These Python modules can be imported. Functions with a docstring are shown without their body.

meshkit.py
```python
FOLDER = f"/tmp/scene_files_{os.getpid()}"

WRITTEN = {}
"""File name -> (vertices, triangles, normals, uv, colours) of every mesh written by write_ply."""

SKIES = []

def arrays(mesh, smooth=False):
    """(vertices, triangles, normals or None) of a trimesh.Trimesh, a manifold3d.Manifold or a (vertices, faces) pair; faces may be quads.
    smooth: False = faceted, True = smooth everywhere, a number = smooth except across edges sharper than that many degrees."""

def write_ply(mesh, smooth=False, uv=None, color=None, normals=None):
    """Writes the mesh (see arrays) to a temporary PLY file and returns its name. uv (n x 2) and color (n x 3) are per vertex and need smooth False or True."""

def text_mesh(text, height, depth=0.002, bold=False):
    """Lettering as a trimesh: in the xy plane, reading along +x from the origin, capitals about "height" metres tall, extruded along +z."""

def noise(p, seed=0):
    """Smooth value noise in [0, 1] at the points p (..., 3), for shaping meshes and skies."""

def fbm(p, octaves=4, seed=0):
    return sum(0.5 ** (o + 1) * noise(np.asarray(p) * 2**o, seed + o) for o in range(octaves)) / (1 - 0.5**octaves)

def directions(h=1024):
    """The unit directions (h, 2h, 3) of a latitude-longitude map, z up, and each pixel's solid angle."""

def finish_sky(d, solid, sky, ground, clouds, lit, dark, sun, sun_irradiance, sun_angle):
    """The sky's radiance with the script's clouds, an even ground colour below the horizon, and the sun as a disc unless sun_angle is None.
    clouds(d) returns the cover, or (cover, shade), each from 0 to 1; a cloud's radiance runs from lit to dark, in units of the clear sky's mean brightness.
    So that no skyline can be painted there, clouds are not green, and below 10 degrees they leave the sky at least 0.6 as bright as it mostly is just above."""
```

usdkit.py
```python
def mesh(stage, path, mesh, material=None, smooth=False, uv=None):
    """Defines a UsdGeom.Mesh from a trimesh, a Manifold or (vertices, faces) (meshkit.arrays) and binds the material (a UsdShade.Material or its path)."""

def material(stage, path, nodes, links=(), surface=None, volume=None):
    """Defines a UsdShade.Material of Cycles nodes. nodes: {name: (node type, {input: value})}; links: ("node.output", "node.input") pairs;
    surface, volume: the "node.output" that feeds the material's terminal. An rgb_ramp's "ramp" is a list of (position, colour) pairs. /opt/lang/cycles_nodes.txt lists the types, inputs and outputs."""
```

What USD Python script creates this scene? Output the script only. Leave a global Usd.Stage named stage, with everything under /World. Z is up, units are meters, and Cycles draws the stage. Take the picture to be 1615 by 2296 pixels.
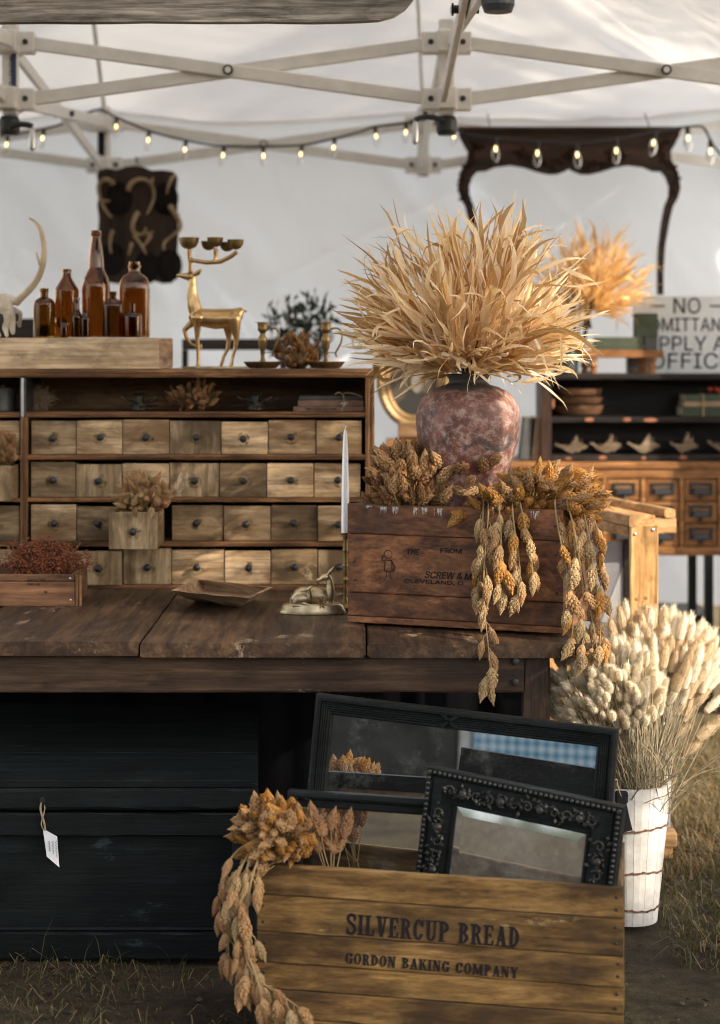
import math, random
import numpy as np, trimesh, manifold3d, shapely
from shapely.geometry import Polygon, LineString, Point, box as sbox
from shapely.ops import unary_union
from shapely import affinity
import usdkit, meshkit
from pxr import Usd, UsdGeom, UsdLux, UsdShade, Gf, Sdf

stage = Usd.Stage.CreateInMemory()
UsdGeom.SetStageUpAxis(stage, 'Z'); UsdGeom.SetStageMetersPerUnit(stage, 1.0)
UsdGeom.Xform.Define(stage, '/World'); UsdGeom.Scope.Define(stage, '/World/Looks')

# ---------------------------------------------------------------- camera, sky, sun, exposure
F, CX, HY, EYE = 4460.0, 807.5, 770.0, 1.5      # 70 mm lens measured on a 1615 x 2296 view of the photograph
cam = UsdGeom.Camera.Define(stage, '/World/camera')
cam.CreateFocalLengthAttr(70.0)
cam.CreateHorizontalApertureAttr(1615 / F * 70); cam.CreateVerticalApertureAttr(2296 / F * 70)
cam.CreateVerticalApertureOffsetAttr(-378 / F * 70)
cam.CreateClippingRangeAttr(Gf.Vec2f(0.1, 400))
cam.CreateFStopAttr(2.8); cam.CreateFocusDistanceAttr(4.9)
EXPOSURE = 1.5
cam.CreateExposureAttr(EXPOSURE)
cam.AddTranslateOp().Set(Gf.Vec3d(0, 0, EYE)); cam.AddRotateXOp().Set(90.0)

SUN = np.array([0.80, -0.45, 0.50]); SUN /= np.linalg.norm(SUN)
SUN_EL, SUN_ROT = math.asin(SUN[2]), math.atan2(SUN[0], SUN[1])
usdkit.material(stage, '/World/Looks/sky_look',
    {'sky': ('sky_texture', {'sky_type': 'single_scattering', 'sun_disc': False, 'sun_elevation': SUN_EL, 'sun_rotation': SUN_ROT,
                             'air_density': 1.0, 'aerosol_density': 1.5}),
     'bg': ('background_shader', {'strength': 0.14}), 'hv': ('hsv', {'saturation': .42}), 'wb': ('mix_color', {'blend_type': 'multiply', 'fac': 1.0, 'b': (1.0, .95, .88)})},
    [('sky.color', 'hv.color'), ('hv.color', 'wb.a'), ('wb.result', 'bg.color')], surface='bg.background')
dome = UsdLux.DomeLight.Define(stage, '/World/sky')
UsdShade.MaterialBindingAPI.Apply(dome.GetPrim()).Bind(UsdShade.Material.Get(stage, '/World/Looks/sky_look'))
dome.GetPrim().SetCustomDataByKey('kind', 'structure')
sun = UsdLux.DistantLight.Define(stage, '/World/sun')
sun.CreateIntensityAttr(0.8); sun.CreateAngleAttr(0.53); sun.CreateNormalizeAttr(True); sun.CreateColorAttr(Gf.Vec3f(1.0, 0.88, 0.72))
_z = Gf.Vec3d(*map(float, SUN)); _x = Gf.Cross(Gf.Vec3d(0, 0, 1), _z).GetNormalized(); _y = Gf.Cross(_z, _x)
sun.AddTransformOp().Set(Gf.Matrix4d(*_x, 0, *_y, 0, *_z, 0, 0, 0, 0, 1))

# ---------------------------------------------------------------- helpers
def P(x, y, D):
    """A point of the 1615 x 2296 measuring view, taken to its real place D metres in front of the eye."""
    return np.array([(x - CX) / F * D, D, EYE - (y - HY) / F * D])
def N(v):
    v = np.asarray(v, float); return v / np.linalg.norm(v)
def VF(m):
    if isinstance(m, tuple): return np.asarray(m[0], float), tri(np.asarray(m[1], int))
    if hasattr(m, 'to_mesh'):
        q = m.to_mesh(); return np.array(q.vert_properties[:, :3], float), np.array(q.tri_verts, int)
    return np.array(m.vertices, float), np.array(m.faces, int)
def tri(f):
    return np.vstack([f[:, [0, 1, 2]], f[:, [0, 2, 3]]]) if f.shape[1] == 4 else f
def cat(ms):
    vs, fs, k = [], [], 0
    for m in ms:
        v, f = VF(m); vs.append(v); fs.append(f + k); k += len(v)
    return np.vstack(vs), np.vstack(fs)
def move(m, t=(0, 0, 0), R=None, s=1.0):
    v, f = VF(m); v = v * s
    if R is not None: v = v @ np.asarray(R).T
    return v + np.asarray(t, float), f
def Rz(a): c, s = math.cos(a), math.sin(a); return np.array([[c, -s, 0], [s, c, 0], [0, 0, 1.0]])
def Rx(a): c, s = math.cos(a), math.sin(a); return np.array([[1.0, 0, 0], [0, c, -s], [0, s, c]])
def Ry(a): c, s = math.cos(a), math.sin(a); return np.array([[c, 0, s], [0, 1.0, 0], [-s, 0, c]])
def frame_to(d, roll=0.0):
    """Rotation that takes +z to d."""
    d = N(d); a = np.array([0, 0, 1.0]) if abs(d[2]) < .95 else np.array([1.0, 0, 0])
    x = N(np.cross(a, d)); y = np.cross(d, x)
    c, s = math.cos(roll), math.sin(roll)
    return np.stack([x * c + y * s, -x * s + y * c, d], 1)
def hull(pts):
    h = trimesh.convex.convex_hull(np.asarray(pts)); return np.array(h.vertices), np.array(h.faces)
def cbox(x0, x1, y0, y1, z0, z1, c=.002):
    """A box with its edges chamfered."""
    c = min(c, .45 * min(x1 - x0, y1 - y0, z1 - z0)); p = []
    for sx in (0, 1):
        for sy in (0, 1):
            for sz in (0, 1):
                X, Y, Z = (x1 if sx else x0), (y1 if sy else y0), (z1 if sz else z0)
                dx, dy, dz = (-c if sx else c), (-c if sy else c), (-c if sz else c)
                p += [(X, Y + dy, Z + dz), (X + dx, Y, Z + dz), (X + dx, Y + dy, Z)]
    return hull(p)
def beam(p0, p1, side, w, t, n=10, c=.003, wear=.6, seed=0):
    """A board from p0 to p1 (its centre line), w wide along side and t thick, with worn, uneven arrises."""
    p0, p1 = np.asarray(p0, float), np.asarray(p1, float); d = N(p1 - p0)
    s = np.asarray(side, float); s = N(s - d * (s @ d)); u = np.cross(d, s)
    r = np.random.default_rng(seed + 11); c = min(c, .3 * min(w, t)); V = []
    for i in range(n):
        o = p0 + (p1 - p0) * i / (n - 1)
        ring = []
        for a, b in ((1, 1), (-1, 1), (-1, -1), (1, -1)):
            k1, k2 = c * (1 + wear * r.uniform(-.9, 1.6, 2))
            A, B = a * w / 2, b * t / 2
            q1, q2 = (A - a * k1, B), (A, B - b * k2)
            ring += [q2, q1] if a * b > 0 else [q1, q2]
        V += [o + s * x + u * y for x, y in ring]
    V = np.array(V); Fc = []
    for i in range(n - 1):
        for k in range(8):
            a, b = i * 8 + k, i * 8 + (k + 1) % 8
            Fc.append((a, b, b + 8, a + 8))
    f = tri(np.array(Fc))
    cap0 = np.array([(0, k + 1, k) for k in range(1, 7)]); e = (n - 1) * 8
    cap1 = np.array([(e, e + k, e + k + 1) for k in range(1, 7)])
    return V, np.vstack([f, cap0, cap1])
def spline(pts, n=40):
    pts = np.asarray(pts, float); m = len(pts)
    if m < 3: return np.array([pts[0] + (pts[-1] - pts[0]) * t for t in np.linspace(0, 1, n)])
    from scipy.interpolate import PchipInterpolator, CubicSpline
    t = np.concatenate([[0], np.cumsum(np.maximum(np.linalg.norm(np.diff(pts[:, :3], axis=0), axis=1), 1e-6) ** .5)])
    return CubicSpline(t, pts)(np.linspace(0, t[-1], n)) if m < 14 else PchipInterpolator(t, pts)(np.linspace(0, t[-1], n))
def tube(path, r, n=8, cap=True):
    """A round bar along a path; r is one radius or one per point."""
    p = np.asarray(path, float); m = len(p); r = np.broadcast_to(np.asarray(r, float), (m,))
    T = np.gradient(p, axis=0); T /= np.maximum(np.linalg.norm(T, axis=1, keepdims=True), 1e-12)
    a = np.array([0, 0, 1.0]) if abs(T[0][2]) < .9 else np.array([1.0, 0, 0])
    x = N(np.cross(a, T[0])); V = []
    ang = np.arange(n) / n * 2 * math.pi
    for i in range(m):
        x = N(x - T[i] * (x @ T[i])); y = np.cross(T[i], x)
        V.append(p[i] + r[i] * (np.cos(ang)[:, None] * x + np.sin(ang)[:, None] * y))
    V = np.vstack(V); q = np.array([(i * n + k, i * n + (k + 1) % n, (i + 1) * n + (k + 1) % n, (i + 1) * n + k) for i in range(m - 1) for k in range(n)])
    f = tri(q)
    if cap:
        e = (m - 1) * n
        f = np.vstack([f, [(0, k + 1, k) for k in range(1, n - 1)], [(e, e + k, e + k + 1) for k in range(1, n - 1)]])
    return V, f
def lathe(prof, n=32, at=(0, 0, 0), sx=1.0, sy=1.0):
    prof = np.asarray(prof, float); ang = np.arange(n) / n * 2 * math.pi; m = len(prof)
    V = np.array([(r * math.cos(a) * sx, r * math.sin(a) * sy, z) for r, z in prof for a in ang]) + np.asarray(at, float)
    q = np.array([(i * n + k, i * n + (k + 1) % n, (i + 1) * n + (k + 1) % n, (i + 1) * n + k) for i in range(m - 1) for k in range(n)])
    return V, tri(q)
def ball(c, r, sub=2, s=(1, 1, 1)):
    b = trimesh.creation.icosphere(subdivisions=sub, radius=1.0)
    return np.array(b.vertices) * r * np.asarray(s) + np.asarray(c, float), np.array(b.faces)
def skeleton(chains, fine=.006, smooth=8, sph=20):
    """One continuous body from chains of (x, y, z, radius) joints."""
    parts = []
    for ch in chains:
        sp = [manifold3d.Manifold.sphere(float(j[3]), sph).translate(tuple(map(float, j[:3]))) for j in ch]
        parts += [manifold3d.Manifold.batch_hull([a, b]) for a, b in zip(sp, sp[1:])] if len(sp) > 1 else sp
    m = manifold3d.Manifold.batch_boolean(parts, manifold3d.OpType.Add).refine_to_length(fine)
    v, f = VF(m); t = trimesh.Trimesh(v, f, process=True)
    trimesh.smoothing.filter_taubin(t, iterations=smooth)
    return np.array(t.vertices), np.array(t.faces)
def prism(poly, depth):
    gs = [g for g in getattr(poly, 'geoms', [poly]) if g.area > 1e-9]
    return cat([trimesh.creation.extrude_polygon(g, depth, engine='earcut') for g in gs])
def place(m, O, U, V, W=None):
    """Local x, y, z along U, V, W from O."""
    U, V = np.asarray(U, float), np.asarray(V, float); W = np.cross(U, V) if W is None else np.asarray(W, float)
    v, f = VF(m); return np.asarray(O, float) + v[:, :1] * U + v[:, 1:2] * V + v[:, 2:3] * W, f
def bez(pts, n=30):
    return spline(pts, n)

_used = {}
def uniq(base, name):
    k = (base, name); n = _used.get(k, 0); _used[k] = n + 1
    return name if n == 0 else f'{name}_{n:03d}'
def say(prim, label=None, cat=None, group=None, kind=None):
    for k, x in (('label', label), ('category', cat), ('group', group), ('kind', kind)):
        if x: prim.SetCustomDataByKey(k, x)
class Thing:
    def __init__(s, name, label, category, loc=(0, 0, 0), rz=0.0, group=None, kind=None):
        s.path = '/World/' + uniq('/World', name); s.loc = np.asarray(loc, float); s.rz = rz
        x = UsdGeom.Xform.Define(stage, s.path); x.AddTranslateOp().Set(Gf.Vec3d(*map(float, s.loc)))
        if rz: x.AddRotateZOp().Set(math.degrees(rz))
        say(x.GetPrim(), label, category, group, kind)
    def part(s, name, mesh, material, under=None, smooth=False, label=None, kind=None, local=False):
        base = under or s.path; path = base + '/' + uniq(base, name)
        v, f = VF(mesh)
        if not local: v = (v - s.loc) @ Rz(s.rz)
        m = usdkit.mesh(stage, path, (v, f), M[material], smooth=smooth)
        say(m.GetPrim(), label, None, None, kind)
        return path
def solo(name, mesh, material, label=None, category=None, group=None, kind=None, smooth=False, loc=None):
    v, f = VF(mesh); loc = np.array([v[:, 0].mean(), v[:, 1].mean(), v[:, 2].min()]) if loc is None else np.asarray(loc, float)
    m = usdkit.mesh(stage, '/World/' + uniq('/World', name), (v - loc, f), M[material], smooth=smooth)
    m.AddTranslateOp().Set(Gf.Vec3d(*map(float, loc)))
    say(m.GetPrim(), label, category, group, kind)
    return m

# ---------------------------------------------------------------- materials
M = {}
def mat(name, nodes, links, surface=None, volume=None):
    M[name] = usdkit.material(stage, '/World/Looks/' + name, nodes, links, surface=surface, volume=volume)
def mul(c, k): return tuple(min(1, x * k) for x in c)
def wood(name, dark, mid, light, axis='x', along=1.6, across=26, rough=.62, spec=.25, stain=.55, stain_col=None, rnd=.28, bump=.5, fine=.36,
         wear=0.0, wear_col=(.5, .42, .32), med=1.0, medk=.5, blot=3.0, coat=0.0):
    sc = {'x': (along, across, across), 'y': (across, along, across), 'z': (across, across, along)}[axis]
    sf = {'x': (5, 100, 100), 'y': (100, 5, 100), 'z': (100, 100, 5)}[axis]
    sb = {'x': (.6, 1.7, 1.7), 'y': (1.7, .6, 1.7), 'z': (1.7, 1.7, .6)}[axis]
    stain_col = stain_col or mul(dark, .45)
    nodes = {
        'tc': ('texture_coordinate', {}), 'oi': ('object_info', {}),
        'r1': ('math', {'math_type': 'multiply', 'value2': 31.7}), 'r2': ('math', {'math_type': 'multiply', 'value2': 17.3}),
        'cx': ('combine_xyz', {}), 'off': ('vector_math', {'math_type': 'add'}),
        'wn': ('noise_texture', {'scale': 5.0, 'detail': 2.0}), 'wv': ('vector_math', {'math_type': 'scale', 'scale': .02}), 'wa': ('vector_math', {'math_type': 'add'}),
        'm1': ('mapping', {'scale': sc}), 'n1': ('noise_texture', {'scale': 1.0, 'detail': 6.0, 'roughness': .62, 'distortion': .6}),
        'm2': ('mapping', {'scale': sf}), 'n2': ('noise_texture', {'scale': 1.0, 'detail': 3.0, 'roughness': .7}),
        'm3': ('mapping', {'scale': sb}), 'n3': ('noise_texture', {'scale': blot, 'detail': 5.0, 'roughness': .6, 'distortion': .3}),
        'ra': ('rgb_ramp', {'ramp': [(.34, dark), (.5, mid), (.66, light)]}),
        'rf': ('rgb_ramp', {'ramp': [(.36, (1 - fine,) * 3), (.58, (1.06,) * 3)]}),
        'rs': ('rgb_ramp', {'ramp': [(.40, (stain,) * 3), (.56, (0, 0, 0))]}),
        'x1': ('mix_color', {'blend_type': 'multiply', 'fac': 1.0}), 'x2': ('mix_color', {'blend_type': 'mix', 'b': stain_col}),
        'rv': ('map_range', {'from_min': 0.0, 'from_max': 1.0, 'to_min': 1 - rnd, 'to_max': 1 + rnd}), 'hv': ('hsv', {}),
        'ba': ('math', {'math_type': 'add'}), 'bu': ('bump', {'strength': bump, 'distance': .002}),
        'rr': ('map_range', {'from_min': .3, 'from_max': .7, 'to_min': min(1, rough + .12), 'to_max': max(.1, rough - .12)}),
        'p': ('principled_bsdf', {'specular_ior_level': spec, 'coat_weight': coat, 'coat_roughness': .25}),
        'm5': ('mapping', {'scale': {'x': (7, 20, 20), 'y': (20, 7, 20), 'z': (20, 20, 7)}[axis]}), 'n5': ('noise_texture', {'scale': med, 'detail': 5.0, 'roughness': .7, 'distortion': .5}), 'r5': ('rgb_ramp', {'ramp': [(.34, (1 - medk,) * 3), (.5, (1, 1, 1)), (.66, (1 + medk * .5,) * 3)]}), 'x5': ('mix_color', {'blend_type': 'multiply', 'fac': 1.0})}
    links = [('oi.random', 'r1.value1'), ('oi.random', 'r2.value1'), ('r1.value', 'cx.x'), ('r2.value', 'cx.y'), ('r1.value', 'cx.z'),
             ('tc.object', 'off.vector1'), ('cx.vector', 'off.vector2'),
             ('off.vector', 'wn.vector'), ('wn.color', 'wv.vector1'), ('off.vector', 'wa.vector1'), ('wv.vector', 'wa.vector2'),
             ('wa.vector', 'm1.vector'), ('m1.vector', 'n1.vector'), ('off.vector', 'm2.vector'), ('m2.vector', 'n2.vector'),
             ('off.vector', 'm3.vector'), ('m3.vector', 'n3.vector'),
             ('off.vector', 'm5.vector'), ('m5.vector', 'n5.vector'), ('n5.fac', 'r5.fac'), ('ra.color', 'x5.a'), ('r5.color', 'x5.b'),
             ('n1.fac', 'ra.fac'), ('n2.fac', 'rf.fac'), ('n3.fac', 'rs.fac'), ('x5.result', 'x1.a'), ('rf.color', 'x1.b'),
             ('x1.result', 'x2.a'), ('rs.color', 'x2.fac'), ('oi.random', 'rv.value'), ('rv.result', 'hv.value'),
             ('n1.fac', 'ba.value1'), ('n2.fac', 'ba.value2'), ('ba.value', 'bu.height'), ('bu.normal', 'p.normal'), ('n1.fac', 'rr.value'), ('rr.result', 'p.roughness')]
    last = 'x2.result'
    if wear:
        nodes.update({'m4': ('mapping', {'scale': tuple(3 + .18 * k for k in sc)}), 'n4': ('noise_texture', {'scale': 1.1, 'detail': 7.0, 'roughness': .74}),
                      'rw': ('rgb_ramp', {'ramp': [(.66 - .1 * wear, (0, 0, 0)), (.70 - .08 * wear, (.85,) * 3)]}), 'x3': ('mix_color', {'b': wear_col})})
        links += [('off.vector', 'm4.vector'), ('m4.vector', 'n4.vector'), ('n4.fac', 'rw.fac'), ('rw.color', 'x3.fac'), (last, 'x3.a')]
        last = 'x3.result'
    links += [(last, 'hv.color'), ('hv.color', 'p.base_color')]
    mat(name, nodes, links, 'p.BSDF')
def plain(name, col, rough=.5, metal=0.0, spec=.5, noise=0.0, scale=30, col2=None, bump=0.0, bscale=60, rnd=0.0, **kw):
    nodes = {'p': ('principled_bsdf', {'base_color': col, 'roughness': rough, 'metallic': metal, 'specular_ior_level': spec, **kw})}; links = []
    if noise or col2 or rnd or bump:
        nodes.update({'tc': ('texture_coordinate', {}), 'n': ('noise_texture', {'scale': scale, 'detail': 6.0, 'roughness': .65}),
                      'r': ('rgb_ramp', {'ramp': [(.36, col2 or mul(col, 1 - noise)), (.64, col)]})})
        links += [('tc.object', 'n.vector'), ('n.fac', 'r.fac')]
        last = 'r.color'
        if rnd:
            nodes.update({'oi': ('object_info', {}), 'rv': ('map_range', {'to_min': 1 - rnd, 'to_max': 1 + rnd}), 'hv': ('hsv', {})})
            links += [('oi.random', 'rv.value'), ('rv.result', 'hv.value'), (last, 'hv.color')]; last = 'hv.color'
        links.append((last, 'p.base_color'))
        if bump:
            nodes.update({'nb': ('noise_texture', {'scale': bscale, 'detail': 5.0}), 'bu': ('bump', {'strength': bump, 'distance': .003})})
            links += [('tc.object', 'nb.vector'), ('nb.fac', 'bu.height'), ('bu.normal', 'p.normal')]
    mat(name, nodes, links, 'p.BSDF')
def leafy(name, c1, c2, trans=.35, rough=.6, island=True, c3=None, tint=(1, .75, .4), rnd=.15):
    """Thin dry or green plant matter that lets light through; tone differs from piece to piece."""
    src = 'ge.random_per_island' if island else 'oi.random'
    ramp = [(0, c1), (1, c2)] if c3 is None else [(0, c1), (.55, c2), (1, c3)]
    mat(name, {'ge': ('geometry', {}), 'oi': ('object_info', {}), 'r': ('rgb_ramp', {'ramp': ramp}),
               'rv': ('map_range', {'to_min': 1 - rnd, 'to_max': 1 + rnd}), 'hv': ('hsv', {}),
               'tm': ('mix_color', {'blend_type': 'multiply', 'fac': 1.0, 'b': tint}),
               'p': ('principled_bsdf', {'roughness': rough, 'specular_ior_level': .25}), 't': ('translucent_bsdf', {}), 'mx': ('mix_closure', {'fac': trans})},
        [(src, 'r.fac'), ('oi.random', 'rv.value'), ('rv.result', 'hv.value'), ('r.color', 'hv.color'), ('hv.color', 'p.base_color'),
         ('hv.color', 'tm.a'), ('tm.result', 't.color'), ('p.BSDF', 'mx.closure1'), ('t.BSDF', 'mx.closure2')], 'mx.closure')

# dark worn boards, orange boards, bread crate boards, ...
wood('table_wood_y', (.024, .012, .006), (.058, .031, .016), (.108, .062, .033), 'y', rough=.5, spec=.35, wear=.52, wear_col=(.22, .155, .10), rnd=.12, stain=.6)
wood('table_wood_x', (.022, .012, .007), (.045, .026, .015), (.085, .050, .030), 'x', rough=.55, spec=.25, wear=.5, wear_col=(.24, .20, .155), rnd=.1)
wood('table_wood_z', (.022, .012, .007), (.045, .025, .014), (.075, .044, .025), 'z', rough=.55, spec=.3, wear=.2, wear_col=(.2, .16, .12), rnd=.1)
wood('case_wood_x', (.10, .045, .018), (.20, .095, .040), (.30, .155, .070), 'x', across=60, rough=.6, rnd=.12, fine=.5, stain=.5, stain_col=(.05, .022, .01))
wood('case_wood_z', (.13, .060, .026), (.25, .125, .055), (.36, .20, .095), 'z', across=60, rough=.6, rnd=.12, fine=.5, stain=.4, stain_col=(.06, .028, .012))
wood('case_back', (.10, .05, .022), (.16, .08, .034), (.22, .115, .05), 'x', along=.8, across=9, rough=.6, rnd=.05)
wood('drawer_front', (.27, .175, .090), (.40, .27, .150), (.53, .38, .225), 'x', along=2.2, across=17, rough=.6, rnd=.34, stain=.8, stain_col=(.13, .07, .03), blot=7, wear=.12, wear_col=(.55, .4, .24))
wood('drawer_front_b', (.22, .15, .08), (.33, .23, .125), (.45, .32, .19), 'z', along=2.2, across=22, rough=.6, rnd=.30, stain=.85, stain_col=(.10, .062, .03), blot=8, wear=.1, wear_col=(.55, .42, .28))
wood('drawer_front_c', (.16, .10, .05), (.25, .165, .085), (.36, .25, .14), 'x', along=2.0, across=12, rough=.6, rnd=.25, stain=.85, stain_col=(.07, .044, .022), blot=7, wear=.2, wear_col=(.42, .3, .18))
wood('drawer_side', (.16, .10, .05), (.24, .155, .08), (.32, .21, .115), 'y', rough=.65, rnd=.15)
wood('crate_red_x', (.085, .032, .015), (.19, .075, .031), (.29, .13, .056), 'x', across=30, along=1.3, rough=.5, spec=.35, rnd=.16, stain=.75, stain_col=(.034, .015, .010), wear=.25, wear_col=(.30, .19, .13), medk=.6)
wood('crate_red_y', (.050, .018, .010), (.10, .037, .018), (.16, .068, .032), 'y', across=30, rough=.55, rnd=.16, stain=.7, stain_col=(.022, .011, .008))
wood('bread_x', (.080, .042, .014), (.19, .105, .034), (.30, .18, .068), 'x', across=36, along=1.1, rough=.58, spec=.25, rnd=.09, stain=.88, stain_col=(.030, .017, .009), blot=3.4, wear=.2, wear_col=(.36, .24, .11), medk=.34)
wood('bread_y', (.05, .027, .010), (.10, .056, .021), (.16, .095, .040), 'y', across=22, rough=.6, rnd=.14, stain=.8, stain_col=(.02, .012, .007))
wood('chest_x', (.0034, .0047, .0050), (.0052, .0070, .0074), (.0085, .0112, .0118), 'x', across=24, rough=.55, spec=.18, rnd=.12, fine=.3, stain=.5, stain_col=(.005, .007, .008), wear=.36, wear_col=(.030, .042, .044))
wood('chest_z', (.0045, .0068, .0074), (.0075, .0112, .012), (.0125, .018, .019), 'z', across=24, rough=.55, spec=.18, rnd=.12, stain=.4, wear=.16, wear_col=(.055, .08, .085))
wood('grey_board', (.20, .18, .155), (.34, .30, .26), (.46, .41, .35), 'x', across=46, along=1.1, rough=.8, rnd=.05, fine=.6, bump=.9, stain=.5, stain_col=(.10, .08, .066))
wood('pale_block', (.42, .29, .17), (.58, .42, .26), (.70, .54, .36), 'x', across=16, along=1.3, rough=.65, rnd=.03, stain=.45, stain_col=(.30, .19, .10), wear=.1, wear_col=(.72, .58, .42))
wood('pale_end', (.26, .155, .085), (.36, .22, .125), (.46, .30, .18), 'y', across=20, rough=.7, rnd=.03)
wood('pine_y', (.30, .15, .055), (.47, .25, .095), (.62, .37, .16), 'y', across=26, rough=.55, rnd=.12, stain=.45, stain_col=(.14, .065, .024))
wood('pine_z', (.34, .18, .065), (.52, .29, .11), (.66, .40, .17), 'z', across=26, rough=.55, rnd=.08, stain=.4, stain_col=(.18, .085, .03))
wood('pine_x', (.34, .18, .065), (.52, .30, .13), (.66, .42, .21), 'x', across=26, rough=.6, rnd=.1, stain=.3)
wood('oak_x', (.19, .080, .027), (.28, .125, .046), (.36, .175, .068), 'x', across=40, rough=.45, rnd=.1, stain=.3, stain_col=(.14, .06, .02))
wood('black_wood', (.010, .007, .006), (.018, .013, .011), (.030, .021, .017), 'x', across=30, rough=.55, rnd=.2, stain=.4, wear=.2, wear_col=(.16, .075, .04))
wood('dark_brown', (.022, .011, .007), (.040, .020, .012), (.060, .031, .019), 'z', across=30, rough=.5, rnd=.1, stain=.4)
wood('dough_bowl', (.30, .18, .10), (.45, .29, .165), (.58, .40, .24), 'x', across=20, along=2, rough=.65, rnd=.05, stain=.6, stain_col=(.12, .066, .034))
wood('box_brown', (.075, .036, .019), (.135, .066, .034), (.20, .105, .055), 'x', across=30, rough=.6, rnd=.1, stain=.5, wear=.1, wear_col=(.35, .24, .16))
wood('mid_wood', (.10, .055, .028), (.18, .10, .05), (.27, .155, .08), 'x', across=30, rough=.6, rnd=.25)
wood('mirror_back', (.09, .050, .025), (.16, .092, .048), (.23, .14, .075), 'x', across=14, rough=.7, rnd=.15, stain=.6)
wood('frame_black', (.005, .006, .0065), (.0075, .009, .0095), (.011, .013, .0135), 'x', across=30, rough=.5, spec=.14, rnd=.1, wear=.22, wear_col=(.16, .11, .07))
plain('iron_blue', (.014, .019, .022), .4, .2, .5)
wood('form_wood', (.12, .08, .05), (.19, .135, .085), (.27, .2, .13), 'x', across=26, rough=.6, rnd=.1)
wood('frame_brown', (.020, .010, .0065), (.036, .018, .011), (.055, .028, .017), 'x', across=30, rough=.45, rnd=.05)
plain('black_iron', (.012, .012, .012), .45, 0, .5, noise=.4)
plain('iron_grey', (.05, .05, .048), .5, .6, .5, noise=.4)
plain('knob_black', (.010, .010, .010), .38, 0, .5)
plain('alu', (.67, .65, .61), .45, .25, .4, noise=.1, scale=14, bump=.1)
plain('alu_dark', (.10, .095, .088), .5, .4, .4)
plain('bracket', (.70, .68, .64), .5, 0, .4, noise=.08, scale=20)
plain('steel', (.5, .49, .47), .3, .9)
plain('paper_white', (.78, .78, .80), .8, 0, .2, noise=.05)
plain('ink', (.015, .014, .016), .7, 0, .2)
plain('sign_white', (.68, .70, .70), .5, 0, .4, noise=.1, scale=9)
plain('sign_black', (.016, .020, .022), .55, 0, .3)
plain('navy', (.03, .035, .10), .5)
plain('wax', (.80, .79, .78), .42, 0, .4, subsurface_weight=.25, subsurface_radius=(.02, .018, .015))
plain('twine', (.40, .30, .19), .9, 0, .1, noise=.4, scale=200)
plain('paint_white', (.50, .49, .47), .6, 0, .25, col2=(.33, .315, .29), scale=11, bump=.25, bscale=40)
plain('rust', (.17, .075, .035), .85, 0, .2, col2=(.06, .035, .025), scale=40, bump=.5)
plain('bone', (.60, .55, .46), .65, 0, .3, col2=(.34, .28, .20), scale=22, bump=.4, bscale=90)
plain('antler', (.50, .40, .27), .55, 0, .35, col2=(.30, .215, .13), scale=16, bump=.3, bscale=120)
plain('antler_dark', (.34, .24, .14), .6, 0, .3, col2=(.17, .11, .06), scale=20)
plain('socket', (.02, .015, .012), .8)
plain('felt', (.013, .011, .010), .95, 0, .1, noise=.5, scale=60, bump=.6, bscale=200)
plain('gold', (.27, .165, .065), .5, .35, .5, noise=.35, scale=12, bump=.3, bscale=40)
plain('drape_black', (.005, .005, .006), 1.0, 0, .0)
plain('cloth_dark', (.02, .021, .023), .9, 0, .1, noise=.3)
plain('portrait_ground', (.075, .052, .035), .6, noise=.4, scale=8)
plain('portrait_face', (.17, .13, .095), .6, noise=.25, scale=12)
plain('portrait_beard', (.19, .165, .135), .6, noise=.3, scale=20)
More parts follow.
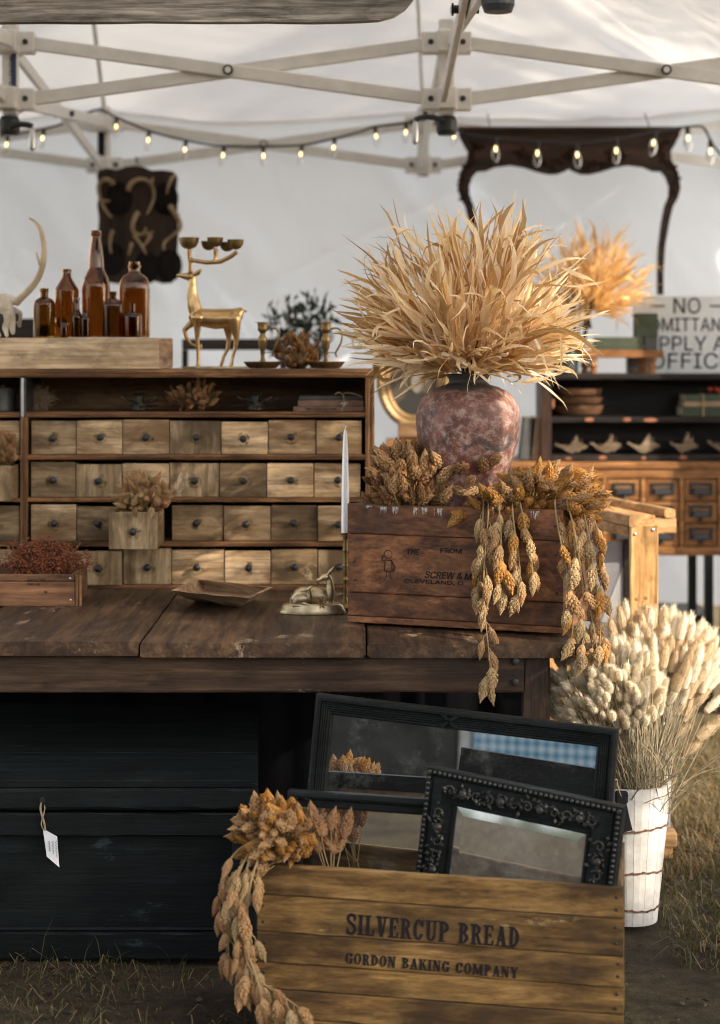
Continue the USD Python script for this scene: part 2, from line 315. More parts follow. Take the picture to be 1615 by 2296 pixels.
plain('portrait_suit', (.016, .014, .012), .6)
plain('book_green', (.055, .068, .042), .7, 0, .3, noise=.35, scale=25, rnd=.2)
plain('book_brown', (.19, .115, .08), .65, 0, .3, noise=.35, scale=30, rnd=.15)
plain('book_tan', (.30, .20, .125), .75, 0, .3, noise=.3, scale=30)
plain('book_dark', (.075, .075, .074), .7, 0, .3, noise=.3, rnd=.2)
plain('pages', (.50, .43, .32), .85, 0, .1, noise=.25, scale=120)
plain('red_berry', (.32, .03, .015), .4)
plain('tin', (.10, .10, .085), .5, .5, .5, col2=(.045, .04, .032), scale=16)
plain('jar_dark', (.016, .022, .022), .25, 0, .6)
plain('stall_cloth', (.045, .042, .040), .9, 0, .1, noise=.5, scale=5)
plain('canvas_grey', (.24, .235, .25), .85, 0, .2, noise=.2, scale=6)
plain('canvas_pale', (.42, .41, .41), .85, 0, .2, noise=.1)
plain('stem_dry', (.27, .19, .095), .8, 0, .2, noise=.3, rnd=.2)
plain('stem_tan', (.36, .25, .12), .8, 0, .2, noise=.3, rnd=.2)
plain('stem_dark', (.08, .05, .028), .8, 0, .2, noise=.3)
plain('stem_grey', (.30, .25, .165), .8, 0, .2, noise=.35, rnd=.3)
plain('bark', (.075, .056, .042), .9, 0, .2, noise=.4, scale=12, bump=.8)
plain('black_plastic', (.010, .011, .012), .45)
plain('bronze_dark', (.055, .048, .034), .45, .7, .5, col2=(.016, .015, .012), scale=50, bump=.4, bscale=150)
def brass(name, c, dark, rough, sc=26):
    mat(name, {'tc': ('texture_coordinate', {}), 'n': ('noise_texture', {'scale': sc, 'detail': 5.0, 'roughness': .6}), 'n2': ('noise_texture', {'scale': sc * 6, 'detail': 3.0}),
               'r': ('rgb_ramp', {'ramp': [(.36, dark), (.62, c)]}), 'rr': ('map_range', {'from_min': .35, 'from_max': .65, 'to_min': rough + .14, 'to_max': rough}),
               'bu': ('bump', {'strength': .12, 'distance': .002}), 'p': ('principled_bsdf', {'metallic': 1.0})},
        [('tc.object', 'n.vector'), ('tc.object', 'n2.vector'), ('n.fac', 'r.fac'), ('r.color', 'p.base_color'), ('n.fac', 'rr.value'), ('rr.result', 'p.roughness'),
         ('n2.fac', 'bu.height'), ('bu.normal', 'p.normal')], 'p.BSDF')
brass('brass', (.56, .37, .175), (.36, .225, .10), .24)
brass('brass_pale', (.58, .46, .29), (.36, .275, .165), .34)
brass('brass_old', (.30, .205, .088), (.12, .085, .042), .36)
def amber(name, c, rough=.02):
    mat(name, {'p': ('principled_bsdf', {'base_color': c, 'roughness': rough, 'transmission_weight': 1.0, 'ior': 1.48})}, [], 'p.BSDF')
amber('amber', (.38, .180, .048)); amber('amber_dark', (.28, .14, .05)); amber('amber_olive', (.32, .18, .045))
mat('bulb_glass', {'t': ('transparent_bsdf', {'color': (.97, .96, .94)}), 'g': ('glossy_bsdf', {'roughness': .02, 'color': (.9, .9, .9)}), 'f': ('fresnel', {'IOR': 1.45}), 'm': ('mix_closure', {})},
    [('f.fac', 'm.fac'), ('t.BSDF', 'm.closure1'), ('g.BSDF', 'm.closure2')], 'm.closure')
mat('filament', {'e': ('emission', {'color': (1.0, .62, .24), 'strength': 3.0})}, [], 'e.emission')
mat('mirror', {'tc': ('texture_coordinate', {}), 'n': ('noise_texture', {'scale': 9.0, 'detail': 8.0, 'roughness': .7}), 'n2': ('noise_texture', {'scale': 120.0, 'detail': 3.0}),
               'r': ('rgb_ramp', {'ramp': [(.52, (.012,) * 3), (.75, (.14,) * 3)]}), 'a': ('math', {'math_type': 'multiply'}),
               'g': ('glossy_bsdf', {'color': (.74, .76, .76), 'roughness': .015}), 'd': ('diffuse_bsdf', {'color': (.40, .39, .37)}), 'm': ('mix_closure', {})},
    [('tc.object', 'n.vector'), ('tc.object', 'n2.vector'), ('n.fac', 'r.fac'), ('r.color', 'a.value1'), ('n2.fac', 'a.value2'), ('a.value', 'm.fac'), ('g.BSDF', 'm.closure1'), ('d.BSDF', 'm.closure2')], 'm.closure')
M['mirror_old'] = None
mat('mirror_old', {'tc': ('texture_coordinate', {}), 'n': ('noise_texture', {'scale': 14.0, 'detail': 9.0, 'roughness': .75}),
               'r': ('rgb_ramp', {'ramp': [(.40, (.10,) * 3), (.70, (.42,) * 3)]}),
               'g': ('glossy_bsdf', {'color': (.62, .64, .64), 'roughness': .04}), 'd': ('diffuse_bsdf', {'color': (.24, .215, .185)}), 'm': ('mix_closure', {})},
    [('tc.object', 'n.vector'), ('n.fac', 'r.fac'), ('r.color', 'm.fac'), ('g.BSDF', 'm.closure1'), ('d.BSDF', 'm.closure2')], 'm.closure')
def fabric(name, c, trans, bump=.35, tint=(1, 1, 1)):
    mat(name, {'tc': ('texture_coordinate', {}), 'mp': ('mapping', {'scale': (1.0, 1.0, 2.2), 'rotation': (0.3, .5, 0.4)}), 'n': ('noise_texture', {'scale': 2.6, 'detail': 4.0, 'roughness': .5, 'distortion': .7}),
               'bu': ('bump', {'strength': bump, 'distance': .05}), 'd': ('diffuse_bsdf', {'color': c}), 't': ('translucent_bsdf', {'color': mul(tint, c[0])}), 'm': ('mix_closure', {'fac': trans})},
        [('tc.object', 'mp.vector'), ('mp.vector', 'n.vector'), ('n.fac', 'bu.height'), ('bu.normal', 'd.normal'), ('d.BSDF', 'm.closure1'), ('t.BSDF', 'm.closure2')], 'm.closure')
fabric('tent_roof', (.78, .78, .79), .30, .3, (1, .98, .96)); fabric('tent_wall', (.81, .845, .90), .52, .35, (.95, .97, 1.0))
leafy('ear_tan', (.46, .29, .14), (.72, .52, .30), .35, c3=(.80, .62, .40))
leafy('ear_gold', (.48, .26, .075), (.72, .45, .165), .38, c3=(.80, .56, .25))
leafy('ear_brown', (.33, .18, .085), (.54, .33, .165), .3, c3=(.64, .43, .24))
leafy('ear_straw', (.46, .33, .17), (.66, .50, .30), .3, c3=(.76, .62, .42))
leafy('husk', (.72, .53, .32), (.86, .71, .49), .42, c3=(.93, .84, .68), island=False, tint=(1, .84, .56), rnd=.12)
leafy('husk_orange', (.52, .33, .14), (.70, .48, .23), .42, c3=(.80, .60, .33), island=False, tint=(1, .82, .52))
leafy('husk_tan', (.48, .31, .15), (.62, .43, .22), .35, c3=(.70, .52, .30), island=False, tint=(1, .8, .5))
leafy('tail_cream', (.83, .76, .62), (.88, .82, .70), .36, island=True, c3=(.90, .86, .77), tint=(1, .93, .8))
leafy('tail_tan', (.58, .46, .30), (.68, .56, .39), .33, island=True, c3=(.76, .65, .48), tint=(1, .86, .62))
leafy('rust_flower', (.24, .075, .035), (.42, .145, .065), .3, c3=(.60, .26, .10), tint=(1, .6, .35))
leafy('dark_leaf', (.020, .032, .022), (.042, .060, .040), .15, tint=(.8, 1, .5))
leafy('tree_leaf', (.040, .062, .020), (.085, .11, .038), .3, tint=(.9, 1, .4))
leafy('grass_blade', (.075, .068, .028), (.17, .135, .062), .25, c3=(.32, .24, .125), tint=(.95, 1, .5))
leafy('straw', (.26, .19, .10), (.44, .33, .18), .25, c3=(.56, .43, .25))
leafy('litter', (.055, .038, .022), (.12, .085, .048), .1, c3=(.22, .16, .09))
leafy('pale_fluff', (.40, .30, .20), (.55, .45, .34), .3)
# ground: trodden earth with thin dry turf; sunlight painted in as paler colour farther back
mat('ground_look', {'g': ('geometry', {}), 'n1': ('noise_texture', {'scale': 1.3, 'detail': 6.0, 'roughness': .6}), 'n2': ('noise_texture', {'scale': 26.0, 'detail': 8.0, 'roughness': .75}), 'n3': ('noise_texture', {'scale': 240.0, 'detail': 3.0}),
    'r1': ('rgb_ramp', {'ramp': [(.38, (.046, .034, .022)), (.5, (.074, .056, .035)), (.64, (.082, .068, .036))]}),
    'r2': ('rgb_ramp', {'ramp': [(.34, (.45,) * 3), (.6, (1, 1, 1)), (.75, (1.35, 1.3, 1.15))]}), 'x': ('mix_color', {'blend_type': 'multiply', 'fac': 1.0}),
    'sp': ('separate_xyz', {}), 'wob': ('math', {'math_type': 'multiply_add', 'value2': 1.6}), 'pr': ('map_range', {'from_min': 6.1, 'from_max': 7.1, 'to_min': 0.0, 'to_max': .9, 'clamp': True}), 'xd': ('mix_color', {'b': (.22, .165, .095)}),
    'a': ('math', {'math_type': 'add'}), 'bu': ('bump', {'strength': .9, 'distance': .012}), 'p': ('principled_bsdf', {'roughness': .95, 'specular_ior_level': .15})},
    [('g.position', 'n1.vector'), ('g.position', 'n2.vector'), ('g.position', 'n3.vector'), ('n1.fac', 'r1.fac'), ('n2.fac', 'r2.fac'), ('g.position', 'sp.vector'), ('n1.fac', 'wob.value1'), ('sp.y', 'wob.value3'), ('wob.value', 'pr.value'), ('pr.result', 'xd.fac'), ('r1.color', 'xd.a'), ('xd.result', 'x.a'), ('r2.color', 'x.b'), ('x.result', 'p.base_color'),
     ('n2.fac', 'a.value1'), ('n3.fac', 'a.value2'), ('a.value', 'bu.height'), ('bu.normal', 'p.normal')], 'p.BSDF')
# old glazed pot: pink and rust clay, white bloom, black patches
mat('vase_look', {'tc': ('texture_coordinate', {}), 'n1': ('noise_texture', {'scale': 10.0, 'detail': 8.0, 'roughness': .7}), 'n2': ('noise_texture', {'scale': 40.0, 'detail': 10.0, 'roughness': .8}), 'n3': ('noise_texture', {'scale': 7.5, 'detail': 9.0, 'roughness': .75, 'distortion': .4}),
    'z': ('separate_xyz', {}), 'rz': ('rgb_ramp', {'ramp': [(.590, (0, 0, 0)), (.606, (1, 1, 1))]}),
    'r1': ('rgb_ramp', {'ramp': [(.36, (.060, .028, .023)), (.46, (.125, .050, .038)), (.56, (.185, .080, .058)), (.66, (.225, .105, .055))]}),
    'r2': ('rgb_ramp', {'ramp': [(.48, (0, 0, 0)), (.62, (.66,) * 3)]}), 'r3': ('rgb_ramp', {'ramp': [(.54, (0, 0, 0)), (.60, (.88,) * 3)]}),
    'x1': ('mix_color', {'b': (.36, .30, .265)}), 'x2': ('mix_color', {'b': (.035, .033, .034)}), 'x3': ('mix_color', {'b': (.030, .026, .022)}),
    'ms': ('math', {'math_type': 'multiply', 'value2': .6}), 'bu': ('bump', {'strength': .5, 'distance': .004}), 'p': ('principled_bsdf', {'roughness': .5, 'specular_ior_level': .35})},
    [('tc.object', 'n1.vector'), ('tc.object', 'n2.vector'), ('tc.object', 'n3.vector'), ('n1.fac', 'r1.fac'), ('n2.fac', 'r2.fac'), ('n3.fac', 'r3.fac'), ('r1.color', 'x1.a'), ('r2.color', 'x1.fac'), ('x1.result', 'x2.a'), ('r3.color', 'x2.fac'),
     ('tc.object', 'z.vector'), ('z.z', 'rz.fac'), ('x2.result', 'x3.a'), ('rz.color', 'x3.fac'), ('x3.result', 'p.base_color'), ('n2.fac', 'bu.height'), ('bu.normal', 'p.normal')], 'p.BSDF')
def worn_ink(name, col, lo=.40, hi=.50, scale=55):
    mat(name, {'tc': ('texture_coordinate', {}), 'n': ('noise_texture', {'scale': scale, 'detail': 6.0, 'roughness': .7}), 'r': ('rgb_ramp', {'ramp': [(lo, (0, 0, 0)), (hi, (.92,) * 3)]}),
               't': ('transparent_bsdf', {}), 'd': ('diffuse_bsdf', {'color': col}), 'm': ('mix_closure', {})},
        [('tc.object', 'n.vector'), ('n.fac', 'r.fac'), ('r.color', 'm.fac'), ('t.BSDF', 'm.closure1'), ('d.BSDF', 'm.closure2')], 'm.closure')
worn_ink('grime', (.10, .06, .03), .50, .74, 60); worn_ink('drip_white', (.62, .60, .57), .42, .58, 130); worn_ink('stencil_ink', (.012, .011, .012), .26, .42); worn_ink('faded_ink', (.014, .011, .012), .32, .52, 80)
mat('gingham', {'tc': ('texture_coordinate', {}), 's': ('separate_xyz', {}), 'a1': ('math', {'math_type': 'pingpong', 'value2': .03}), 'a2': ('math', {'math_type': 'pingpong', 'value2': .03}),
    'g1': ('math', {'math_type': 'greater_than', 'value2': .015}), 'g2': ('math', {'math_type': 'greater_than', 'value2': .015}), 'ad': ('math', {'math_type': 'add'}), 'h': ('math', {'math_type': 'multiply', 'value2': .5}),
    'r': ('rgb_ramp', {'ramp': [(0, (.40, .43, .46)), (.5, (.17, .28, .36)), (1, (.05, .14, .23))]}), 'd': ('diffuse_bsdf', {})},
    [('tc.object', 's.vector'), ('s.x', 'a1.value1'), ('s.z', 'a2.value1'), ('a1.value', 'g1.value1'), ('a2.value', 'g2.value1'), ('g1.value', 'ad.value1'), ('g2.value', 'ad.value2'), ('ad.value', 'h.value1'), ('h.value', 'r.fac'), ('r.color', 'd.color')], 'd.BSDF')
# ================================================================ SETTING
def fb(p, o=4, s=0): return meshkit.fbm(np.asarray(p, float), o, s)
# ---------------- ground
gx = np.concatenate([[-90, -40, -18, -9], np.linspace(-5, 5, 90), [9, 18, 40, 90]]); gy = np.concatenate([[-90, -40, -18, -8], np.linspace(-3, 12, 130), [16, 26, 45, 90]])
GX, GY = np.meshgrid(gx, gy)
GZ = (fb(np.stack([GX * 2.2, GY * 2.2, GX * 0], -1), 4, 3) - .5) * .035 - .012
V = np.stack([GX, GY, GZ], -1).reshape(-1, 3); nx = len(gx)
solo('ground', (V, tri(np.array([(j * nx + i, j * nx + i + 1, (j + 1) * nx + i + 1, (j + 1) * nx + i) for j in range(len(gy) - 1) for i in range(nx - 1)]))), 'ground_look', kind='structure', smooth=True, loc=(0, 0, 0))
def gz(x, y): return (meshkit.fbm(np.array([x * 2.2, y * 2.2, 0.0]), 4, 3) - .5) * .035 - .012

def blades(n, xr, yr, hr, wr, lean, seed, keep=None):
    r = np.random.default_rng(seed); x = r.uniform(*xr, n); y = r.uniform(*yr, n)
    dens = fb(np.stack([x * 1.6, y * 1.6, x * 0 + 5], -1), 3, 8)
    k = dens + r.uniform(-.18, .18, n) > .47
    if keep is not None: k &= keep(x, y)
    x, y = x[k], y[k]; n = len(x)
    z = (fb(np.stack([x * 2.2, y * 2.2, x * 0], -1), 4, 3) - .5) * .035 - .014
    a = r.uniform(0, 2 * math.pi, n); h = r.uniform(*hr, n) * (.4 + 1.1 * r.random(n) ** 2); w = r.uniform(*wr, n); le = r.uniform(*lean, n)
    d = np.stack([np.cos(a), np.sin(a), a * 0], 1); s = np.stack([-np.sin(a), np.cos(a), a * 0], 1)
    b = np.stack([x, y, z], 1); up = np.array([0, 0, 1.0])
    m = b + up * (h * .6 * np.cos(le * .6))[:, None] + d * (h * .6 * np.sin(le * .6))[:, None]
    t = b + up * (h * np.maximum(.06, np.cos(le)))[:, None] + d * (h * np.sin(le))[:, None]
    W = (w / 2)[:, None]
    v = np.stack([b - s * W, b + s * W, m + s * W * .8, m - s * W * .8, t], 1).reshape(-1, 3)
    i = np.arange(n)[:, None] * 5
    return v, np.concatenate([i + [0, 1, 2], i + [0, 2, 3], i + [3, 2, 4]])
solo('grass', cat([blades(64000, (-1.7, 2.4), (3.9, 8.5), (.02, .06), (.0020, .0045), (.2, 1.35), 21), blades(6000, (.7, 2.2), (4.6, 8.2), (.03, .08), (.002, .0035), (.2, 1.3), 22),
                    blades(420, (-1.4, 1.5), (4.0, 5.2), (.09, .17), (.0016, .0030), (.2, 1.0), 29)]), 'grass_blade', 'thin dry grass growing out of the trodden earth around the stall', 'grass', kind='stuff', loc=(0, 0, 0))
solo('straw', cat([blades(22000, (-1.7, 2.2), (3.9, 8.2), (.03, .10), (.0018, .0034), (1.35, 1.56), 25), blades(26000, (.75, 2.2), (5.6, 8.2), (.03, .09), (.002, .004), (.6, 1.5), 26)]), 'straw', 'pale cut straw lying flat on the trodden earth', 'straw', kind='stuff', loc=(0, 0, 0))

rl = np.random.default_rng(66); lt = []
for k in range(1500):
    x, y = rl.uniform(-1.6, 1.6), rl.uniform(3.95, 6.5); c = np.array([x, y, gz(x, y) + .006]); L = rl.uniform(.006, .028)
    q = np.array([(-L / 2, 0, 0), (0, L * .28, .25 * L), (L / 2, 0, .1 * L), (0, -L * .28, .0)]) @ (Rz(rl.uniform(0, 6.28)) @ Rx(rl.normal(0, .4))).T + c
    lt.append((np.vstack([q, q.mean(0) + (0, 0, .12 * L)]), np.array([(0, 1, 4), (1, 2, 4), (2, 3, 4), (3, 0, 4)])))
solo('leaf_litter', cat(lt), 'litter', 'brown broken leaves and crumbs of earth lying on the ground', 'litter', kind='stuff', loc=(0, 0, 0))
# ---------------- the canopy tent over the stall
TX = (-2.70, -1.20, .297, 1.797); TY = (4.30, 6.83, 9.35); ZT, ZB = 2.562, 2.318
tent = Thing('canopy_tent', 'white pop-up canopy tent with aluminium scissor frame over the whole stall', 'tent', (0, 9.0, 0))
nxr, nyr = 130, 130
RX, RY = np.meshgrid(np.linspace(TX[0] - .03, TX[3] + .03, nxr), np.linspace(TY[0] - .03, TY[2] + .10, nyr))
ed = np.minimum(np.minimum(RX - TX[0] + .03, TX[3] + .03 - RX), np.minimum(RY - TY[0] + .03, TY[2] + .10 - RY))
RZ = 2.60 + .40 * ed
sag = np.sin(np.clip((RX - TX[1]) / (TX[2] - TX[1]), 0, 1) * math.pi) + np.sin(np.clip((RX - TX[2]) / (TX[3] - TX[2]), 0, 1) * math.pi) + np.sin(np.clip((RX - TX[0]) / (TX[1] - TX[0]), 0, 1) * math.pi)
RZ -= .055 * sag * np.exp(-ed * 1.4)
ang = np.arctan2(TY[2] + .2 - RY, TX[3] + .1 - RX); rad = np.hypot(TY[2] - RY, TX[3] - RX)
RZ += (fb(np.stack([ang * 9, rad * .9, RX * 0], -1), 3, 5) - .5) * .15 * np.clip(rad * .8, 0, 1) * np.exp(-rad * .28)
RZ += (fb(np.stack([RX * 1.3, RY * 1.3 + RX * .6, RX * 0 + 2], -1), 4, 6) - .5) * .07
def grid_faces(nx, ny): return tri(np.array([(j * nx + i, j * nx + i + 1, (j + 1) * nx + i + 1, (j + 1) * nx + i) for j in range(ny - 1) for i in range(nx - 1)]))
tent.part('roof', (np.stack([RX, RY, RZ], -1).reshape(-1, 3), grid_faces(nxr, nyr)), 'tent_roof', smooth=True)
WX, WZ = np.meshgrid(np.linspace(TX[0], TX[3], 150), np.linspace(.27, 2.612, 90))
WY = 9.42 + (fb(np.stack([WX * 1.5 + WZ * 1.2, WZ * .55 - WX * .3, WX * 0], -1), 4, 9) - .5) * .26 * np.clip((2.62 - WZ) * 1.2, 0, 1)
WY += (fb(np.stack([WX * 4.5 + WZ * 3.2, WZ * 1.3, WX * 0], -1), 3, 12) - .5) * .09 * np.clip((2.64 - WZ) * 2, 0, 1)
WY += -.012 * np.exp(-((WX * .55 + WZ - .9) / .03) ** 2) - .010 * np.exp(-((WX * .5 - WZ + 2.0) / .025) ** 2)
WZ2 = WZ + .03 * np.sin(WX * 2.1) * (WZ < .5)
tent.part('back_wall', (np.stack([WX, WY, WZ2], -1).reshape(-1, 3), grid_faces(150, 90)), 'tent_wall', smooth=True)
SY, SZ = np.meshgrid(np.linspace(8.0, 9.40, 50), np.linspace(.27, 2.60, 50)); SXx = 1.835 + (fb(np.stack([SY * 2.5, SZ * .7, SY * 0 + 4], -1), 3, 2) - .5) * .10
tent.part('side_curtain', (np.stack([SXx, SY, SZ], -1).reshape(-1, 3), grid_faces(50, 50)), 'tent_wall', smooth=True)  # unseen curtain added to keep direct sun off the back wall
UPV = (0, 0, 1)
def bar(a, b, w=.046, t=.020, under=None):
    tent.part('truss_bar', beam(a, b, UPV, w, t, n=2, c=.003, wear=0), 'alu')
def span(a, b, off):
    """one scissor pair between two posts; off pushes the two bars past each other"""
    a, b, off = np.asarray(a, float), np.asarray(b, float), np.asarray(off, float)
    d = N(b - a); a = a + d * .05; b = b - d * .05; Z = lambda p, z: np.array([p[0], p[1], z])
    bar(Z(a, ZT - .03) - off, Z(b, ZB + .02) - off); bar(Z(a, ZB + .02) + off, Z(b, ZT - .03) + off)
    c = (a + b) / 2; n = N(off); o = Z(c, (ZT + ZB) / 2 - .005)
    tent.part('pivot_bolt', cat([tube([o - n * .036, o + n * .036], .012, 12), tube([o - n * .041, o - n * .035], .018, 14)]), 'iron_grey')
    tent.part('bolt_cap', tube([o - n * .044, o - n * .0405], .011, 12), 'bracket')
for y in TY:
    for i in range(3): span((TX[i], y, 0), (TX[i + 1], y, 0), (0, .0115, 0))
for x in TX:
    for j in range(2): span((x, TY[j], 0), (x, TY[j + 1], 0), (.0115, 0, 0))
for i, x in enumerate(TX):
    for j, y in enumerate(TY):
        corner = i in (0, 3) and j in (0, 2)
        z0 = 0.0 if corner else ZB - .035
        tent.part('leg' if corner else 'post', cbox(x - .026, x + .026, y - .026, y + .026, z0, ZT + .05, .004), 'alu')
        for z in (ZT - .03, ZB + .02):
            br = [cbox(x - .036, x + .036, y - .036, y + .036, z - .04, z + .04, .004)]
            for sx, sy in ((1, 0), (-1, 0), (0, 1), (0, -1)):
                br.append(cbox(x + sx * .055 - .030, x + sx * .055 + .030, y + sy * .055 - .030, y + sy * .055 + .030, z - .038, z + .036, .004))
            p = tent.part('bracket', cat(br), 'bracket')
            bl = [tube([(x + sx * .055, y - .088, z), (x + sx * .055, y - .024, z)], .010, 10) for sx in (-1, 1)] if j else [tube([(x - .055, y - .034, z), (x - .055, y - .024, z)], .010, 10)]
            tent.part('bolt', cat([tube([(x + sx * .055, y - .0345, z), (x + sx * .055, y - .024, z)], .010, 10) for sx in (-1, 1)]), 'iron_grey', under=p)
        if not corner and j < 2:
            c0 = np.array([x, y - .02, ZB - .06])
            tent.part('foot_cap', lathe([(0, -.045), (.030, -.045), (.036, -.03), (.036, .005), (.028, .02), (0, .02)], 16, c0), 'black_plastic')
            if j == 1 and i in (1, 2):
                q = [c0 + (.01, -.03, -.02), c0 + (.05, -.04, -.012), c0 + (.085, -.045, -.02)] if i == 1 else [c0 + (-.01, -.03, -.0), c0 + (-.07, -.05, .012), c0 + (-.11, -.06, -.0)]
                h = tent.part('crank_handle', cat([tube(spline(q, 10), .010, 8)]), 'black_plastic')
                e = q[-1]; tent.part('crank_grip', lathe([(0, -.085), (.011, -.075), (.014, -.04), (.008, -.005), (0, 0)], 12, e), 'steel', under=h, smooth=40)
# roof poles from the back truss up to the ridge, black tape and lettering on the posts
def roofz(x, y): return 2.60 + .40 * min(x - TX[0] + .03, TX[3] + .03 - x, TY[2] + .03 - y, y - TY[0] + .03)
tent.part('roof_pole', tube([(-1.2, 9.35, 2.58), (-1.02, 7.1, 3.22)], .010, 8), 'alu')
tent.part('roof_pole', tube([(.297, 9.35, 2.58), (.18, 7.1, 3.30)], .008, 8), 'alu')
for x in (-1.2,): tent.part('black_tape', cbox(x - .030, x + .004, 9.35 - .0285, 9.35 + .029, 2.36, 2.50, .003), 'cloth_dark')
def text_on(text, h, O, U, V, depth=.0006, bold=True, sx=1.0, shear=0.0):
    t = meshkit.text_mesh(text, h, depth, bold); v, f = VF(t); v = v.copy()
    v[:, 0] = v[:, 0] * sx + v[:, 1] * shear
    return place((v, f), O, U, V)
tent.part('post_lettering', text_on('MONSTER', .017, (-1.2 + .000, 6.83 - .0268, 2.485), (0, 0, -1), (1, 0, 0)), 'ink')
tent.part('post_sticker', cbox(-1.2 + .006, -1.2 + .024, 6.83 - .0277, 6.83 - .0262, 2.35, 2.50, .0005), 'navy')

# ---------------- string of lamps along the back truss
LY = 8.98
cab = [(0, 305), (95, 290), (165, 268), (222, 246), (262, 263), (340, 295), (420, 315), (505, 327), (590, 328), (675, 325), (750, 310), (808, 295), (838, 285), (907, 276), (940, 268), (1007, 275), (1030, 294), (1107, 308), (1205, 318), (1290, 322), (1378, 313), (1463, 296), (1540, 284), (1572, 283), (1600, 325), (1640, 372)]
cpath = spline([P(x, y, LY - .03 * math.sin(i)) for i, (x, y) in enumerate(cab)], 240)
lights = Thing('string_lights', 'black cable of small clear glow lamps strung along the back truss', 'string lights', P(800, 310, LY))
lights.part('cable', tube(cpath, .0055, 6), 'black_iron')
blb = [(21, 303), (102, 289), (257, 262), (335, 292), (418, 315), (507, 327), (588, 328), (676, 325), (750, 310), (841, 285), (910, 276), (1021, 283), (1111, 308), (1206, 318), (1290, 322), (1380, 313), (1466, 297), (1541, 284), (1588, 312)]
rg = np.random.default_rng(4)
for i, (x, y) in enumerate(blb):
    j = np.argmin(np.abs(cpath[:, 0] - P(x, y, LY)[0]) + np.abs(cpath[:, 2] - P(x, y, LY)[2])); o = cpath[j] + (0, 0, -.004)
    R = Ry(rg.uniform(-.18, .18)) @ Rx(rg.uniform(-.15, .15)); k = 1.08 if x > 1050 else .88
    put = lambda prof, n=14: move(lathe(np.asarray(prof) * k, n), o, R)
    s = lights.part('lamp_socket', put([(0, .006), (.010, .004), (.011, -.024), (.008, -.028), (0, -.028)], 10), 'black_plastic')
    lights.part('lamp_bulb', put([(.008, -.027), (.0135, -.038), (.019, -.058), (.0185, -.072), (.0115, -.092), (.004, -.100), (0, -.101)]), 'bulb_glass', smooth=True)
    lights.part('lamp_filament', put([(0, -.031), (.0035, -.034), (.0042, -.046), (.002, -.054), (0, -.055)], 8), 'filament', under=s)

# ---------------- weathered board hung across the front of the stall
YB = 4.62
def B2(x, y): p = P(x, y, YB); return p[0], p[2]
out = [B2(-60, -130), B2(945, -130), B2(950, -60), B2(936, -18)] + [B2(*q) for q in ((925, 2), (908, 22), (885, 37), (850, 47), (800, 50), (700, 52), (600, 50.5), (480, 51.5), (330, 50), (200, 52), (90, 51), (-60, 53))]
bd = Thing('weathered_board', 'grey weathered hanging board with a rounded end under the tent eave', 'board', P(440, 50, YB))
v, f = VF(prism(Polygon(out), .035)); bd.part('plank', (np.stack([v[:, 0], YB + .0175 - v[:, 2], v[:, 1]], 1), f), 'grey_board')
for x in (60, 760): p = P(x, -118, YB); bd.part('hanging_rope', tube([p + (0, 0, -.02), p + (0, -.01, .06), (p[0], 4.34, 2.545)], .006, 8), 'twine')

# ---------------- added unseen tree at right: crown shaped for stall shade, gaps cut for sun
Uu = N(np.cross((0, 0, 1), SUN)); Vv = np.cross(SUN, Uu)
def sp(p): p = np.asarray(p, float); return np.array([p @ Uu, p @ Vv])
SHADE = [(-1.6, 4.0, 0), (-1.6, 6.3, .75), (-1.6, 6.0, 1.75), (.05, 6.0, 1.5), (.15, 5.3, 1.9), (.5, 5.0, 1.1), (.62, 5.0, .75), (1.0, 3.6, 0), (1.3, 4.4, 0), (1.3, 5.4, 0), (-1.6, 3.6, 0), (.6, 4.1, .6), (-1.4, 7.6, 1.7)]
LIT = [(1240, 640, 5.3, .12), (1290, 700, 5.3, .11), (1160, 760, 5.2, .06), (1200, 820, 5.2, .07), (1150, 940, 5.14, .035), (1146, 1050, 5.14, .045), (1300, 1075, 5.2, .10), (1200, 1085, 5.2, .07), (1090, 1090, 5.15, .05), (980, 1040, 5.2, .045), (1320, 1290, 5.1, .085), (1140, 1290, 5.0, .045), (1100, 1420, 5.0, .05), (1310, 1430, 5.1, .06),
       (1440, 1280, 5.9, .16), (1500, 1180, 5.9, .09), (1430, 1150, 6.1, .12), (1450, 1440, 5.1, .14), (1370, 1540, 5.1, .16), (1520, 1520, 5.2, .16), (1590, 1600, 5.2, .14), (1300, 1560, 5.0, .09), (1475, 1830, 5.1, .050), (1450, 1950, 5.08, .035),
       (1560, 1740, 6.7, .36), (1570, 1850, 6.18, .24), (1640, 1800, 6.4, .40), (1640, 1700, 7.1, .5), (1340, 570, 8.3, .25), (1560, 470, 9.4, .06), (300, 1370, 5.4, .012), (120, 1290, 5.5, .012), (470, 1380, 5.2, .010), (1450, 1060, 8.3, .08), (1340, 1060, 8.3, .06)]
lit = [(sp(P(x, y, D)), r) for x, y, D, r in LIT]
area = Polygon([tuple(sp(p)) for p in SHADE]).convex_hull.buffer(.22)
rt = np.random.default_rng(77); x0, y0, x1, y1 = area.bounds; pos = []
NL = 26000
cand = np.stack([rt.uniform(x0, x1, NL), rt.uniform(y0, y1, NL)], 1)
okk = shapely.contains_xy(area, cand[:, 0], cand[:, 1])
for c, r in lit: okk &= np.hypot(*(cand - c).T) > r + .02 + .05 * rt.random(NL)
cand = cand[okk]
roofp = [(x, y, 2.62 + .4 * min(9.45 - y, 1.8 - x, x + 2.7)) for x in np.linspace(-2.6, 1.75, 9) for y in (6.8, 7.5, 8.2, 8.9, 9.4)]  # extra leaf clumps added to blotch the tent roof with shade
area2 = Polygon([tuple(sp(p)) for p in roofp]).convex_hull; x0, y0, x1, y1 = area2.bounds
c2 = np.stack([rt.uniform(x0, x1, 9000), rt.uniform(y0, y1, 9000)], 1)
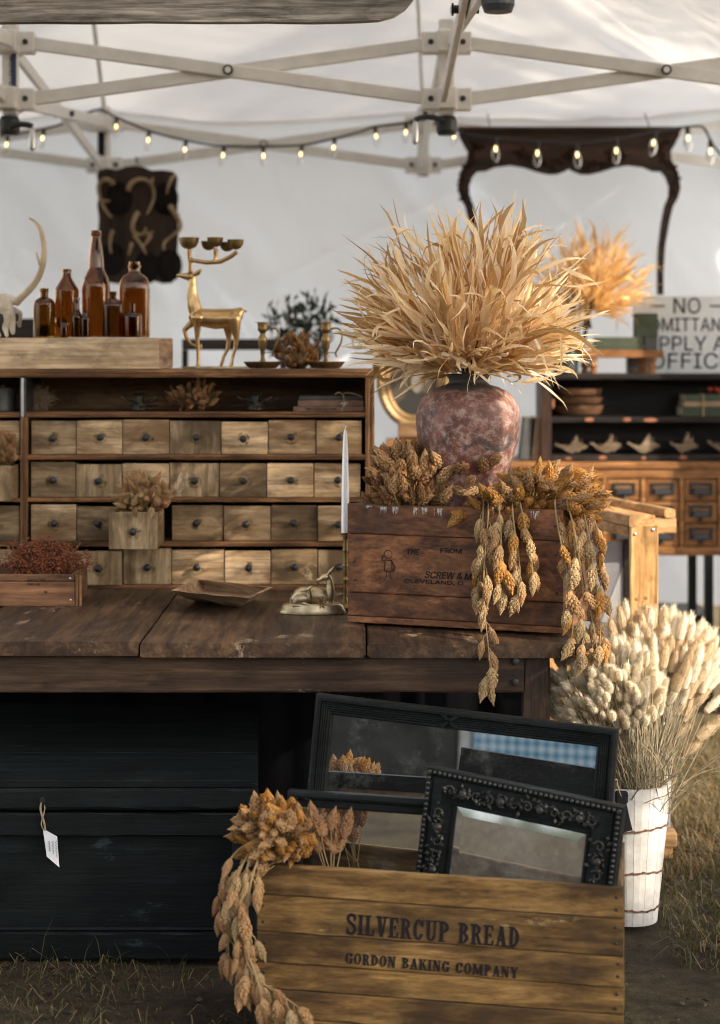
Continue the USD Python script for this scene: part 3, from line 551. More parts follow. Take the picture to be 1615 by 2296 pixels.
k2 = shapely.contains_xy(area2, c2[:, 0], c2[:, 1]) & ~shapely.contains_xy(area, c2[:, 0], c2[:, 1]) & (fb(np.stack([c2[:, 0] * 1.5, c2[:, 1] * 1.9, c2[:, 0] * 0 + 7], -1), 3, 15) > .43)
for x, y, D, r in ((310, 110, 8.85, .34), (1430, 140, 9.0, .22), (1560, 60, 8.7, .28), (1180, 60, 8.6, .2)): k2 &= np.hypot(*(c2 - sp(P(x, y, D))).T) > r
for c, r in lit: k2 &= np.hypot(*(c2 - c).T) > r + .05
cand = np.vstack([cand, c2[k2]]); tt = rt.uniform(6.6, 8.6, len(cand))
ctr = cand[:, :1] * Uu + cand[:, 1:] * Vv + tt[:, None] * SUN
lv = []
for c in ctr:
    L, W = rt.uniform(.07, .12), rt.uniform(.035, .055); R = frame_to(N(SUN + rt.normal(0, .55, 3)), rt.uniform(0, 6.28))
    q = np.array([(-L / 2, 0, 0), (-.1 * L, W / 2, .006), (L / 2, 0, -.006), (-.1 * L, -W / 2, .006)]) @ R.T + c
    lv.append(q)
lv = np.array(lv); k = np.arange(len(lv))[:, None] * 4
cm = ctr.mean(0); base = np.array([cm[0] + .4, cm[1] + .3, 0])
tree = Thing('shade_tree', 'added leafy tree outside the frame with crown shaped to shade the stall', 'tree', base)
tree.part('crown', (lv.reshape(-1, 3), np.concatenate([k + [0, 1, 2], k + [0, 2, 3]])), 'tree_leaf')
tk = base + (.0, .0, 2.9)
tree.part('trunk', tube(spline([base + (0, 0, -.1), base + (.06, .02, 1.2), base + (-.03, .05, 2.2), tk], 16), np.linspace(.16, .10, 16), 12), 'bark', smooth=True)
free = [c_ for c_ in ctr[::7] if min(np.hypot(*(sp(c_) - l_[0])) - l_[1] for l_ in lit) > .25]
for i in range(9):
    e = free[rt.integers(len(free))]; tree.part('limb', tube(spline([tk - (0, 0, .3), tk * .6 + e * .4 + rt.normal(0, .08, 3), e], 10), np.linspace(.05, .012, 10), 7), 'bark')

# ---------------- across the lane behind the eye: what the mirrors and the brass see
st = Thing('opposite_stall', 'stall table under a blue gingham cloth across the lane, seen only in the mirrors', 'stall', (-1.8, -2.2, 0))
st.part('tabletop', cbox(-2.62, -.6, -2.9, -2.0, .72, .76), 'mid_wood')
st.part('gingham_cloth', cbox(-2.64, -.58, -2.92, -1.98, .06, .765, .004), 'gingham')
for x in (-2.5, -.7):
    for y in (-2.8, -2.1): st.part('leg', cbox(x - .03, x + .03, y - .03, y + .03, 0, .72), 'mid_wood')
rk = Thing('dark_stall', 'dark cloth covered stall across the lane with a white corner post', 'stall', (-4.2, -2.4, 0))
rk.part('cloth', cbox(-5.6, -2.85, -3.0, -2.2, 0, 1.15, .01), 'stall_cloth')
rk.part('corner_post', cbox(-2.80, -2.73, -2.2, -2.13, 0, 2.3, .004), 'paint_white')
rh = np.random.default_rng(31); hc = rh.uniform((-24, -24, .1), (24, -16, 11.0), (9000, 3)); hc = hc[hc[:, 2] < 2.5 + 3 * fb(np.stack([hc[:, 0] * .25, hc[:, 0] * 0, hc[:, 0] * 0], -1), 3, 5)]
hq = np.array([(np.array([(-.5, 0, 0), (0, .35, .05), (.5, 0, 0), (0, -.35, .05)]) @ frame_to(rh.normal(0, 1, 3), rh.uniform(0, 6)).T) * rh.uniform(1.0, 2.0) + c for c in hc]); k = np.arange(len(hq))[:, None] * 4
solo('tree_row', (hq.reshape(-1, 3), np.concatenate([k + [0, 1, 2], k + [0, 2, 3]])), 'tree_leaf', 'far row of tall leafy trees along the back of the market field', 'trees', kind='stuff', loc=(0, -20, 0))
# ================================================================ LARGE FURNITURE
ZTAB = .765
# ---------------- the table
tab = Thing('plank_table', 'long dark worn plank table carrying the drawer case and the red crate', 'table', (-.4, 5.6, 0))
TX0, TX1, TYF, TYB = -1.45, .60, 4.885, 6.42
cuts = [TX0, -1.00, -.542, .016, TX1]
for i in range(4):
    a, b = cuts[i] + .002, cuts[i + 1] - .002; dz = (0, .002, -.001, -.006)[i]; dy = (0, .003, -.004, .018)[i]
    tab.part('top_plank', beam(((a + b) / 2, TYF + dy, ZTAB - .0175 + dz), ((a + b) / 2, TYB, ZTAB - .0175 + dz), (1, 0, 0), b - a, .035, n=16, c=.0042, wear=.7, seed=i), 'table_wood_y')
tab.part('apron', beam((TX0 + .05, TYF + .045, .688), (.405, TYF + .045, .688), (0, 0, 1), .102, .03, n=20, c=.004, seed=5), 'table_wood_x')
tab.part('apron', beam((TX0 + .05, TYB - .05, .688), (TX1 - .05, TYB - .05, .688), (0, 0, 1), .102, .03, n=8, c=.004, seed=6), 'table_wood_x')
tab.part('apron', beam((.43, TYF + .1, .688), (.43, TYB - .1, .688), (0, 0, 1), .10, .03, n=8, c=.004, seed=7), 'table_wood_x')
for x in (.437, TX0 + .08):
    for y in (TYF + .065, TYB - .06):
        tab.part('leg', beam((x, y, -.01), (x, y, ZTAB - .04), (1, 0, 0), .066, .066, n=10, c=.005, seed=int(y * 9)), 'table_wood_z')
for z in (.715, .664): tab.part('bolt', move(lathe([(0, 0), (.0095, 0), (.008, .007), (0, .009)], 12), (.385, TYF + .0295, z), Rx(math.pi / 2)), 'iron_grey')

bk = Thing('dark_drape', 'added black cloth darkening the space behind the table legs', 'cloth', (-.6, TYB - .16, 0))  # added black cloth keeps the space under the table dark
dx = np.linspace(-1.6, .52, 80); dzv = np.linspace(.0, .72, 6); DX, DZ = np.meshgrid(dx, dzv)
bk.part('cloth', (np.stack([DX, TYB - .16 + .015 * np.sin(DX * 23) + .01 * np.sin(DX * 51 + 1), DZ], -1).reshape(-1, 3), grid_faces(80, 6)), 'drape_black', smooth=True)
# ---------------- the drawer case on the table
DF, DB = 5.95, 6.24
def cz(y, D=DF): return EYE - (y - HY) / F * D
def cx(x, D=DF): return (x - CX) / F * D
case = Thing('drawer_case', 'wide wooden case of small knobbed drawers under an open shelf on the table', 'drawer case', (-.55, 6.1, ZTAB))
XL, XR = cx(-150), cx(840)
zs = {'top': (828, 846), 's1': (924, 936), 's2': (1019.5, 1031), 's3': (1116, 1126), 's4': (1214, 1226)}
def shelf(name, y0, y1, seed, x0=XL + .02, x1=XR - .0275, yf=DF):
    z1, z0 = cz(y0), cz(y1); m = [beam((x0, (yf + DB) / 2, (z0 + z1) / 2), (x1, (yf + DB) / 2, (z0 + z1) / 2), (0, 1, 0), DB - yf, z1 - z0, n=24, c=.003, wear=.4, seed=seed)]
    for t in (.33, .68): m.append(cbox(x0 + .001, x1 - .001, yf - .0025, yf + .01, z0 + (z1 - z0) * t - .0028, z0 + (z1 - z0) * t + .0018, .001))     # beaded front edge
    case.part(name, cat(m), 'case_wood_x')
shelf('top_board', 828, 846, 1, XL - .005, XR + .006, DF - .004)
for k in ('s1', 's2', 's3', 's4'): shelf('shelf', *zs[k], seed=ord(k[1]))
case.part('bottom_rail', cat([cbox(XL + .02, XR - .02, DF - .004, DB, ZTAB + .001, cz(1322), .003), cbox(XL + .02, XR - .02, DF - .008, DB, cz(1320.5), cz(1312), .003)]), 'case_wood_x')
case.part('side_panel', cat([cbox(XR - .027, XR, DF - .002, DB, ZTAB, cz(846.5), .002), cbox(XR - .020, XR - .014, DF - .005, DF + .01, ZTAB, cz(846.5), .001), cbox(XR - .009, XR - .004, DF - .005, DF + .01, ZTAB, cz(846.5), .001)]), 'case_wood_z', label='right end panel with a beaded front edge')
case.part('side_panel', cbox(XL, XL + .02, DF, DB, ZTAB, cz(846.5), .002), 'case_wood_z')
case.part('back_panel', cbox(XL + .02, XR - .02, DB - .012, DB + .003, ZTAB, cz(846.5), .001), 'case_back')
dvx = (cx(46), cx(62))
case.part('divider', cat([cbox(dvx[0], dvx[1], DF - .006, DB - .014, ZTAB, cz(936), .002)] + [cbox(dvx[0] + .004 + .0065 * k, dvx[0] + .008 + .0065 * k, DF - .0085, DF + .01, ZTAB, cz(936), .001) for k in range(3)]), 'case_wood_z')
case.part('divider_cap', cbox(dvx[0] - .001, dvx[1] - .004, DF - .008, DB - .014, cz(936) + .0005, cz(846.5), .003), 'iron_grey', label='bare grey metal strip on the upright of the open shelf')
case.part('divider_cap_edge', cbox(dvx[0] + .003, dvx[1] - .010, DF - .0095, DF + .0, cz(935), cz(847), .001), 'paint_white')
rd = np.random.default_rng(12)
rows = [(942, 1019), (1037.5, 1115.5), (1133, 1213.5), (1232, 1311.5)]
cols = [[68, 170.5, 274, 380, 495.5, 601, 709, 812], [68, 169, 273, 379, 492, 598, 704, 809], [68, 171, 264, 384, 501, 607, 712, 812], [72, 170, 275, 384, 503, 607, 712, 812]]
tones = {(0, 0): 'drawer_front', (0, 1): 'drawer_front', (0, 3): 'drawer_front_b', (1, 0): 'drawer_front_c', (1, 4): 'drawer_front_c', (2, 1): 'drawer_front_c', (2, 3): 'drawer_front_c', (2, 5): 'drawer_front_c', (3, 5): 'drawer_front_c', (3, 2): 'drawer_front_b', (1, 3): 'drawer_front_b'}
def drawer(x0, x1, yt, yb, pull, tone, tilt=0.0, knobdx=0.0, D=DF):
    """open box drawer; x and y as they measure on the case's front plane, pulled out by pull"""
    X0, X1, Z1, Z0 = cx(x0) + .0012, cx(x1) - .0012, cz(yt), cz(yb) + .0008; y = D + .010 - pull; L = .235
    box = [cbox(X0 + .003, X0 + .011, y + .011, y + L, Z0, Z1 - .004, .001), cbox(X1 - .011, X1 - .003, y + .011, y + L, Z0, Z1 - .004, .001), cbox(X0 + .003, X1 - .003, y + L - .010, y + L, Z0, Z1 - .006, .001), cbox(X0 + .011, X1 - .011, y + .011, y + L - .01, Z0 + .003, Z0 + .009, .001)]
    d = case.part('drawer', cat(box), 'drawer_side')
    fv, ff = cbox(X0, X1, y, y + .0115, Z0, Z1, .0016); fv = fv.copy(); fv[:, 2] += (fv[:, 0] - X0) * rd.uniform(-.012, .012) * (fv[:, 2] > (Z0 + Z1) / 2); case.part('drawer_front', (fv, ff), tone, under=d)
    kx, kz = (X0 + X1) / 2 + knobdx, (Z0 + Z1) / 2 + rd.uniform(-.003, .001)
    case.part('knob', move(lathe([(0, .0), (.010, .0), (.0105, .003), (.0055, .006), (.005, .010), (.009, .013), (.0108, .017), (.0095, .021), (.004, .0235), (.0035, .025), (0, .0255)], 18), (kx, y + .0005, kz), Rx(math.pi / 2)), 'knob_black', under=d, smooth=40)
    case.part('knob_stain', place(prism(Point(0, 0).buffer(.021, 10), .0003), (kx + rd.uniform(-.003, .004), y - .0006, kz - .002), (1, 0, 0), UPV), 'grime', under=d)
    na = [ball((X + rd.uniform(-.001, .001), y - .0002, Z0 + (Z1 - Z0) * t + rd.uniform(-.003, .003)), .0016, 0) for X in (X0 + .006, X1 - .006) for t in (.14, .48, .83)]
    case.part('nails', cat(na), 'black_iron', under=d, kind='stuff')
    return X0, X1, y, Z0, Z1
opened = None
for r, (yt, yb) in enumerate(rows):
    c = cols[r]
    for k in range(7):
        if (r, k) == (2, 2): opened = drawer(266, 372, yt, yb, .25, 'drawer_front_b'); continue
        tone = tones.get((r, k), ['drawer_front', 'drawer_front', 'drawer_front_b'][rd.integers(3)])
        drawer(c[k], c[k + 1], yt + rd.uniform(-1.5, 2) + (2 if k % 3 == 1 else 0), yb, rd.uniform(-.002, .006) + (.018 if (r, k) in ((3, 1), (2, 6)) else 0), tone, knobdx=rd.uniform(-.004, .004))
    for q, (a, b) in enumerate(((-52, 44), (-146, -54))):
        drawer(a, b, yt + 1, yb, .16 if (r, q) == (1, 0) else .004, ['drawer_front', 'drawer_front_b', 'drawer_front_c', 'drawer_front'][(r + q) % 4], knobdx=-.01)

# ---------------- the red crate on the table, turned, with the jar in it
def crate(name, label, catg, A, B, depth, ztop, zbot, bands, mx, my, t=.014, group=None, seed=0, roll=0.0):
    """an open box whose front face runs from A to B (plan points); bands: heights of the boards from the top"""
    A, B = np.array([*A, 0.0]), np.array([*B, 0.0]); u = N(B - A); n = np.array([-u[1], u[0], 0]); L = np.linalg.norm(B - A)
    class Rolled(Thing):
        def part(s, nm, mesh, *a, **k):
            v, f = VF(mesh); v = v.copy(); v[:, 2] -= roll * ((v - A) @ u) * (0 if 'letter' in nm else 1); return Thing.part(s, nm, (v, f), *a, **k)
    th = Rolled(name, label, catg, (A + B) / 2 + n * depth / 2 + (0, 0, zbot)); Zs = ztop - np.cumsum([0] + list(bands)) / sum(bands) * (ztop - zbot); r = np.random.default_rng(seed)
    for face, (p, q, m) in enumerate(((A, B, mx), (A + n * depth, B + n * depth, mx))):
        for k in range(len(bands)):
            o = n * (t / 2 if face == 0 else -t / 2) + n * r.uniform(-.0012, .0012)
            zc, w = (Zs[k] + Zs[k + 1]) / 2, Zs[k] - Zs[k + 1] - .0016
            th.part('board', beam(p + o + (0, 0, zc), q + o + (0, 0, zc), (0, 0, 1), w, t, n=24, c=.0022, wear=.45, seed=seed + k + 9 * face), m)
    for e, p in enumerate((A, B)):
        s = 1 if e == 0 else -1; o = u * s * (t / 2 + .001)
        hs = np.linspace(zbot + .002, ztop - .002, 3)
        for k in range(2):
            th.part('end_board', beam(p + o + n * (t + .001) + (0, 0, (hs[k] + hs[k + 1]) / 2), p + o + n * (depth - t - .001) + (0, 0, (hs[k] + hs[k + 1]) / 2), (0, 0, 1), hs[k + 1] - hs[k] - .0015, t, n=8, seed=seed + 30 + k), my)
    c = (A + B) / 2 + n * depth / 2; th.part('floor_board', beam(c - u * (L / 2 - t) + (0, 0, zbot + .008), c + u * (L / 2 - t) + (0, 0, zbot + .008), n, depth - 2 * t - .002, .012, n=4, seed=seed + 50), mx)
    return th, A, u, n, Zs
RA, RB = (-.0325, 5.235), (.513, 5.02)
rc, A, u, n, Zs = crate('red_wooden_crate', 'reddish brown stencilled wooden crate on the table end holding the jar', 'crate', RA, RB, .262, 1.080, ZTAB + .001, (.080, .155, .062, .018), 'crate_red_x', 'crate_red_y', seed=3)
def on_face(px, py, A, u, n, off):
    """where the sight line through a pixel meets the crate's front"""
    d = np.array([(px - CX) / F, 1.0, -(py - HY) / F]); o = np.array([0, 0, EYE]); k = ((A - o) @ n - off) / (d @ n); return o + d * k
def face_text(th, txt, x0, y0, h, sx, shear, mtl, A, u, n, bold=True, name='lettering', off=.0016):
    th.part(name, text_on(txt, h, on_face(x0, y0, A, u, n, off), u, UPV, .0005, bold, sx, shear), mtl)
face_text(rc, 'THE', 910, 1243, .0150, .90, .22, 'faded_ink', A, u, n); face_text(rc, 'FROM', 986, 1239, .0118, 1.30, 0, 'faded_ink', A, u, n)
face_text(rc, 'SCREW & ME', 951, 1295, .0165, 1.0, .25, 'faded_ink', A, u, n); face_text(rc, 'CLEVELAND, O', 906, 1306, .0096, 1.72, 0, 'faded_ink', A, u, n)
# small plain inked figure on the left of the face
o = on_face(871, 1296, A, u, n, .0018); O2 = lambda a, b: (a, b)
fig = unary_union([Point(0, .062).buffer(.0115).difference(Point(0, .062).buffer(.0100)), Polygon([(-.009, .047), (.009, .047), (.011, .018), (-.011, .018)]).buffer(.001).difference(Polygon([(-.008, .045), (.008, .045), (.0095, .0195), (-.0095, .0195)])),
                   LineString([(-.005, .018), (-.0055, 0)]).buffer(.0007), LineString([(.005, .018), (.0055, 0), (.008, 0)]).buffer(.0008), LineString([(-.009, .044), (-.018, .046), (-.014, .060)]).buffer(.0009), LineString([(.009, .044), (.018, .030), (.015, .018)]).buffer(.0016)])
rc.part('ink_figure', place(prism(fig, .0005), o, u, UPV), 'faded_ink')
r = np.random.default_rng(8); drips = []
for (x, y) in ((829, 1134), (858, 1136), (884, 1136), (931, 1138), (952, 1138), (985, 1140), (1201, 1146)):
    p = on_face(x, y, A, u, n, .0017)
    for _ in range(16):
        a = r.normal(0, .0045); L = r.uniform(.002, .017) * (1.3 if x != 829 else .5); drips.append(Polygon([(a, 0), (a + .0013, 0), (a + .0008, -L), (a + .0003, -L)])); 
    rc.part('paint_drips', place(prism(unary_union(drips), .0004), p, u, UPV), 'drip_white'); drips = []
nl = [ball(on_face(x, y, A, u, n, .001), .0035, 1, (1, .5, 1)) for x, y in ((797, 1201 - 12), (796, 1258), (798, 1300), (1245, 1180), (1247, 1245), (1249, 1330))]
rc.part('nail_heads', cat(nl), 'black_iron')

# ---------------- the bread crate on the ground
BA, BB = (-.2187, 4.25), (.549, 4.143)
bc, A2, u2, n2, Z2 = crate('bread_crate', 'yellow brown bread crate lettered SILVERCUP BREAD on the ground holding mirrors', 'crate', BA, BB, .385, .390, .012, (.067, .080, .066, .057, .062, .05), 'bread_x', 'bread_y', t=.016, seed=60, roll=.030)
STEM, THIN, SRF = .155, .075, .062
def srf(x, y, w=.30): return sbox(x - w / 2, y, x + w / 2, y + SRF)
def vs(x, w=STEM): return unary_union([sbox(x, 0, x + w, 1), srf(x + w / 2, 0, w + .17), srf(x + w / 2, 1 - SRF, w + .17)])
def ring(cx, cy, rx, ry, w=STEM, t=.07):
    E = lambda a, b: affinity.scale(Point(cx, cy).buffer(1, 24), a, b)
    return E(rx, ry).difference(E(rx - w, ry - t))
def diag(x0, y0, x1, y1, w): return Polygon([(x0 - w / 2, y0), (x0 + w / 2, y0), (x1 + w / 2, y1), (x1 - w / 2, y1)])
def bowl(y0, y1, x0, rx): c = (y0 + y1) / 2; return ring(x0, c, rx, (y1 - y0) / 2).intersection(sbox(x0, y0, x0 + rx + .1, y1))
def spath(pts, w): return LineString(spline(np.array([(a, b, 0.0) for a, b in pts]), 40)[:, :2]).buffer(w, cap_style=2)
G = {
    'I': (vs(.09), .33), 'L': (unary_union([vs(.09), sbox(.16, 0, .50, SRF + .02), Polygon([(.50, 0), (.50, .32), (.44, .28), (.40, .07)])]), .55),
    'E': (unary_union([vs(.09), sbox(.16, 0, .50, .07), sbox(.16, .93, .48, 1), sbox(.16, .47, .38, .54), Polygon([(.52, 0), (.52, .30), (.46, .26), (.42, .07)]), Polygon([(.50, 1), (.50, .72), (.45, .75), (.41, .93)]), sbox(.36, .38, .40, .63)]), .56),
    'V': (unary_union([diag(.15, 1, .30, 0, .17), diag(.48, 1, .32, 0, .085), srf(.15, .94, .30), srf(.48, .94, .24)]), .60),
    'A': (unary_union([diag(.14, 0, .30, 1, .085), diag(.48, 0, .31, 1, .17), sbox(.2, .27, .42, .335), srf(.13, 0, .26), srf(.48, 0, .30)]), .62),
    'C': (unary_union([ring(.30, .5, .26, .51).difference(sbox(.38, .30, .7, .70)), Polygon([(.47, .66), (.55, .66), (.55, 1), (.50, 1), (.44, .85)])]), .60),
    'G': (unary_union([ring(.30, .5, .26, .51).difference(sbox(.38, .45, .7, .70)), Polygon([(.47, .66), (.55, .66), (.55, 1), (.50, 1), (.44, .85)]), sbox(.42, .04, .55, .46), srf(.47, .42, .30)]), .63),
    'O': (ring(.30, .5, .27, .51), .60), 'U': (unary_union([sbox(.09, .25, .245, 1), srf(.167, .94, .33), sbox(.46, .25, .535, 1), srf(.50, .94, .24), ring(.312, .28, .223, .29, .12, .08).intersection(sbox(0, -.1, .7, .28))]), .64),
    'P': (unary_union([vs(.09), bowl(.44, 1, .2, .33)]), .58), 'R': (unary_union([vs(.09), bowl(.46, 1, .2, .32), diag(.50, 0, .34, .5, .15), srf(.52, 0, .2)]), .62),
    'B': (unary_union([vs(.09), bowl(.5, 1, .2, .30), bowl(0, .56, .2, .34)]), .60), 'D': (unary_union([vs(.09), bowl(0, 1, .18, .38)]), .62),
    'N': (unary_union([sbox(.10, 0, .165, 1), srf(.13, 0, .22), srf(.11, .94, .22), sbox(.49, 0, .555, 1), srf(.52, .94, .22), diag(.17, 1, .49, 0, .17)]), .66),
    'K': (unary_union([vs(.09), diag(.22, .42, .52, .97, .09), diag(.54, .03, .33, .62, .16), srf(.50, .94, .24), srf(.54, 0, .24)]), .65),
    'M': (unary_union([sbox(.09, 0, .155, 1), srf(.12, 0, .22), srf(.11, .94, .2), sbox(.62, 0, .775, 1), srf(.70, 0, .32), srf(.71, .94, .27), diag(.17, 1, .41, .06, .16), diag(.66, 1, .43, .06, .08)]), .86),
    'Y': (unary_union([sbox(.24, 0, .395, .5), srf(.317, 0, .33), diag(.13, 1, .31, .42, .16), diag(.51, 1, .34, .42, .085), srf(.13, .94, .28), srf(.51, .94, .22)]), .60),
    'S': (unary_union([spath([(.47, .80), (.36, .955), (.20, .95), (.11, .80), (.17, .63), (.33, .50), (.46, .36), (.47, .18), (.36, .05), (.20, .05), (.10, .20)], .066), Polygon([(.43, .68), (.50, .68), (.50, 1), (.45, 1)]), Polygon([(.06, 0), (.11, 0), (.13, .32), (.06, .32)])]), .57), ' ': (Polygon(), .34)}
def serif(txt, h, width):
    x, gs = 0, []
    for c in txt:
        g, w = G[c]
        if not g.is_empty: gs.append(affinity.translate(g.buffer(.008), x, 0))
        x += w + .045
    sx = width / x; m = unary_union(gs).simplify(.004); return affinity.scale(m, sx, h, origin=(0, 0))
for txt, x0, y0, x1, y1, hh in (('SILVERCUP BREAD', 775, 2094, 1168, 2126, .0425), ('GORDON BAKING COMPANY', 774, 2160, 1163, 2194, .0225)):
    a, b = on_face(x0, y0, A2, u2, n2, .0018), on_face(x1, y1, A2, u2, n2, .0018); d = b - a; L = np.linalg.norm(d); d = N(d)
    bc.part('lettering', place(prism(serif(txt, hh, L), .0005), a, d, np.cross(n2, d) * -1 if np.cross(n2, d)[2] < 0 else np.cross(n2, d)), 'stencil_ink')

for x in (592, 1384):
    for y in (1962, 1990, 2030, 2066, 2112, 2140, 2180, 2212):
        p = on_face(x + (y % 7) - 3, y + (x - 580) * .062, A2, u2, n2, .0006); Thing.part(bc, 'nail_head', ball(p, .0038, 1, (1, .5, 1)), 'black_iron')
# ---------------- the dark chest under the table front
ch = Thing('black_chest', 'large blackened blue chest with a sloping lid standing under the table', 'chest', (-.8, 5.1, 0))
X0, X1, YF = -1.45, P(575, 2100, 4.85)[0], 4.85
z = lambda y: EYE - (y - HY) / F * YF
YL = 5.42
for k, (a, b) in enumerate(((0, .33), (.335, .68), (.685, 1))):
    q0, q1 = np.array([0, YF - .006, .4365]), np.array([0, YL, .520]); p, q = q0 + (q1 - q0) * a, q0 + (q1 - q0) * b; c = (p + q) / 2
    v, f = beam((X0, c[1], c[2] - .009), ((579 - CX) / F * c[1], c[1], c[2] - .009), q - p, np.linalg.norm(q - p) + .0012, .018, n=18, c=.0009, seed=70 + k); v = v.copy(); v[:, 0] += (579 - CX) / F * (v[:, 1] - c[1]) * (v[:, 0] > X1 - .2)
    ch.part('lid_board', (v, f), 'chest_x')
ch.part('lid_front', beam((X0, YF - .004, z(1790)), (X1 + .004, YF - .004, z(1790)), UPV, .0520, .024, n=24, c=.0045, wear=.8, seed=74), 'chest_x')
ch.part('front_rail', beam((X0, YF + .006, z(1848)), (X1, YF + .006, z(1848)), UPV, .0560, .024, n=20, c=.003, seed=75), 'chest_x')
for k, (a, b) in enumerate(((1873, 1988), (1989.5, 2098))):
    ch.part('front_panel', beam((X0, YF + .022, (z(a) + z(b)) / 2), (X1 - .055, YF + .022, (z(a) + z(b)) / 2), UPV, z(a) - z(b) + .001, .014, n=14, c=.0005, seed=76 + k), 'chest_x')
ch.part('front_stile', beam((X1 - .030, YF + .008, z(2104)), (X1 - .030, YF + .008, z(1875)), (1, 0, 0), .058, .024, n=10, c=.003, seed=80), 'chest_z')
ch.part('skirting', cat([beam((X0, YF + .004, .032), (X1, YF + .004, .032), UPV, .066, .028, n=20, c=.003, seed=81), cbox(X0, X1, YF + .0, YF + .030, .0655, .0745, .004)]), 'chest_x')
xe = lambda y_: (577 - CX) / F * y_ - .001
ch.part('end_panel', hull([(xe(y_) - d_, y_, z_) for y_, zt_ in ((YF + .02, .42), (YL, .50)) for d_ in (0, .018) for z_ in (0, zt_)]), 'chest_z')
ch.part('back_panel', cbox(X0, X1 - .06, YL - .02, YL - .002, 0, .50, .003), 'chest_x')
tg = Thing('price_tag', 'white paper tag tied with twine to the front of the black chest', 'tag', P(112, 1900, YF - .01))
tp = [P(x, y, YF - .013) for x, y in ((96, 1858), (128, 1876), (133, 1945), (105, 1921))]
tg.part('tag_card', cat([(np.array(tp + [p + (0, .0008, 0) for p in tp]), np.array([(0, 1, 2), (0, 2, 3), (4, 6, 5), (4, 7, 6), (0, 4, 5), (0, 5, 1), (1, 5, 6), (1, 6, 2), (2, 6, 7), (2, 7, 3), (3, 7, 4), (3, 4, 0)]))]), 'paper_white')
tg.part('twine', cat([tube(spline([P(95, 1796, YF - .014), P(91, 1815, YF - .017), P(97, 1838, YF - .018), P(101, 1862, YF - .0155)], 24), .0026 , 6), tube(spline([P(96, 1796, YF - .014), P(99, 1822, YF - .016), P(93, 1846, YF - .017), P(101, 1862, YF - .0150)], 24), .0016, 6)]), 'twine')
r = np.random.default_rng(5); wr = []
U3, V3 = N(tp[3] - tp[0]), N(tp[0] - tp[1])
for ln, (x, y) in enumerate(((125, 1885), (118, 1885), (110, 1886))):
    pts = [P(x, y, YF - .0137) + N(tp[2] - tp[1]) * t * .042 * (1 - .2 * ln) + np.array([1, 0, 0]) * .0028 * math.sin(t * 40 + ln) * r.uniform(.5, 1) for t in np.linspace(0, 1, 26)]
    wr.append(tube(pts, .0004, 4))
tg.part('handwriting', cat(wr), 'ink')
sc = ch.part('lock_hole', move(lathe([(0, .002), (.007, .002), (.0075, 0), (0, 0)], 14), P(95, 1793, YF - .0165), Rx(math.pi / 2)), 'black_iron')
# ================================================================ DRIED PLANTS
def ear_mesh(L, R, seed, rows=11, per=6, blunt=1.0):
    """a seed ear along +z: overlapping pointed scales round a core"""
    r = np.random.default_rng(seed); V, Fc = [], []
    for i in range(rows):
        t = i / (rows - 1); rad = R * np.interp(t, [0, .12, .35, .6, .85, 1], [.55, .85, 1.0, .92, .62, .26]) * blunt
        z = L * (.0 + .80 * t); n = per if t < .7 else per - 1 if t < .95 else 3
        for k in range(n):
            a = (k + .5 * (i % 2)) / n * 2 * math.pi + r.uniform(-.14, .14); ca, sa = math.cos(a), math.sin(a)
            o, ta, up = np.array([ca, sa, 0]), np.array([-sa, ca, 0]), np.array([0, 0, 1.0])
            sl = L * .185 * r.uniform(.85, 1.15); w = R * .74 * r.uniform(.85, 1.12) * (1 - .4 * t); fl = r.uniform(.9, 1.12); nx = R * np.interp(t + .16, [0, .12, .35, .6, .85, 1.1], [.55, .85, 1.0, .92, .62, .05])
            b = o * rad * .50 + up * (z - sl * .15); m1 = o * rad * .84 + up * (z + sl * .40) + ta * w * .5; m2 = o * rad * .84 + up * (z + sl * .40) - ta * w * .5
            md = o * rad * 1.08 * fl + up * (z + sl * .42); tip = o * (nx * .98 * fl) + up * (z + sl * 1.12)
            j = len(V); V += [b, m1, md, m2, tip]; Fc += [(j, j + 1, j + 2), (j, j + 2, j + 3), (j + 1, j + 4, j + 2), (j + 2, j + 4, j + 3)]
    c, f = lathe([(0, 0), (R * .5, L * .08), (R * .72, L * .4), (R * .5, L * .75), (0, L * .93)], 6)
    return np.vstack([V, c]), np.vstack([Fc, f + len(V)])
EARS = [ear_mesh(1.0, .195, s, rows=11 - s % 2, per=6) for s in range(5)] + [ear_mesh(1.0, .235, 9 + s, rows=9, per=6) for s in range(3)]
def put_ear(th, p, d, L, mtl, r, bend=.12):
    v, f = EARS[r.integers(len(EARS))]; v = v.copy(); b = r.normal(0, bend, 2)
    v[:, 0] += b[0] * v[:, 2] ** 2; v[:, 1] += b[1] * v[:, 2] ** 2
    v[:, :2] *= r.uniform(.85, 1.12)
    th.part('ear', (v * L @ frame_to(d, r.uniform(0, 6.28)).T + p, f), mtl)
def strand(th, path, n, L, mtl, r, stems, spread=.85, start=.12):
    """ears hanging alternately from a drooping stem"""
    q = spline(path, 50); stems.append(tube(q, np.linspace(.0022, .0012, 50), 5))
    for i in range(n):
        k = int((start + (1 - start) * (i + .3) / n) * 48); d = N(q[min(49, k + 3)] - q[max(0, k - 3)])
        side = N(np.cross(d, (r.normal(0, 1, 3)))); a = (r.uniform(.5, 1.0) * spread)
        dd = N(N(d) + side * a + (0, 0, -.55)); p0 = q[k]; p1 = p0 + dd * r.uniform(.012, .03)
        stems.append(tube([p0, p0 * .5 + p1 * .5 + side * .003, p1], .0011, 4)); put_ear(th, p1, N(dd + (0, 0, -.75)), L * r.uniform(.85, 1.2), mtl if isinstance(mtl, str) else mtl[r.integers(len(mtl))], r)
    put_ear(th, q[-1], N(q[-1] - q[-4]), L, mtl if isinstance(mtl, str) else mtl[0], r)
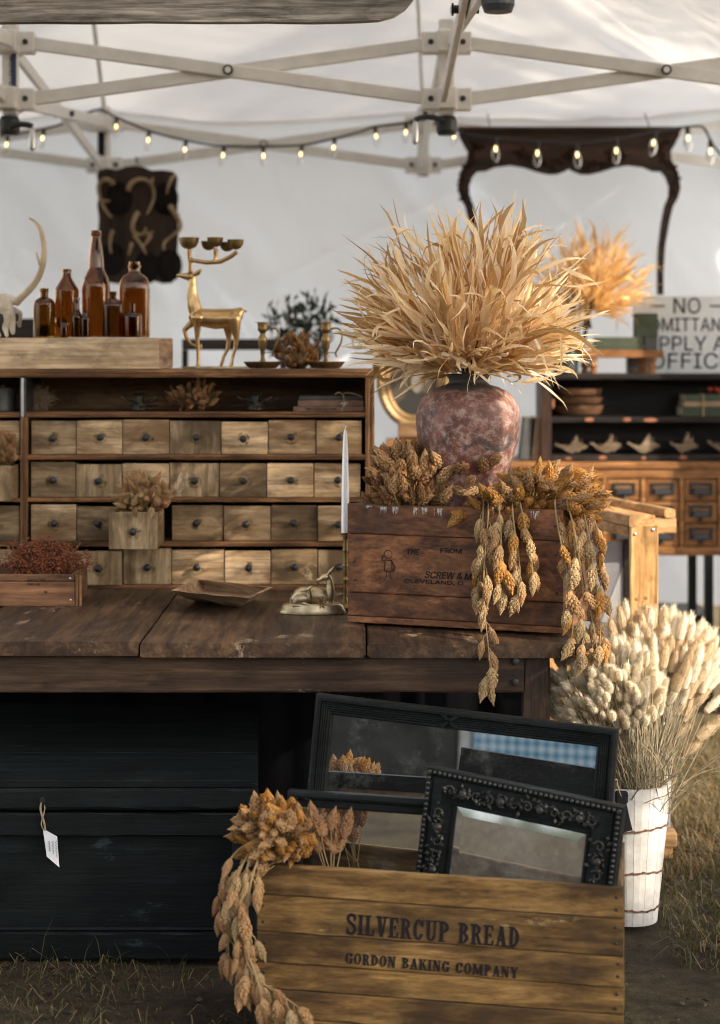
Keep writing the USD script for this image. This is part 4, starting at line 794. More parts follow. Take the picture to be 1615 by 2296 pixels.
def tuft(name, label, root, pts, L, mtl, seed, group=None, stem='stem_tan', out=None):
    """ears whose middles are pts, all fanning away from root"""
    r = np.random.default_rng(seed); th = Thing(name, label, 'dried grasses', root, group=group); st = []
    for p in pts:
        d = N(N(p - root) + r.normal(0, .28, 3)) if out is None else N((p - root) * 1.0 + np.asarray(out) * np.linalg.norm(p - root)); l = L * r.uniform(.82, 1.18); b = p - d * l * .5
        put_ear(th, b, d, l, mtl if isinstance(mtl, str) else mtl[r.integers(len(mtl))], r); st.append(tube(spline([root + r.normal(0, .006, 3), root * .4 + b * .6 - (0, 0, .004), b], 7), .0013, 4))
    return th, st, r
def fill(n, c, rx, rz, D, dD, seed, inner=.0, zmin=None, half=False):
    """points on a dome seen at pixel centre c with pixel radii rx, rz; the middle bulges dD towards the eye"""
    r = np.random.default_rng(seed); out = []
    tries = 0
    while len(out) < n and tries < 20000:
        tries += 1
        a, b = r.uniform(-1, 1, 2); k = a * a + b * b
        if k > 1 or k < inner or (half and b > .75): continue
        x, y = c[0] + a * rx, c[1] + b * rz
        p = P(x, y, D - dD * math.sqrt(max(0, 1 - k)) * r.uniform(.55, 1.0) * (1 if r.random() < .8 else -.6))
        if all(np.linalg.norm((p - q) * (1, .6, 1)) > .75 * math.sqrt(rx * rz / n) / F * D for q in out): out.append(p)
    return out
# left upright ears in the red crate
root = P(915, 1150, 5.32)
th, st, r = tuft('ear_bunch', 'tan bunch of upright seed ears in the red crate left of the jar', P(925, 1190, 5.30), fill(105, (918, 1072), 100, 72, 5.26, .15, 1, half=True) + [P(985, 1030, 5.15), P(1000, 1060, 5.14), P(1035, 1045, 5.12), P(1085, 1040, 5.12), P(1110, 1030, 5.14), P(1055, 1075, 5.1), P(845, 1112, 5.25), P(822, 1118, 5.25), P(1000, 1110, 5.12), P(1030, 1100, 5.12)], .064, ['ear_tan', 'ear_tan', 'ear_brown'], 2)
th.part('stems', cat(st), 'stem_tan', kind='stuff')
# golden ears spilling over the crate's right end
rt2 = P(1190, 1150, 5.16)
th, st, r = tuft('ear_garland', 'golden seed ears spilling over the front and right end of the red crate', P(1180, 1160, 5.20), fill(105, (1235, 1105), 122, 64, 5.16, .12, 3) + fill(26, (1120, 1110), 70, 40, 5.12, .1, 5) + fill(20, (1300, 1130), 55, 60, 5.12, .12, 33) + [P(1300, 1060, 5.2), P(1240, 1062, 5.2), P(1345, 1100, 5.15), P(1030, 1152, 5.12), P(1060, 1130, 5.1), P(1350, 1140, 5.1)], .060, ['ear_gold', 'ear_gold', 'ear_tan'], 6)
r = np.random.default_rng(61)
put_ear(th, P(1036, 1146, 5.11), N(P(1010, 1180, 5.09) - P(1036, 1146, 5.11)), .062, 'ear_gold', r)
for pth, n in (([(1085, 1120, 5.10), (1082, 1180, 5.05), (1078, 1250, 5.04), (1070, 1330, 5.03)], 9), ([(1095, 1120, 5.08), (1092, 1200, 5.03), (1085, 1300, 5.00), (1090, 1400, 4.93), (1098, 1480, 4.86), (1099, 1528, 4.85)], 13),
               ([(1120, 1115, 5.08), (1122, 1180, 5.03), (1128, 1260, 5.01), (1130, 1330, 5.0)], 9), ([(1150, 1120, 5.08), (1155, 1190, 5.02), (1165, 1260, 5.0), (1160, 1335, 4.99)], 9), ([(1165, 1115, 5.08), (1178, 1180, 5.02), (1190, 1240, 5.0), (1195, 1290, 4.99)], 7),
               ([(1245, 1120, 5.05), (1255, 1200, 4.99), (1275, 1300, 4.97), (1285, 1380, 4.94), (1280, 1440, 4.90)], 12), ([(1270, 1120, 5.05), (1290, 1200, 4.97), (1305, 1300, 4.96), (1310, 1400, 4.93), (1308, 1470, 4.87)], 13), ([(1300, 1120, 5.06), (1320, 1200, 4.98), (1335, 1300, 4.97), (1345, 1380, 4.95), (1345, 1450, 4.9)], 13),
               ([(1310, 1130, 5.12), (1340, 1190, 5.03), (1350, 1270, 5.02), (1358, 1340, 5.0)], 9), ([(1280, 1130, 5.08), (1295, 1230, 5.0), (1322, 1360, 4.96), (1340, 1460, 4.88)], 11)):
    strand(th, [P(*q) for q in pth], max(4, int(n * .95)), .056, ['ear_straw', 'ear_straw', 'ear_tan', 'ear_tan', 'ear_gold'], r, st)
th.part('stems', cat(st), 'stem_tan', kind='stuff')
# garland over the bread crate's left corner
th, st, r = tuft('ear_garland', 'tan seed ears hanging over the left corner of the bread crate', P(660, 1900, 4.32), fill(84, (612, 1868), 84, 78, 4.27, .12, 8) + [P(628, 1798, 4.3), P(640, 1815, 4.29), P(660, 1830, 4.29), P(690, 1895, 4.27), P(540, 1850, 4.24), P(530, 1880, 4.24), P(575, 1960, 4.20), P(585, 1945, 4.2)], .054, ['ear_tan', 'ear_tan', 'ear_gold'], 9)
r = np.random.default_rng(91)
for pth, n in (([(570, 1900, 4.22), (540, 1950, 4.18), (520, 2030, 4.17), (512, 2110, 4.17), (515, 2150, 4.17)], 12), ([(590, 1905, 4.21), (565, 1970, 4.16), (555, 2050, 4.16), (560, 2130, 4.16), (548, 2190, 4.15)], 14), ([(575, 1900, 4.21), (545, 1980, 4.17), (535, 2080, 4.16), (540, 2160, 4.16), (540, 2220, 4.14)], 13),
               ([(560, 1890, 4.23), (510, 1940, 4.19), (496, 2000, 4.18), (492, 2050, 4.18)], 5), ([(548, 2080, 4.16), (560, 2170, 4.14), (590, 2205, 4.12), (640, 2238, 4.09), (672, 2262, 4.07)], 8), ([(560, 2150, 4.14), (580, 2210, 4.11), (584, 2250, 4.10)], 3), ([(560, 1920, 4.2), (530, 2000, 4.16), (555, 2080, 4.15), (565, 2120, 4.15)], 9)):
    strand(th, [P(*q) for q in pth], max(4, int(n * 1.0)), .050, ['ear_tan', 'ear_straw', 'ear_tan', 'ear_brown'], r, st)
th.part('stems', cat(st), 'stem_tan', kind='stuff')
# ears standing among the mirrors
th, st, r = tuft('ear_bunch', 'brown seed ears standing between the two left mirrors in the bread crate', P(745, 1985, 4.27), [P(x, y, 4.31) for x, y in ((700, 1830), (720, 1850), (745, 1835), (760, 1860), (780, 1845), (735, 1885), (710, 1890), (765, 1895))], .062, ['ear_brown'], 14)
th.part('stems', cat(st), 'stem_tan', kind='stuff')
# round bunches on the case, the open shelf and in the drawers
for nm, lab, rootp, pts, L, mt, sd in (
        ('ear_bunch', 'brown bunch of seed ears between the two brass candlesticks', P(668, 822, 6.10), fill(64, (668, 785), 52, 44, 6.08, .07, 15), .034, ['ear_brown', 'ear_brown', 'ear_gold'], 16),
        ('ear_bunch', 'tan bunch of seed ears lying in the middle of the open shelf', P(436, 915, 6.10), fill(64, (435, 889), 60, 34, 6.06, .08, 17), .038, ['ear_tan', 'ear_brown'], 18),
        ('ear_bunch', 'tan bunch of seed ears sprouting from the pulled out drawer', P(320, 1165, 5.85), fill(56, (320, 1108), 62, 46, 5.80, .09, 19, half=True) + [P(270, 1130, 5.75), P(372, 1130, 5.75), P(300, 1147, 5.68), P(340, 1147, 5.68)], .044, ['ear_tan', 'ear_tan', 'ear_straw'], 20),
        ('ear_bunch', 'tan bunch of seed ears in the drawer at the left picture edge', P(-5, 1050, 5.95), fill(34, (2, 1005), 44, 38, 5.92, .07, 23, half=True), .042, ['ear_tan', 'ear_brown'], 24)):
    th, st, r = tuft(nm, lab, rootp, pts, L, mt, sd); th.part('stems', cat(st), 'stem_tan', kind='stuff')

# ---------------- big sheaf of dry corn husks in the jar
def husk_strip(o, d, L, w, r, curl, droop):
    n = 9; p = o.copy(); d = N(d); V = []; side = N(np.cross(d, r.normal(0, 1, 3))); ax = r.normal(0, 1, 3); tw = r.normal(0, .34)
    for i in range(n):
        t = i / (n - 1); ww = w * (.55 + .45 * min(1, t * 4)) * (1 - t ** 2.4) ** .8 + .0006; nn = np.cross(d, side)
        V += [p - side * ww / 2, p + nn * ww * .16, p + side * ww / 2]
        p = p + d * L / (n - 1); d = N(d + r.normal(0, .05 + .09 * t, 3) + np.cross(ax, d) * curl * (.3 + 1.6 * t * t) / n + np.array([0, 0, -1]) * droop * t / n * 1.6); side = N(side - d * (side @ d) + np.cross(d, side) * tw)
    q = []
    for i in range(n - 1):
        a = i * 3; q += [(a, a + 1, a + 4, a + 3), (a + 1, a + 2, a + 5, a + 4)]
    return np.array(V), tri(np.array(q))
def sheaf(name, label, base, n, reach, seed, mtl, stemcol, lean=(0, 0), flat=.72, n_parts=300, up=.54):
    r = np.random.default_rng(seed); th = Thing(name, label, 'dried husks', base); st = []; strips = []
    for k in range(26):
        a = r.uniform(0, 6.28); e = r.uniform(.0, .85); d = N((math.cos(a) * math.sin(e) + lean[0], math.sin(a) * math.sin(e) + lean[1], math.cos(e)))
        st.append(tube(spline([base + (r.uniform(-.02, .02), r.uniform(-.02, .02), -.06), base + d * reach * .12 + (0, 0, .01), base + d * reach * .30], 8), .0034, 5))
    for k in range(n):
        if k % 6 == 0:
            a = r.uniform(0, 6.28); e = math.acos(1 - r.random() ** .95 * .80); dc = np.array([math.cos(a) * math.sin(e) + lean[0], math.sin(a) * math.sin(e), math.cos(e)]); uc = r.uniform(.10, .62); nz = r.normal(0, .16, 3)
        d = N(dc + r.normal(0, .12, 3)); e = math.degrees(math.acos(max(-1, min(1, d[2])))); R_ = reach * np.interp(e, [0, 30, 50, 70, 85, 100], [1.42, 1.40, 1.28, 1.06, .94, .70])
        u_ = np.clip(uc + r.uniform(-.12, .12), .06 if e < 50 else .20, .70); o = base + d * R_ * u_ + r.normal(0, .008, 3); dd = N(d + nz + r.normal(0, .17, 3)); L = max(.07, min(R_ * r.uniform(.85, 1.08) - R_ * u_, .24)) if u_ > .3 else reach * r.uniform(.35, .62)
        wild = r.random() < .13
        m = husk_strip(o, dd, L * (1.12 if wild else 1), r.choice([.006, .010, .014, .021], p=[.25, .35, .27, .13]) * r.uniform(.8, 1.25) * (reach / .335), r, r.normal(0, 1.0) * (2.2 if wild else 1.0), r.uniform(.0, .35) + (.22 if e > 62 else 0) + (.7 if wild else 0)); strips.append(((o + dd * L * .5)[1] - .2 * abs(r.normal()), m))
    return th, st, strips, r
vb = P(1050, 838, 5.25)
th, st, strips, r = sheaf('husk_sheaf', 'large pale sheaf of dry corn husks standing in the mottled clay jar', vb, 1350, .335, 41, 'husk', 'stem_dark', lean=(.015, 0))
extra = [((1080, 780, 5.15), (1340, 705, 5.05), .30, .016, .25, .5), ((1200, 640, 5.1), (1390, 632, 5.05), .19, .020, .3, .25), ((1240, 700, 5.1), (1300, 850, 5.0), .20, .014, .5, .6), ((1000, 790, 5.15), (860, 860, 5.05), .17, .016, .1, .0), ((990, 770, 5.2), (880, 800, 5.1), .14, .02, .5, .3),
         ((1060, 800, 5.1), (1080, 880, 5.05), .09, .012, .5, .6), ((1040, 810, 5.1), (1095, 850, 5.05), .10, .014, .6, .5), ((850, 700, 5.2), (760, 690, 5.2), .11, .009, .3, .2), ((840, 640, 5.2), (745, 600, 5.2), .11, .008, .3, .1), ((1260, 600, 5.1), (1360, 640, 5.0), .15, .012, .8, .4), ((1230, 730, 5.05), (1375, 770, 5.0), .19, .013, .4, .5), ((1200, 760, 5.0), (1240, 850, 5.0), .13, .012, .8, .5)]
for a, b, L, w, cu, dr in extra: a, b = P(*a), P(*b); strips.append((-9, husk_strip(a, b - a, L, w, r, cu, dr)))
strips.sort(key=lambda s: s[0])
for k, (y, m) in enumerate(strips[:300]): th.part('husk_leaf', m, ('husk', 'husk', 'husk', 'husk_orange', 'husk_tan')[r.integers(5)])
th.part('inner_husk_leaves', cat([m for k, (y, m) in enumerate(strips[300:]) if k % 3]), 'husk', kind='stuff'); th.part('inner_husk_leaves', cat([m for k, (y, m) in enumerate(strips[300:]) if k % 3 == 0]), 'husk_tan', kind='stuff')
th.part('stems', cat(st), 'stem_dark', kind='stuff')
# second sheaf, at the back, in a dark jar
JB = 8.30; vb2 = P(1300, 768, JB)
th, st, strips, r = sheaf('husk_sheaf', 'smaller orange sheaf of dry husks in the dark jar at the back', vb2 + (.03, 0, .12), 520, .285, 43, 'husk_orange', 'stem_dark', lean=(.22, 0), flat=.5)
strips.sort(key=lambda s: s[0])
for y, m in strips[:180]: th.part('husk_leaf', m, ('husk_tan', 'husk_orange')[r.integers(2)])
th.part('inner_husk_leaves', cat([m for y, m in strips[180:]]), 'husk_orange', kind='stuff')
for k in range(8): st.append(tube(spline([vb2 + (r.uniform(-.02, .02), 0, -.06), vb2 + (r.uniform(-.04, .06), r.uniform(-.03, .03), .14), vb2 + (r.uniform(-.08, .16), 0, .3)], 7), .004, 5))
th.part('stems', cat(st), 'stem_dark', kind='stuff')

# ---------------- hare's-tail grasses in the white bucket
def tail_mesh(seed):
    r = np.random.default_rng(seed); v, f = lathe([(0, 0), (.08, .02), (.15, .12), (.165, .36), (.155, .62), (.10, .85), (.04, .97), (0, 1.0)], 10)
    n = 520; t = r.random(n) ** .9; a = r.uniform(0, 6.28, n); rad = np.interp(t, [0, .16, .38, .62, .85, 1], [.06, .125, .155, .145, .09, .01])
    o = np.stack([np.cos(a) * rad, np.sin(a) * rad, t], 1); d = np.stack([np.cos(a) * .42, np.sin(a) * .42, .75 + .6 * t], 1) + r.normal(0, .16, (n, 3)); d /= np.linalg.norm(d, axis=1, keepdims=True)
    s = np.cross(d, r.normal(0, 1, (n, 3))); s /= np.linalg.norm(s, axis=1, keepdims=True); h = r.uniform(.07, .24, n)[:, None]
    hv = np.stack([o - s * .006, o + s * .006, o + d * h], 1).reshape(-1, 3); k = np.arange(n)[:, None] * 3
    return np.vstack([v, hv]), np.vstack([f, k + [0, 1, 2] + len(v)])
TAILS = [tail_mesh(s) for s in range(4)]
mouth = P(1442, 1772, 5.16)
hare = Thing('tail_grass_bunch', 'cream and tan fluffy tail grasses standing in the white slatted bucket', 'dried grasses', mouth)
r = np.random.default_rng(71); st = []; heads = []
ptsA = fill(270, (1358, 1548), 134, 108, 5.06, .20, 72); ptsB = fill(135, (1485, 1495), 125, 112, 5.22, .10, 73)
ptsB += [P(x, y, 5.2) for x, y in ((1545, 1600), (1570, 1560), (1590, 1520), (1600, 1580), (1585, 1640), (1560, 1480), (1600, 1450), (1575, 1420), (1520, 1395), (1490, 1385), (1450, 1378), (1395, 1390), (1610, 1620), (1530, 1640), (1550, 1680), (1405, 1370), (1375, 1415))]
for kind, pts in (('A', ptsA), ('B', ptsB)):
    for p in pts:
        if kind == 'B' and p[0] < P(1360, 0, 5.2)[0]: continue
        foc = mouth + ((-.03, .10, .06) if kind == 'A' else (.0, .06, .0)); d = N(p - foc + r.normal(0, .02, 3)); L = r.uniform(.046, .070) * (.95 if kind == 'A' else 1.1)
        v, f = TAILS[r.integers(4)]; v = v * (L * r.uniform(.95, 1.2), L * r.uniform(.95, 1.2), L)
        heads.append((p[1], (v @ frame_to(d, r.uniform(0, 6)).T + p - d * L * .5, f), 'tail_cream' if kind == 'A' or r.random() < .5 else 'tail_tan'))
        b = p - d * L * .5; m0 = mouth + np.array([r.uniform(-.055, .055), r.uniform(-.05, .05), -.06])
        st.append(tube(spline([m0, m0 * .55 + b * .45 + (0, 0, -.02) - d * .02, b], 8), .0010, 4))
heads.sort(key=lambda h: h[0])
for _, m_, c_ in heads[:300]: hare.part('seed_head', m_, c_)
for c_ in ('tail_cream', 'tail_tan'):
    rest = [m_ for _, m_, c2_ in heads[300:] if c2_ == c_]
    if rest: hare.part('inner_seed_heads', cat(rest), c_, kind='stuff')
for k in range(130):
    a = r.uniform(0, 6.28); m0 = mouth + np.array([r.uniform(-.06, .07), r.uniform(-.06, .06), -.05]); e = r.uniform(.15, .9); L = r.uniform(.12, .30); d = N((math.cos(a) * e + .25, math.sin(a) * e - .1, 1))
    st.append(husk_strip(m0, d, L, r.uniform(.0015, .004), r, r.normal(0, .9), r.uniform(.2, 1.2)))
hare.part('stems', cat(st), 'stem_grey', kind='stuff')

# ---------------- rust coloured heather in the brown box
bx = Thing('flower_box', 'low brown stencilled wooden box on the left end of the table', 'box', P(80, 1362, 5.58))
fx0, fx1 = P(-90, 0, 5.54)[0], P(167, 0, 5.54)[0]; bz0, bz1 = ZTAB + .002, EYE - (1288 - HY) / F * 5.54; sk = .0
fy, by = 5.54, 5.80
bx.part('board', beam((fx0, fy + .006, (bz0 + bz1) / 2 - .0105), (fx1, fy + .006, (bz0 + bz1) / 2 - .0105), UPV, bz1 - bz0 - .021, .012, n=14, c=.002, seed=1), 'box_brown')
bx.part('board', beam((fx0, fy + .007, bz1 - .0095), (fx1 - .001, fy + .007, bz1 - .0095), UPV, .019, .012, n=14, c=.002, seed=2), 'box_brown')
bx.part('board', beam((fx0, by - .006, (bz0 + bz1) / 2), (fx1, by - .006, (bz0 + bz1) / 2), UPV, bz1 - bz0, .012, n=6, seed=3), 'box_brown')
bx.part('end_board', cbox(fx1 - .0125, fx1 + .0005, fy + .013, by - .013, bz0, bz1, .002), 'box_brown'); bx.part('end_board', cbox(fx0, fx0 + .012, fy + .013, by - .013, bz0, bz1, .002), 'box_brown')
bx.part('end_trim', cat([cbox(fx1 + .0015, fx1 + .009, fy - .001 + .0, fy + .014, bz0, bz1 - .002, .002), cbox(fx1 + .010, fx1 + .018, fy + .004, fy + .018, bz0, bz1 - .004, .002)]), 'case_wood_z')
bx.part('floor', cbox(fx0 + .013, fx1 - .013, fy + .013, by - .013, bz0, bz0 + .01, .001), 'box_brown')
for y, tx, sx in ((1303, 'AV 9 ST GA', 1.0), (1312, 'FAC 22', 1.1), (1330, 'N', 1)): bx.part('lettering', text_on(tx, .0065, P(62 if len(tx) > 2 else 100, y, fy - .0012), (1, 0, 0), UPV, .0004, True, sx), 'faded_ink')
bx.part('nail_heads', cat([ball(P(x, y, fy), .003, 1, (1, .5, 1)) for x, y in ((157, 1297), (158, 1345))]), 'steel')
r = np.random.default_rng(55); fl, fs = [], []; octa = trimesh.creation.icosahedron(); ov, of = np.array(octa.vertices), np.array(octa.faces)
c0 = P(100, 1300, 5.68)
hp = Thing('heather_plant', 'rust red heather with tiny florets filling the brown box', 'plant', c0)
for k in range(340):
    a = r.uniform(0, 6.28); e = r.uniform(0, 1.35) ** .9; d = np.array([math.cos(a) * math.sin(e) * 1.75, math.sin(a) * math.sin(e) * .95, math.cos(e) * 1.15]); rho = r.uniform(.055, .095)
    s0 = c0 + np.array([r.uniform(-.07, .07), r.uniform(-.06, .04), -.03]); s1 = c0 + d * rho + (0, 0, .012); q = spline([s0, (s0 + s1) / 2 + (0, 0, .02), s1], 9); fs.append(tube(q, .0007, 4))
    for j in range(15):
        p = q[3 + j % 6] + r.normal(0, .0055, 3); fl.append((ov * r.uniform(.0017, .0036) * (1, 1, r.uniform(.8, 1.5)) @ frame_to(r.normal(0, 1, 3)).T + p, of))
hp.part('florets', cat(fl), 'rust_flower', kind='stuff'); hp.part('stems', cat(fs), 'stem_dark', kind='stuff')
# ================================================================ THINGS ON THE CASE AND THE TABLE
ZC = cz(828) + .0015      # top of the drawer case
# ---------------- the mottled jar
jp = P(1050, 838, 5.25); jz = ZTAB + .016; jh = jp[2] - jz
prof = [(0, 0), (.062, 0), (.065, .010), (.066, .06), (.070, .16), (.080, .26), (.088, .339), (.100, .368), (.118, .415), (.132, .462), (.1375, .500), (.138, .527), (.1345, .552), (.124, .575), (.106, .594), (.080, .607), (.058, .613), (.0515, .619), (.0505, .627), (.056, .634), (.057, .639), (.053, .642), (.046, .638), (.042, .62), (.05, .605), (.10, .575), (.125, .5), (.09, .36), (.055, .03), (0, .02)]
k = jh / .642; prof = [(r_, z_ * k) for r_, z_ in prof]
solo('clay_jar', lathe(prof, 56, (jp[0], jp[1], jz)), 'vase_look', 'mottled pink and rust clay jar with a black neck standing in the red crate', 'jar', smooth=50, loc=(jp[0], jp[1], jz))
# ---------------- pale timber block
b0, b1 = P(-60, 0, 5.975)[0], P(356, 0, 5.975)[0]; b2 = P(384, 0, 6.10)[0]; bz = EYE + (HY - 757.5) / F * 6.0
blk = Thing('timber_block', 'thick pale timber beam lying on the case under the bottles', 'timber', ((b0 + b1) / 2, 6.06, ZC))
uu = N(np.array([1, -.0, 0])); bd2 = np.array([b2 - b1 - .0, .19, 0])
pts = [(b0, 5.975), (b1, 5.975), (b1 + .026, 6.14), (b0, 6.14)]
v, f = VF(prism(Polygon(pts).buffer(-.004).buffer(.004, 2), bz - ZC)); blk.part('beam', (v + (0, 0, ZC), f), 'pale_block')
blk.part('end_grain', hull([(b1 + .0005, 5.979, ZC + .003), (b1 + .0262, 6.136, ZC + .003), (b1 + .0005, 5.979, bz - .003), (b1 + .0262, 6.136, bz - .003), (b1 + .0018, 5.979, ZC + .004), (b1 + .0275, 6.136, ZC + .004), (b1 + .0018, 5.979, bz - .004), (b1 + .0275, 6.136, bz - .004)]), 'pale_end')
# ---------------- bottles
def bottle(x0, x1, yt, D, prof, glass, label, flat=1.0, n=36, under_y=756.5):
    """prof: (radius share of the half width, height share); walls get thickness"""
    w = (x1 - x0) / 2 / F * D; h = (under_y - yt) / F * D; x = P((x0 + x1) / 2, 0, D)[0]; z0 = bz + .0012
    o = [(a * w, b * h) for a, b in prof]; t = max(.0022, .07 * w)
    inner = [(max(.0008, a - t), max(b, t * 1.6)) for a, b in o if a > t * 1.05]
    full = [(0, 0)] + o + [(max(.0008, o[-1][0] - t * .8), o[-1][1])] + inner[::-1][1:] + [(0, t * 1.6)]
    return solo('glass_bottle', lathe(full, n, (x, D, z0), 1.0, flat), glass, label, 'bottle', 'brown glass bottles on the timber block', smooth=45, loc=(x, D, z0))
med = lambda s, nk, lip: [(.94, 0), (1.0, .02), (1.0, s), (.97, s + .05), (.80, s + .105), (.56, s + .14), (nk, s + .165), (nk, .915), (lip, .92), (lip, .94), (nk, .945), (lip * .98, .955), (lip * .98, .995), (lip * .9, 1.0)]
bottle(75, 123.5, 646, 6.045, med(.66, .36, .42), 'amber_olive', 'squat olive brown bottle at the left end of the bottle row')
bottle(122.5, 177, 603, 6.075, [(.95, 0), (1, .015), (1, .20), (.93, .25), (1, .32), (1, .68), (.97, .71), (.38, .88), (.36, .955), (.40, .96), (.40, 1.0), (.34, 1.0)], 'amber', 'ribbed light brown bottle with a sloping shoulder and no stopper')
bottle(184, 247, 516, 6.075, [(.96, 0), (1, .012), (1, .47), (.97, .51), (.86, .56), (.70, .60), (.585, .63), (.56, .66), (.53, .74), (.45, .83), (.36, .90), (.33, .945), (.37, .95), (.38, .965), (.345, .97), (.36, .99), (.35, 1.0)], 'amber', 'tallest long necked brown beer bottle in the middle of the bottle row')
bottle(267, 336, 586, 6.07, [(.93, 0), (1, .02), (1, .62), (.985, .68), (.93, .74), (.80, .79), (.60, .825), (.42, .845), (.37, .87), (.37, .915), (.43, .92), (.43, .945), (.37, .95), (.37, .965), (.36, 1.0), (.30, 1.0)], 'amber', 'wide flat brown flask at the right end of the bottle row', flat=.55)
bottle(230, 276.5, 653, 6.02, med(.68, .33, .38), 'amber_dark', 'dark flat medicine bottle in front of the tall beer bottle', flat=.6)
bottle(276, 318.5, 680, 6.01, med(.60, .28, .33), 'amber', 'small round shouldered brown bottle in front of the wide flask')
bottle(160, 185, 666, 6.015, [(.94, 0), (1, .02), (1, .50), (.9, .56), (.6, .64), (.47, .72), (.44, .93), (.54, .935), (.54, .99), (.48, 1)], 'amber_dark', 'tiny dark bottle with a long neck in the bottle row')
bottle(181, 202, 695, 6.005, med(.66, .5, .58), 'amber_dark', 'tiny short dark bottle standing before the tall beer bottle')
bottle(135, 153, 722, 6.00, med(.66, .5, .56), 'amber', 'smallest brown vial standing before the ribbed bottle')
# ---------------- deer skull with one antler
Q = lambda x, y, d=0, D=6.06: P(x, y, D) + (0, d, 0)
def J(x, y, r, d=0, D=6.06): p = Q(x, y, d, D); return (p[0], p[1], p[2], r / F * D)
sk = Thing('deer_skull', 'weathered deer skull with one curved antler at the left end of the timber block', 'skull', Q(5, 756))
sk.part('skull_bone', skeleton([[J(8, 690, 22), J(-10, 700, 26), J(-22, 722, 18), J(-38, 744, 10)], [J(8, 690, 22, -.01), J(24, 712, 13, -.012), J(30, 745, 5, -.01)], [J(-2, 676, 18), J(22, 672, 11), J(34, 676, 8)], [J(8, 668, 9), J(14, 662, 4)], [J(24, 700, 14, .02), J(36, 704, 11, .03), J(40, 730, 4, .03)], [J(20, 705, 9, -.03), J(14, 735, 7, -.02), J(18, 752, 4, -.02)], [J(-22, 722, 14, -.02), J(0, 752, 5, -.02)]], .005, 6), 'bone', smooth=True)
sk.part('eye_socket', ball(Q(4, 716, -.034), .013, 2, (1, .35, 1.35)), 'socket', smooth=True); sk.part('eye_socket', ball(Q(38, 712, -.01), .007, 2, (1, .4, 1.8)), 'socket', smooth=True)
ap = [Q(36, 678, 0), Q(60, 658, -.02), Q(84, 632, -.03), Q(98, 600, -.03), Q(101, 565, -.02), Q(95, 530, 0), Q(84, 505, .02), Q(62, 487, .03)]
sk.part('antler', cat([tube(spline(ap, 44), np.interp(np.linspace(0, 1, 44), [0, .1, .5, .8, 1], [9.5, 8, 6.8, 5.4, 2.2]) / F * 6.06, 12), tube(spline([Q(99, 605, -.03), Q(91, 585, -.035), Q(85, 566, -.03)], 10), np.linspace(5, 1.6, 10) / F * 6.06, 8)]), 'antler', smooth=True)
# ---------------- brass stag candle holder
DX_, SXX = 6.05, .2665
def K(zx, zy, r, d=0): p = P(374.5 + 2.2 + zx * SXX, 502 + zy * SXX, DX_); return (p[0], p[1] + d * SXX / F * DX_, p[2], r * SXX / F * DX_)
def KP(zx, zy, d=0): return np.array(K(zx, zy, 0, d)[:3])
stag = Thing('brass_stag', 'polished brass stag candle holder stepping on a leaf base on top of the case', 'candle holder', KP(390, 1222))
body = [[K(232, 775, 62), K(300, 790, 78), K(400, 800, 86), K(500, 795, 84), K(565, 775, 66), K(605, 735, 34)], [K(240, 770, 62), K(222, 690, 58), K(205, 610, 47), K(203, 540, 38), K(205, 470, 35)],
        [K(205, 445, 36), K(170, 443, 34), K(125, 437, 22), K(82, 432, 12)], [K(605, 728, 24), K(640, 733, 13), K(660, 736, 6)],
        [K(255, 790, 55, -45), K(252, 860, 30, -48), K(250, 960, 19, -48), K(257, 1060, 15, -46), K(258, 1160, 14, -46), K(258, 1196, 18, -48)],
        [K(228, 810, 42, 40), K(180, 850, 26, 45), K(135, 890, 19, 45), K(150, 950, 16, 42), K(190, 1010, 13, 40), K(240, 1032, 13, 40)], [K(240, 1032, 13, 40), K(272, 1046, 12, 40), K(276, 1020, 10, 40)],
        [K(555, 800, 64, -35), K(570, 880, 42, -42), K(580, 960, 23, -44), K(572, 1040, 16, -44), K(548, 1120, 13, -44), K(535, 1190, 16, -46)],
        [K(510, 830, 60, 38), K(505, 900, 34, 44), K(513, 970, 21, 46), K(500, 1050, 15, 46), K(465, 1120, 13, 46), K(445, 1188, 15, 46)]]
stag.part('stag_body', skeleton(body, .006, 8), 'brass', smooth=True)
ears = [skeleton([[K(220, 432, 15, s * 22), K(250, 412, 19, s * 40), K(278, 388, 9, s * 52)]], .003, 4) for s in (-1, 1)]
e0 = stag.part('stag_ear', ears[0], 'brass', smooth=True); stag.part('stag_ear', ears[1], 'brass', smooth=True)
stag.part('eye', ball(KP(178, 425, -31), .0028, 1), 'brass_old', smooth=True)
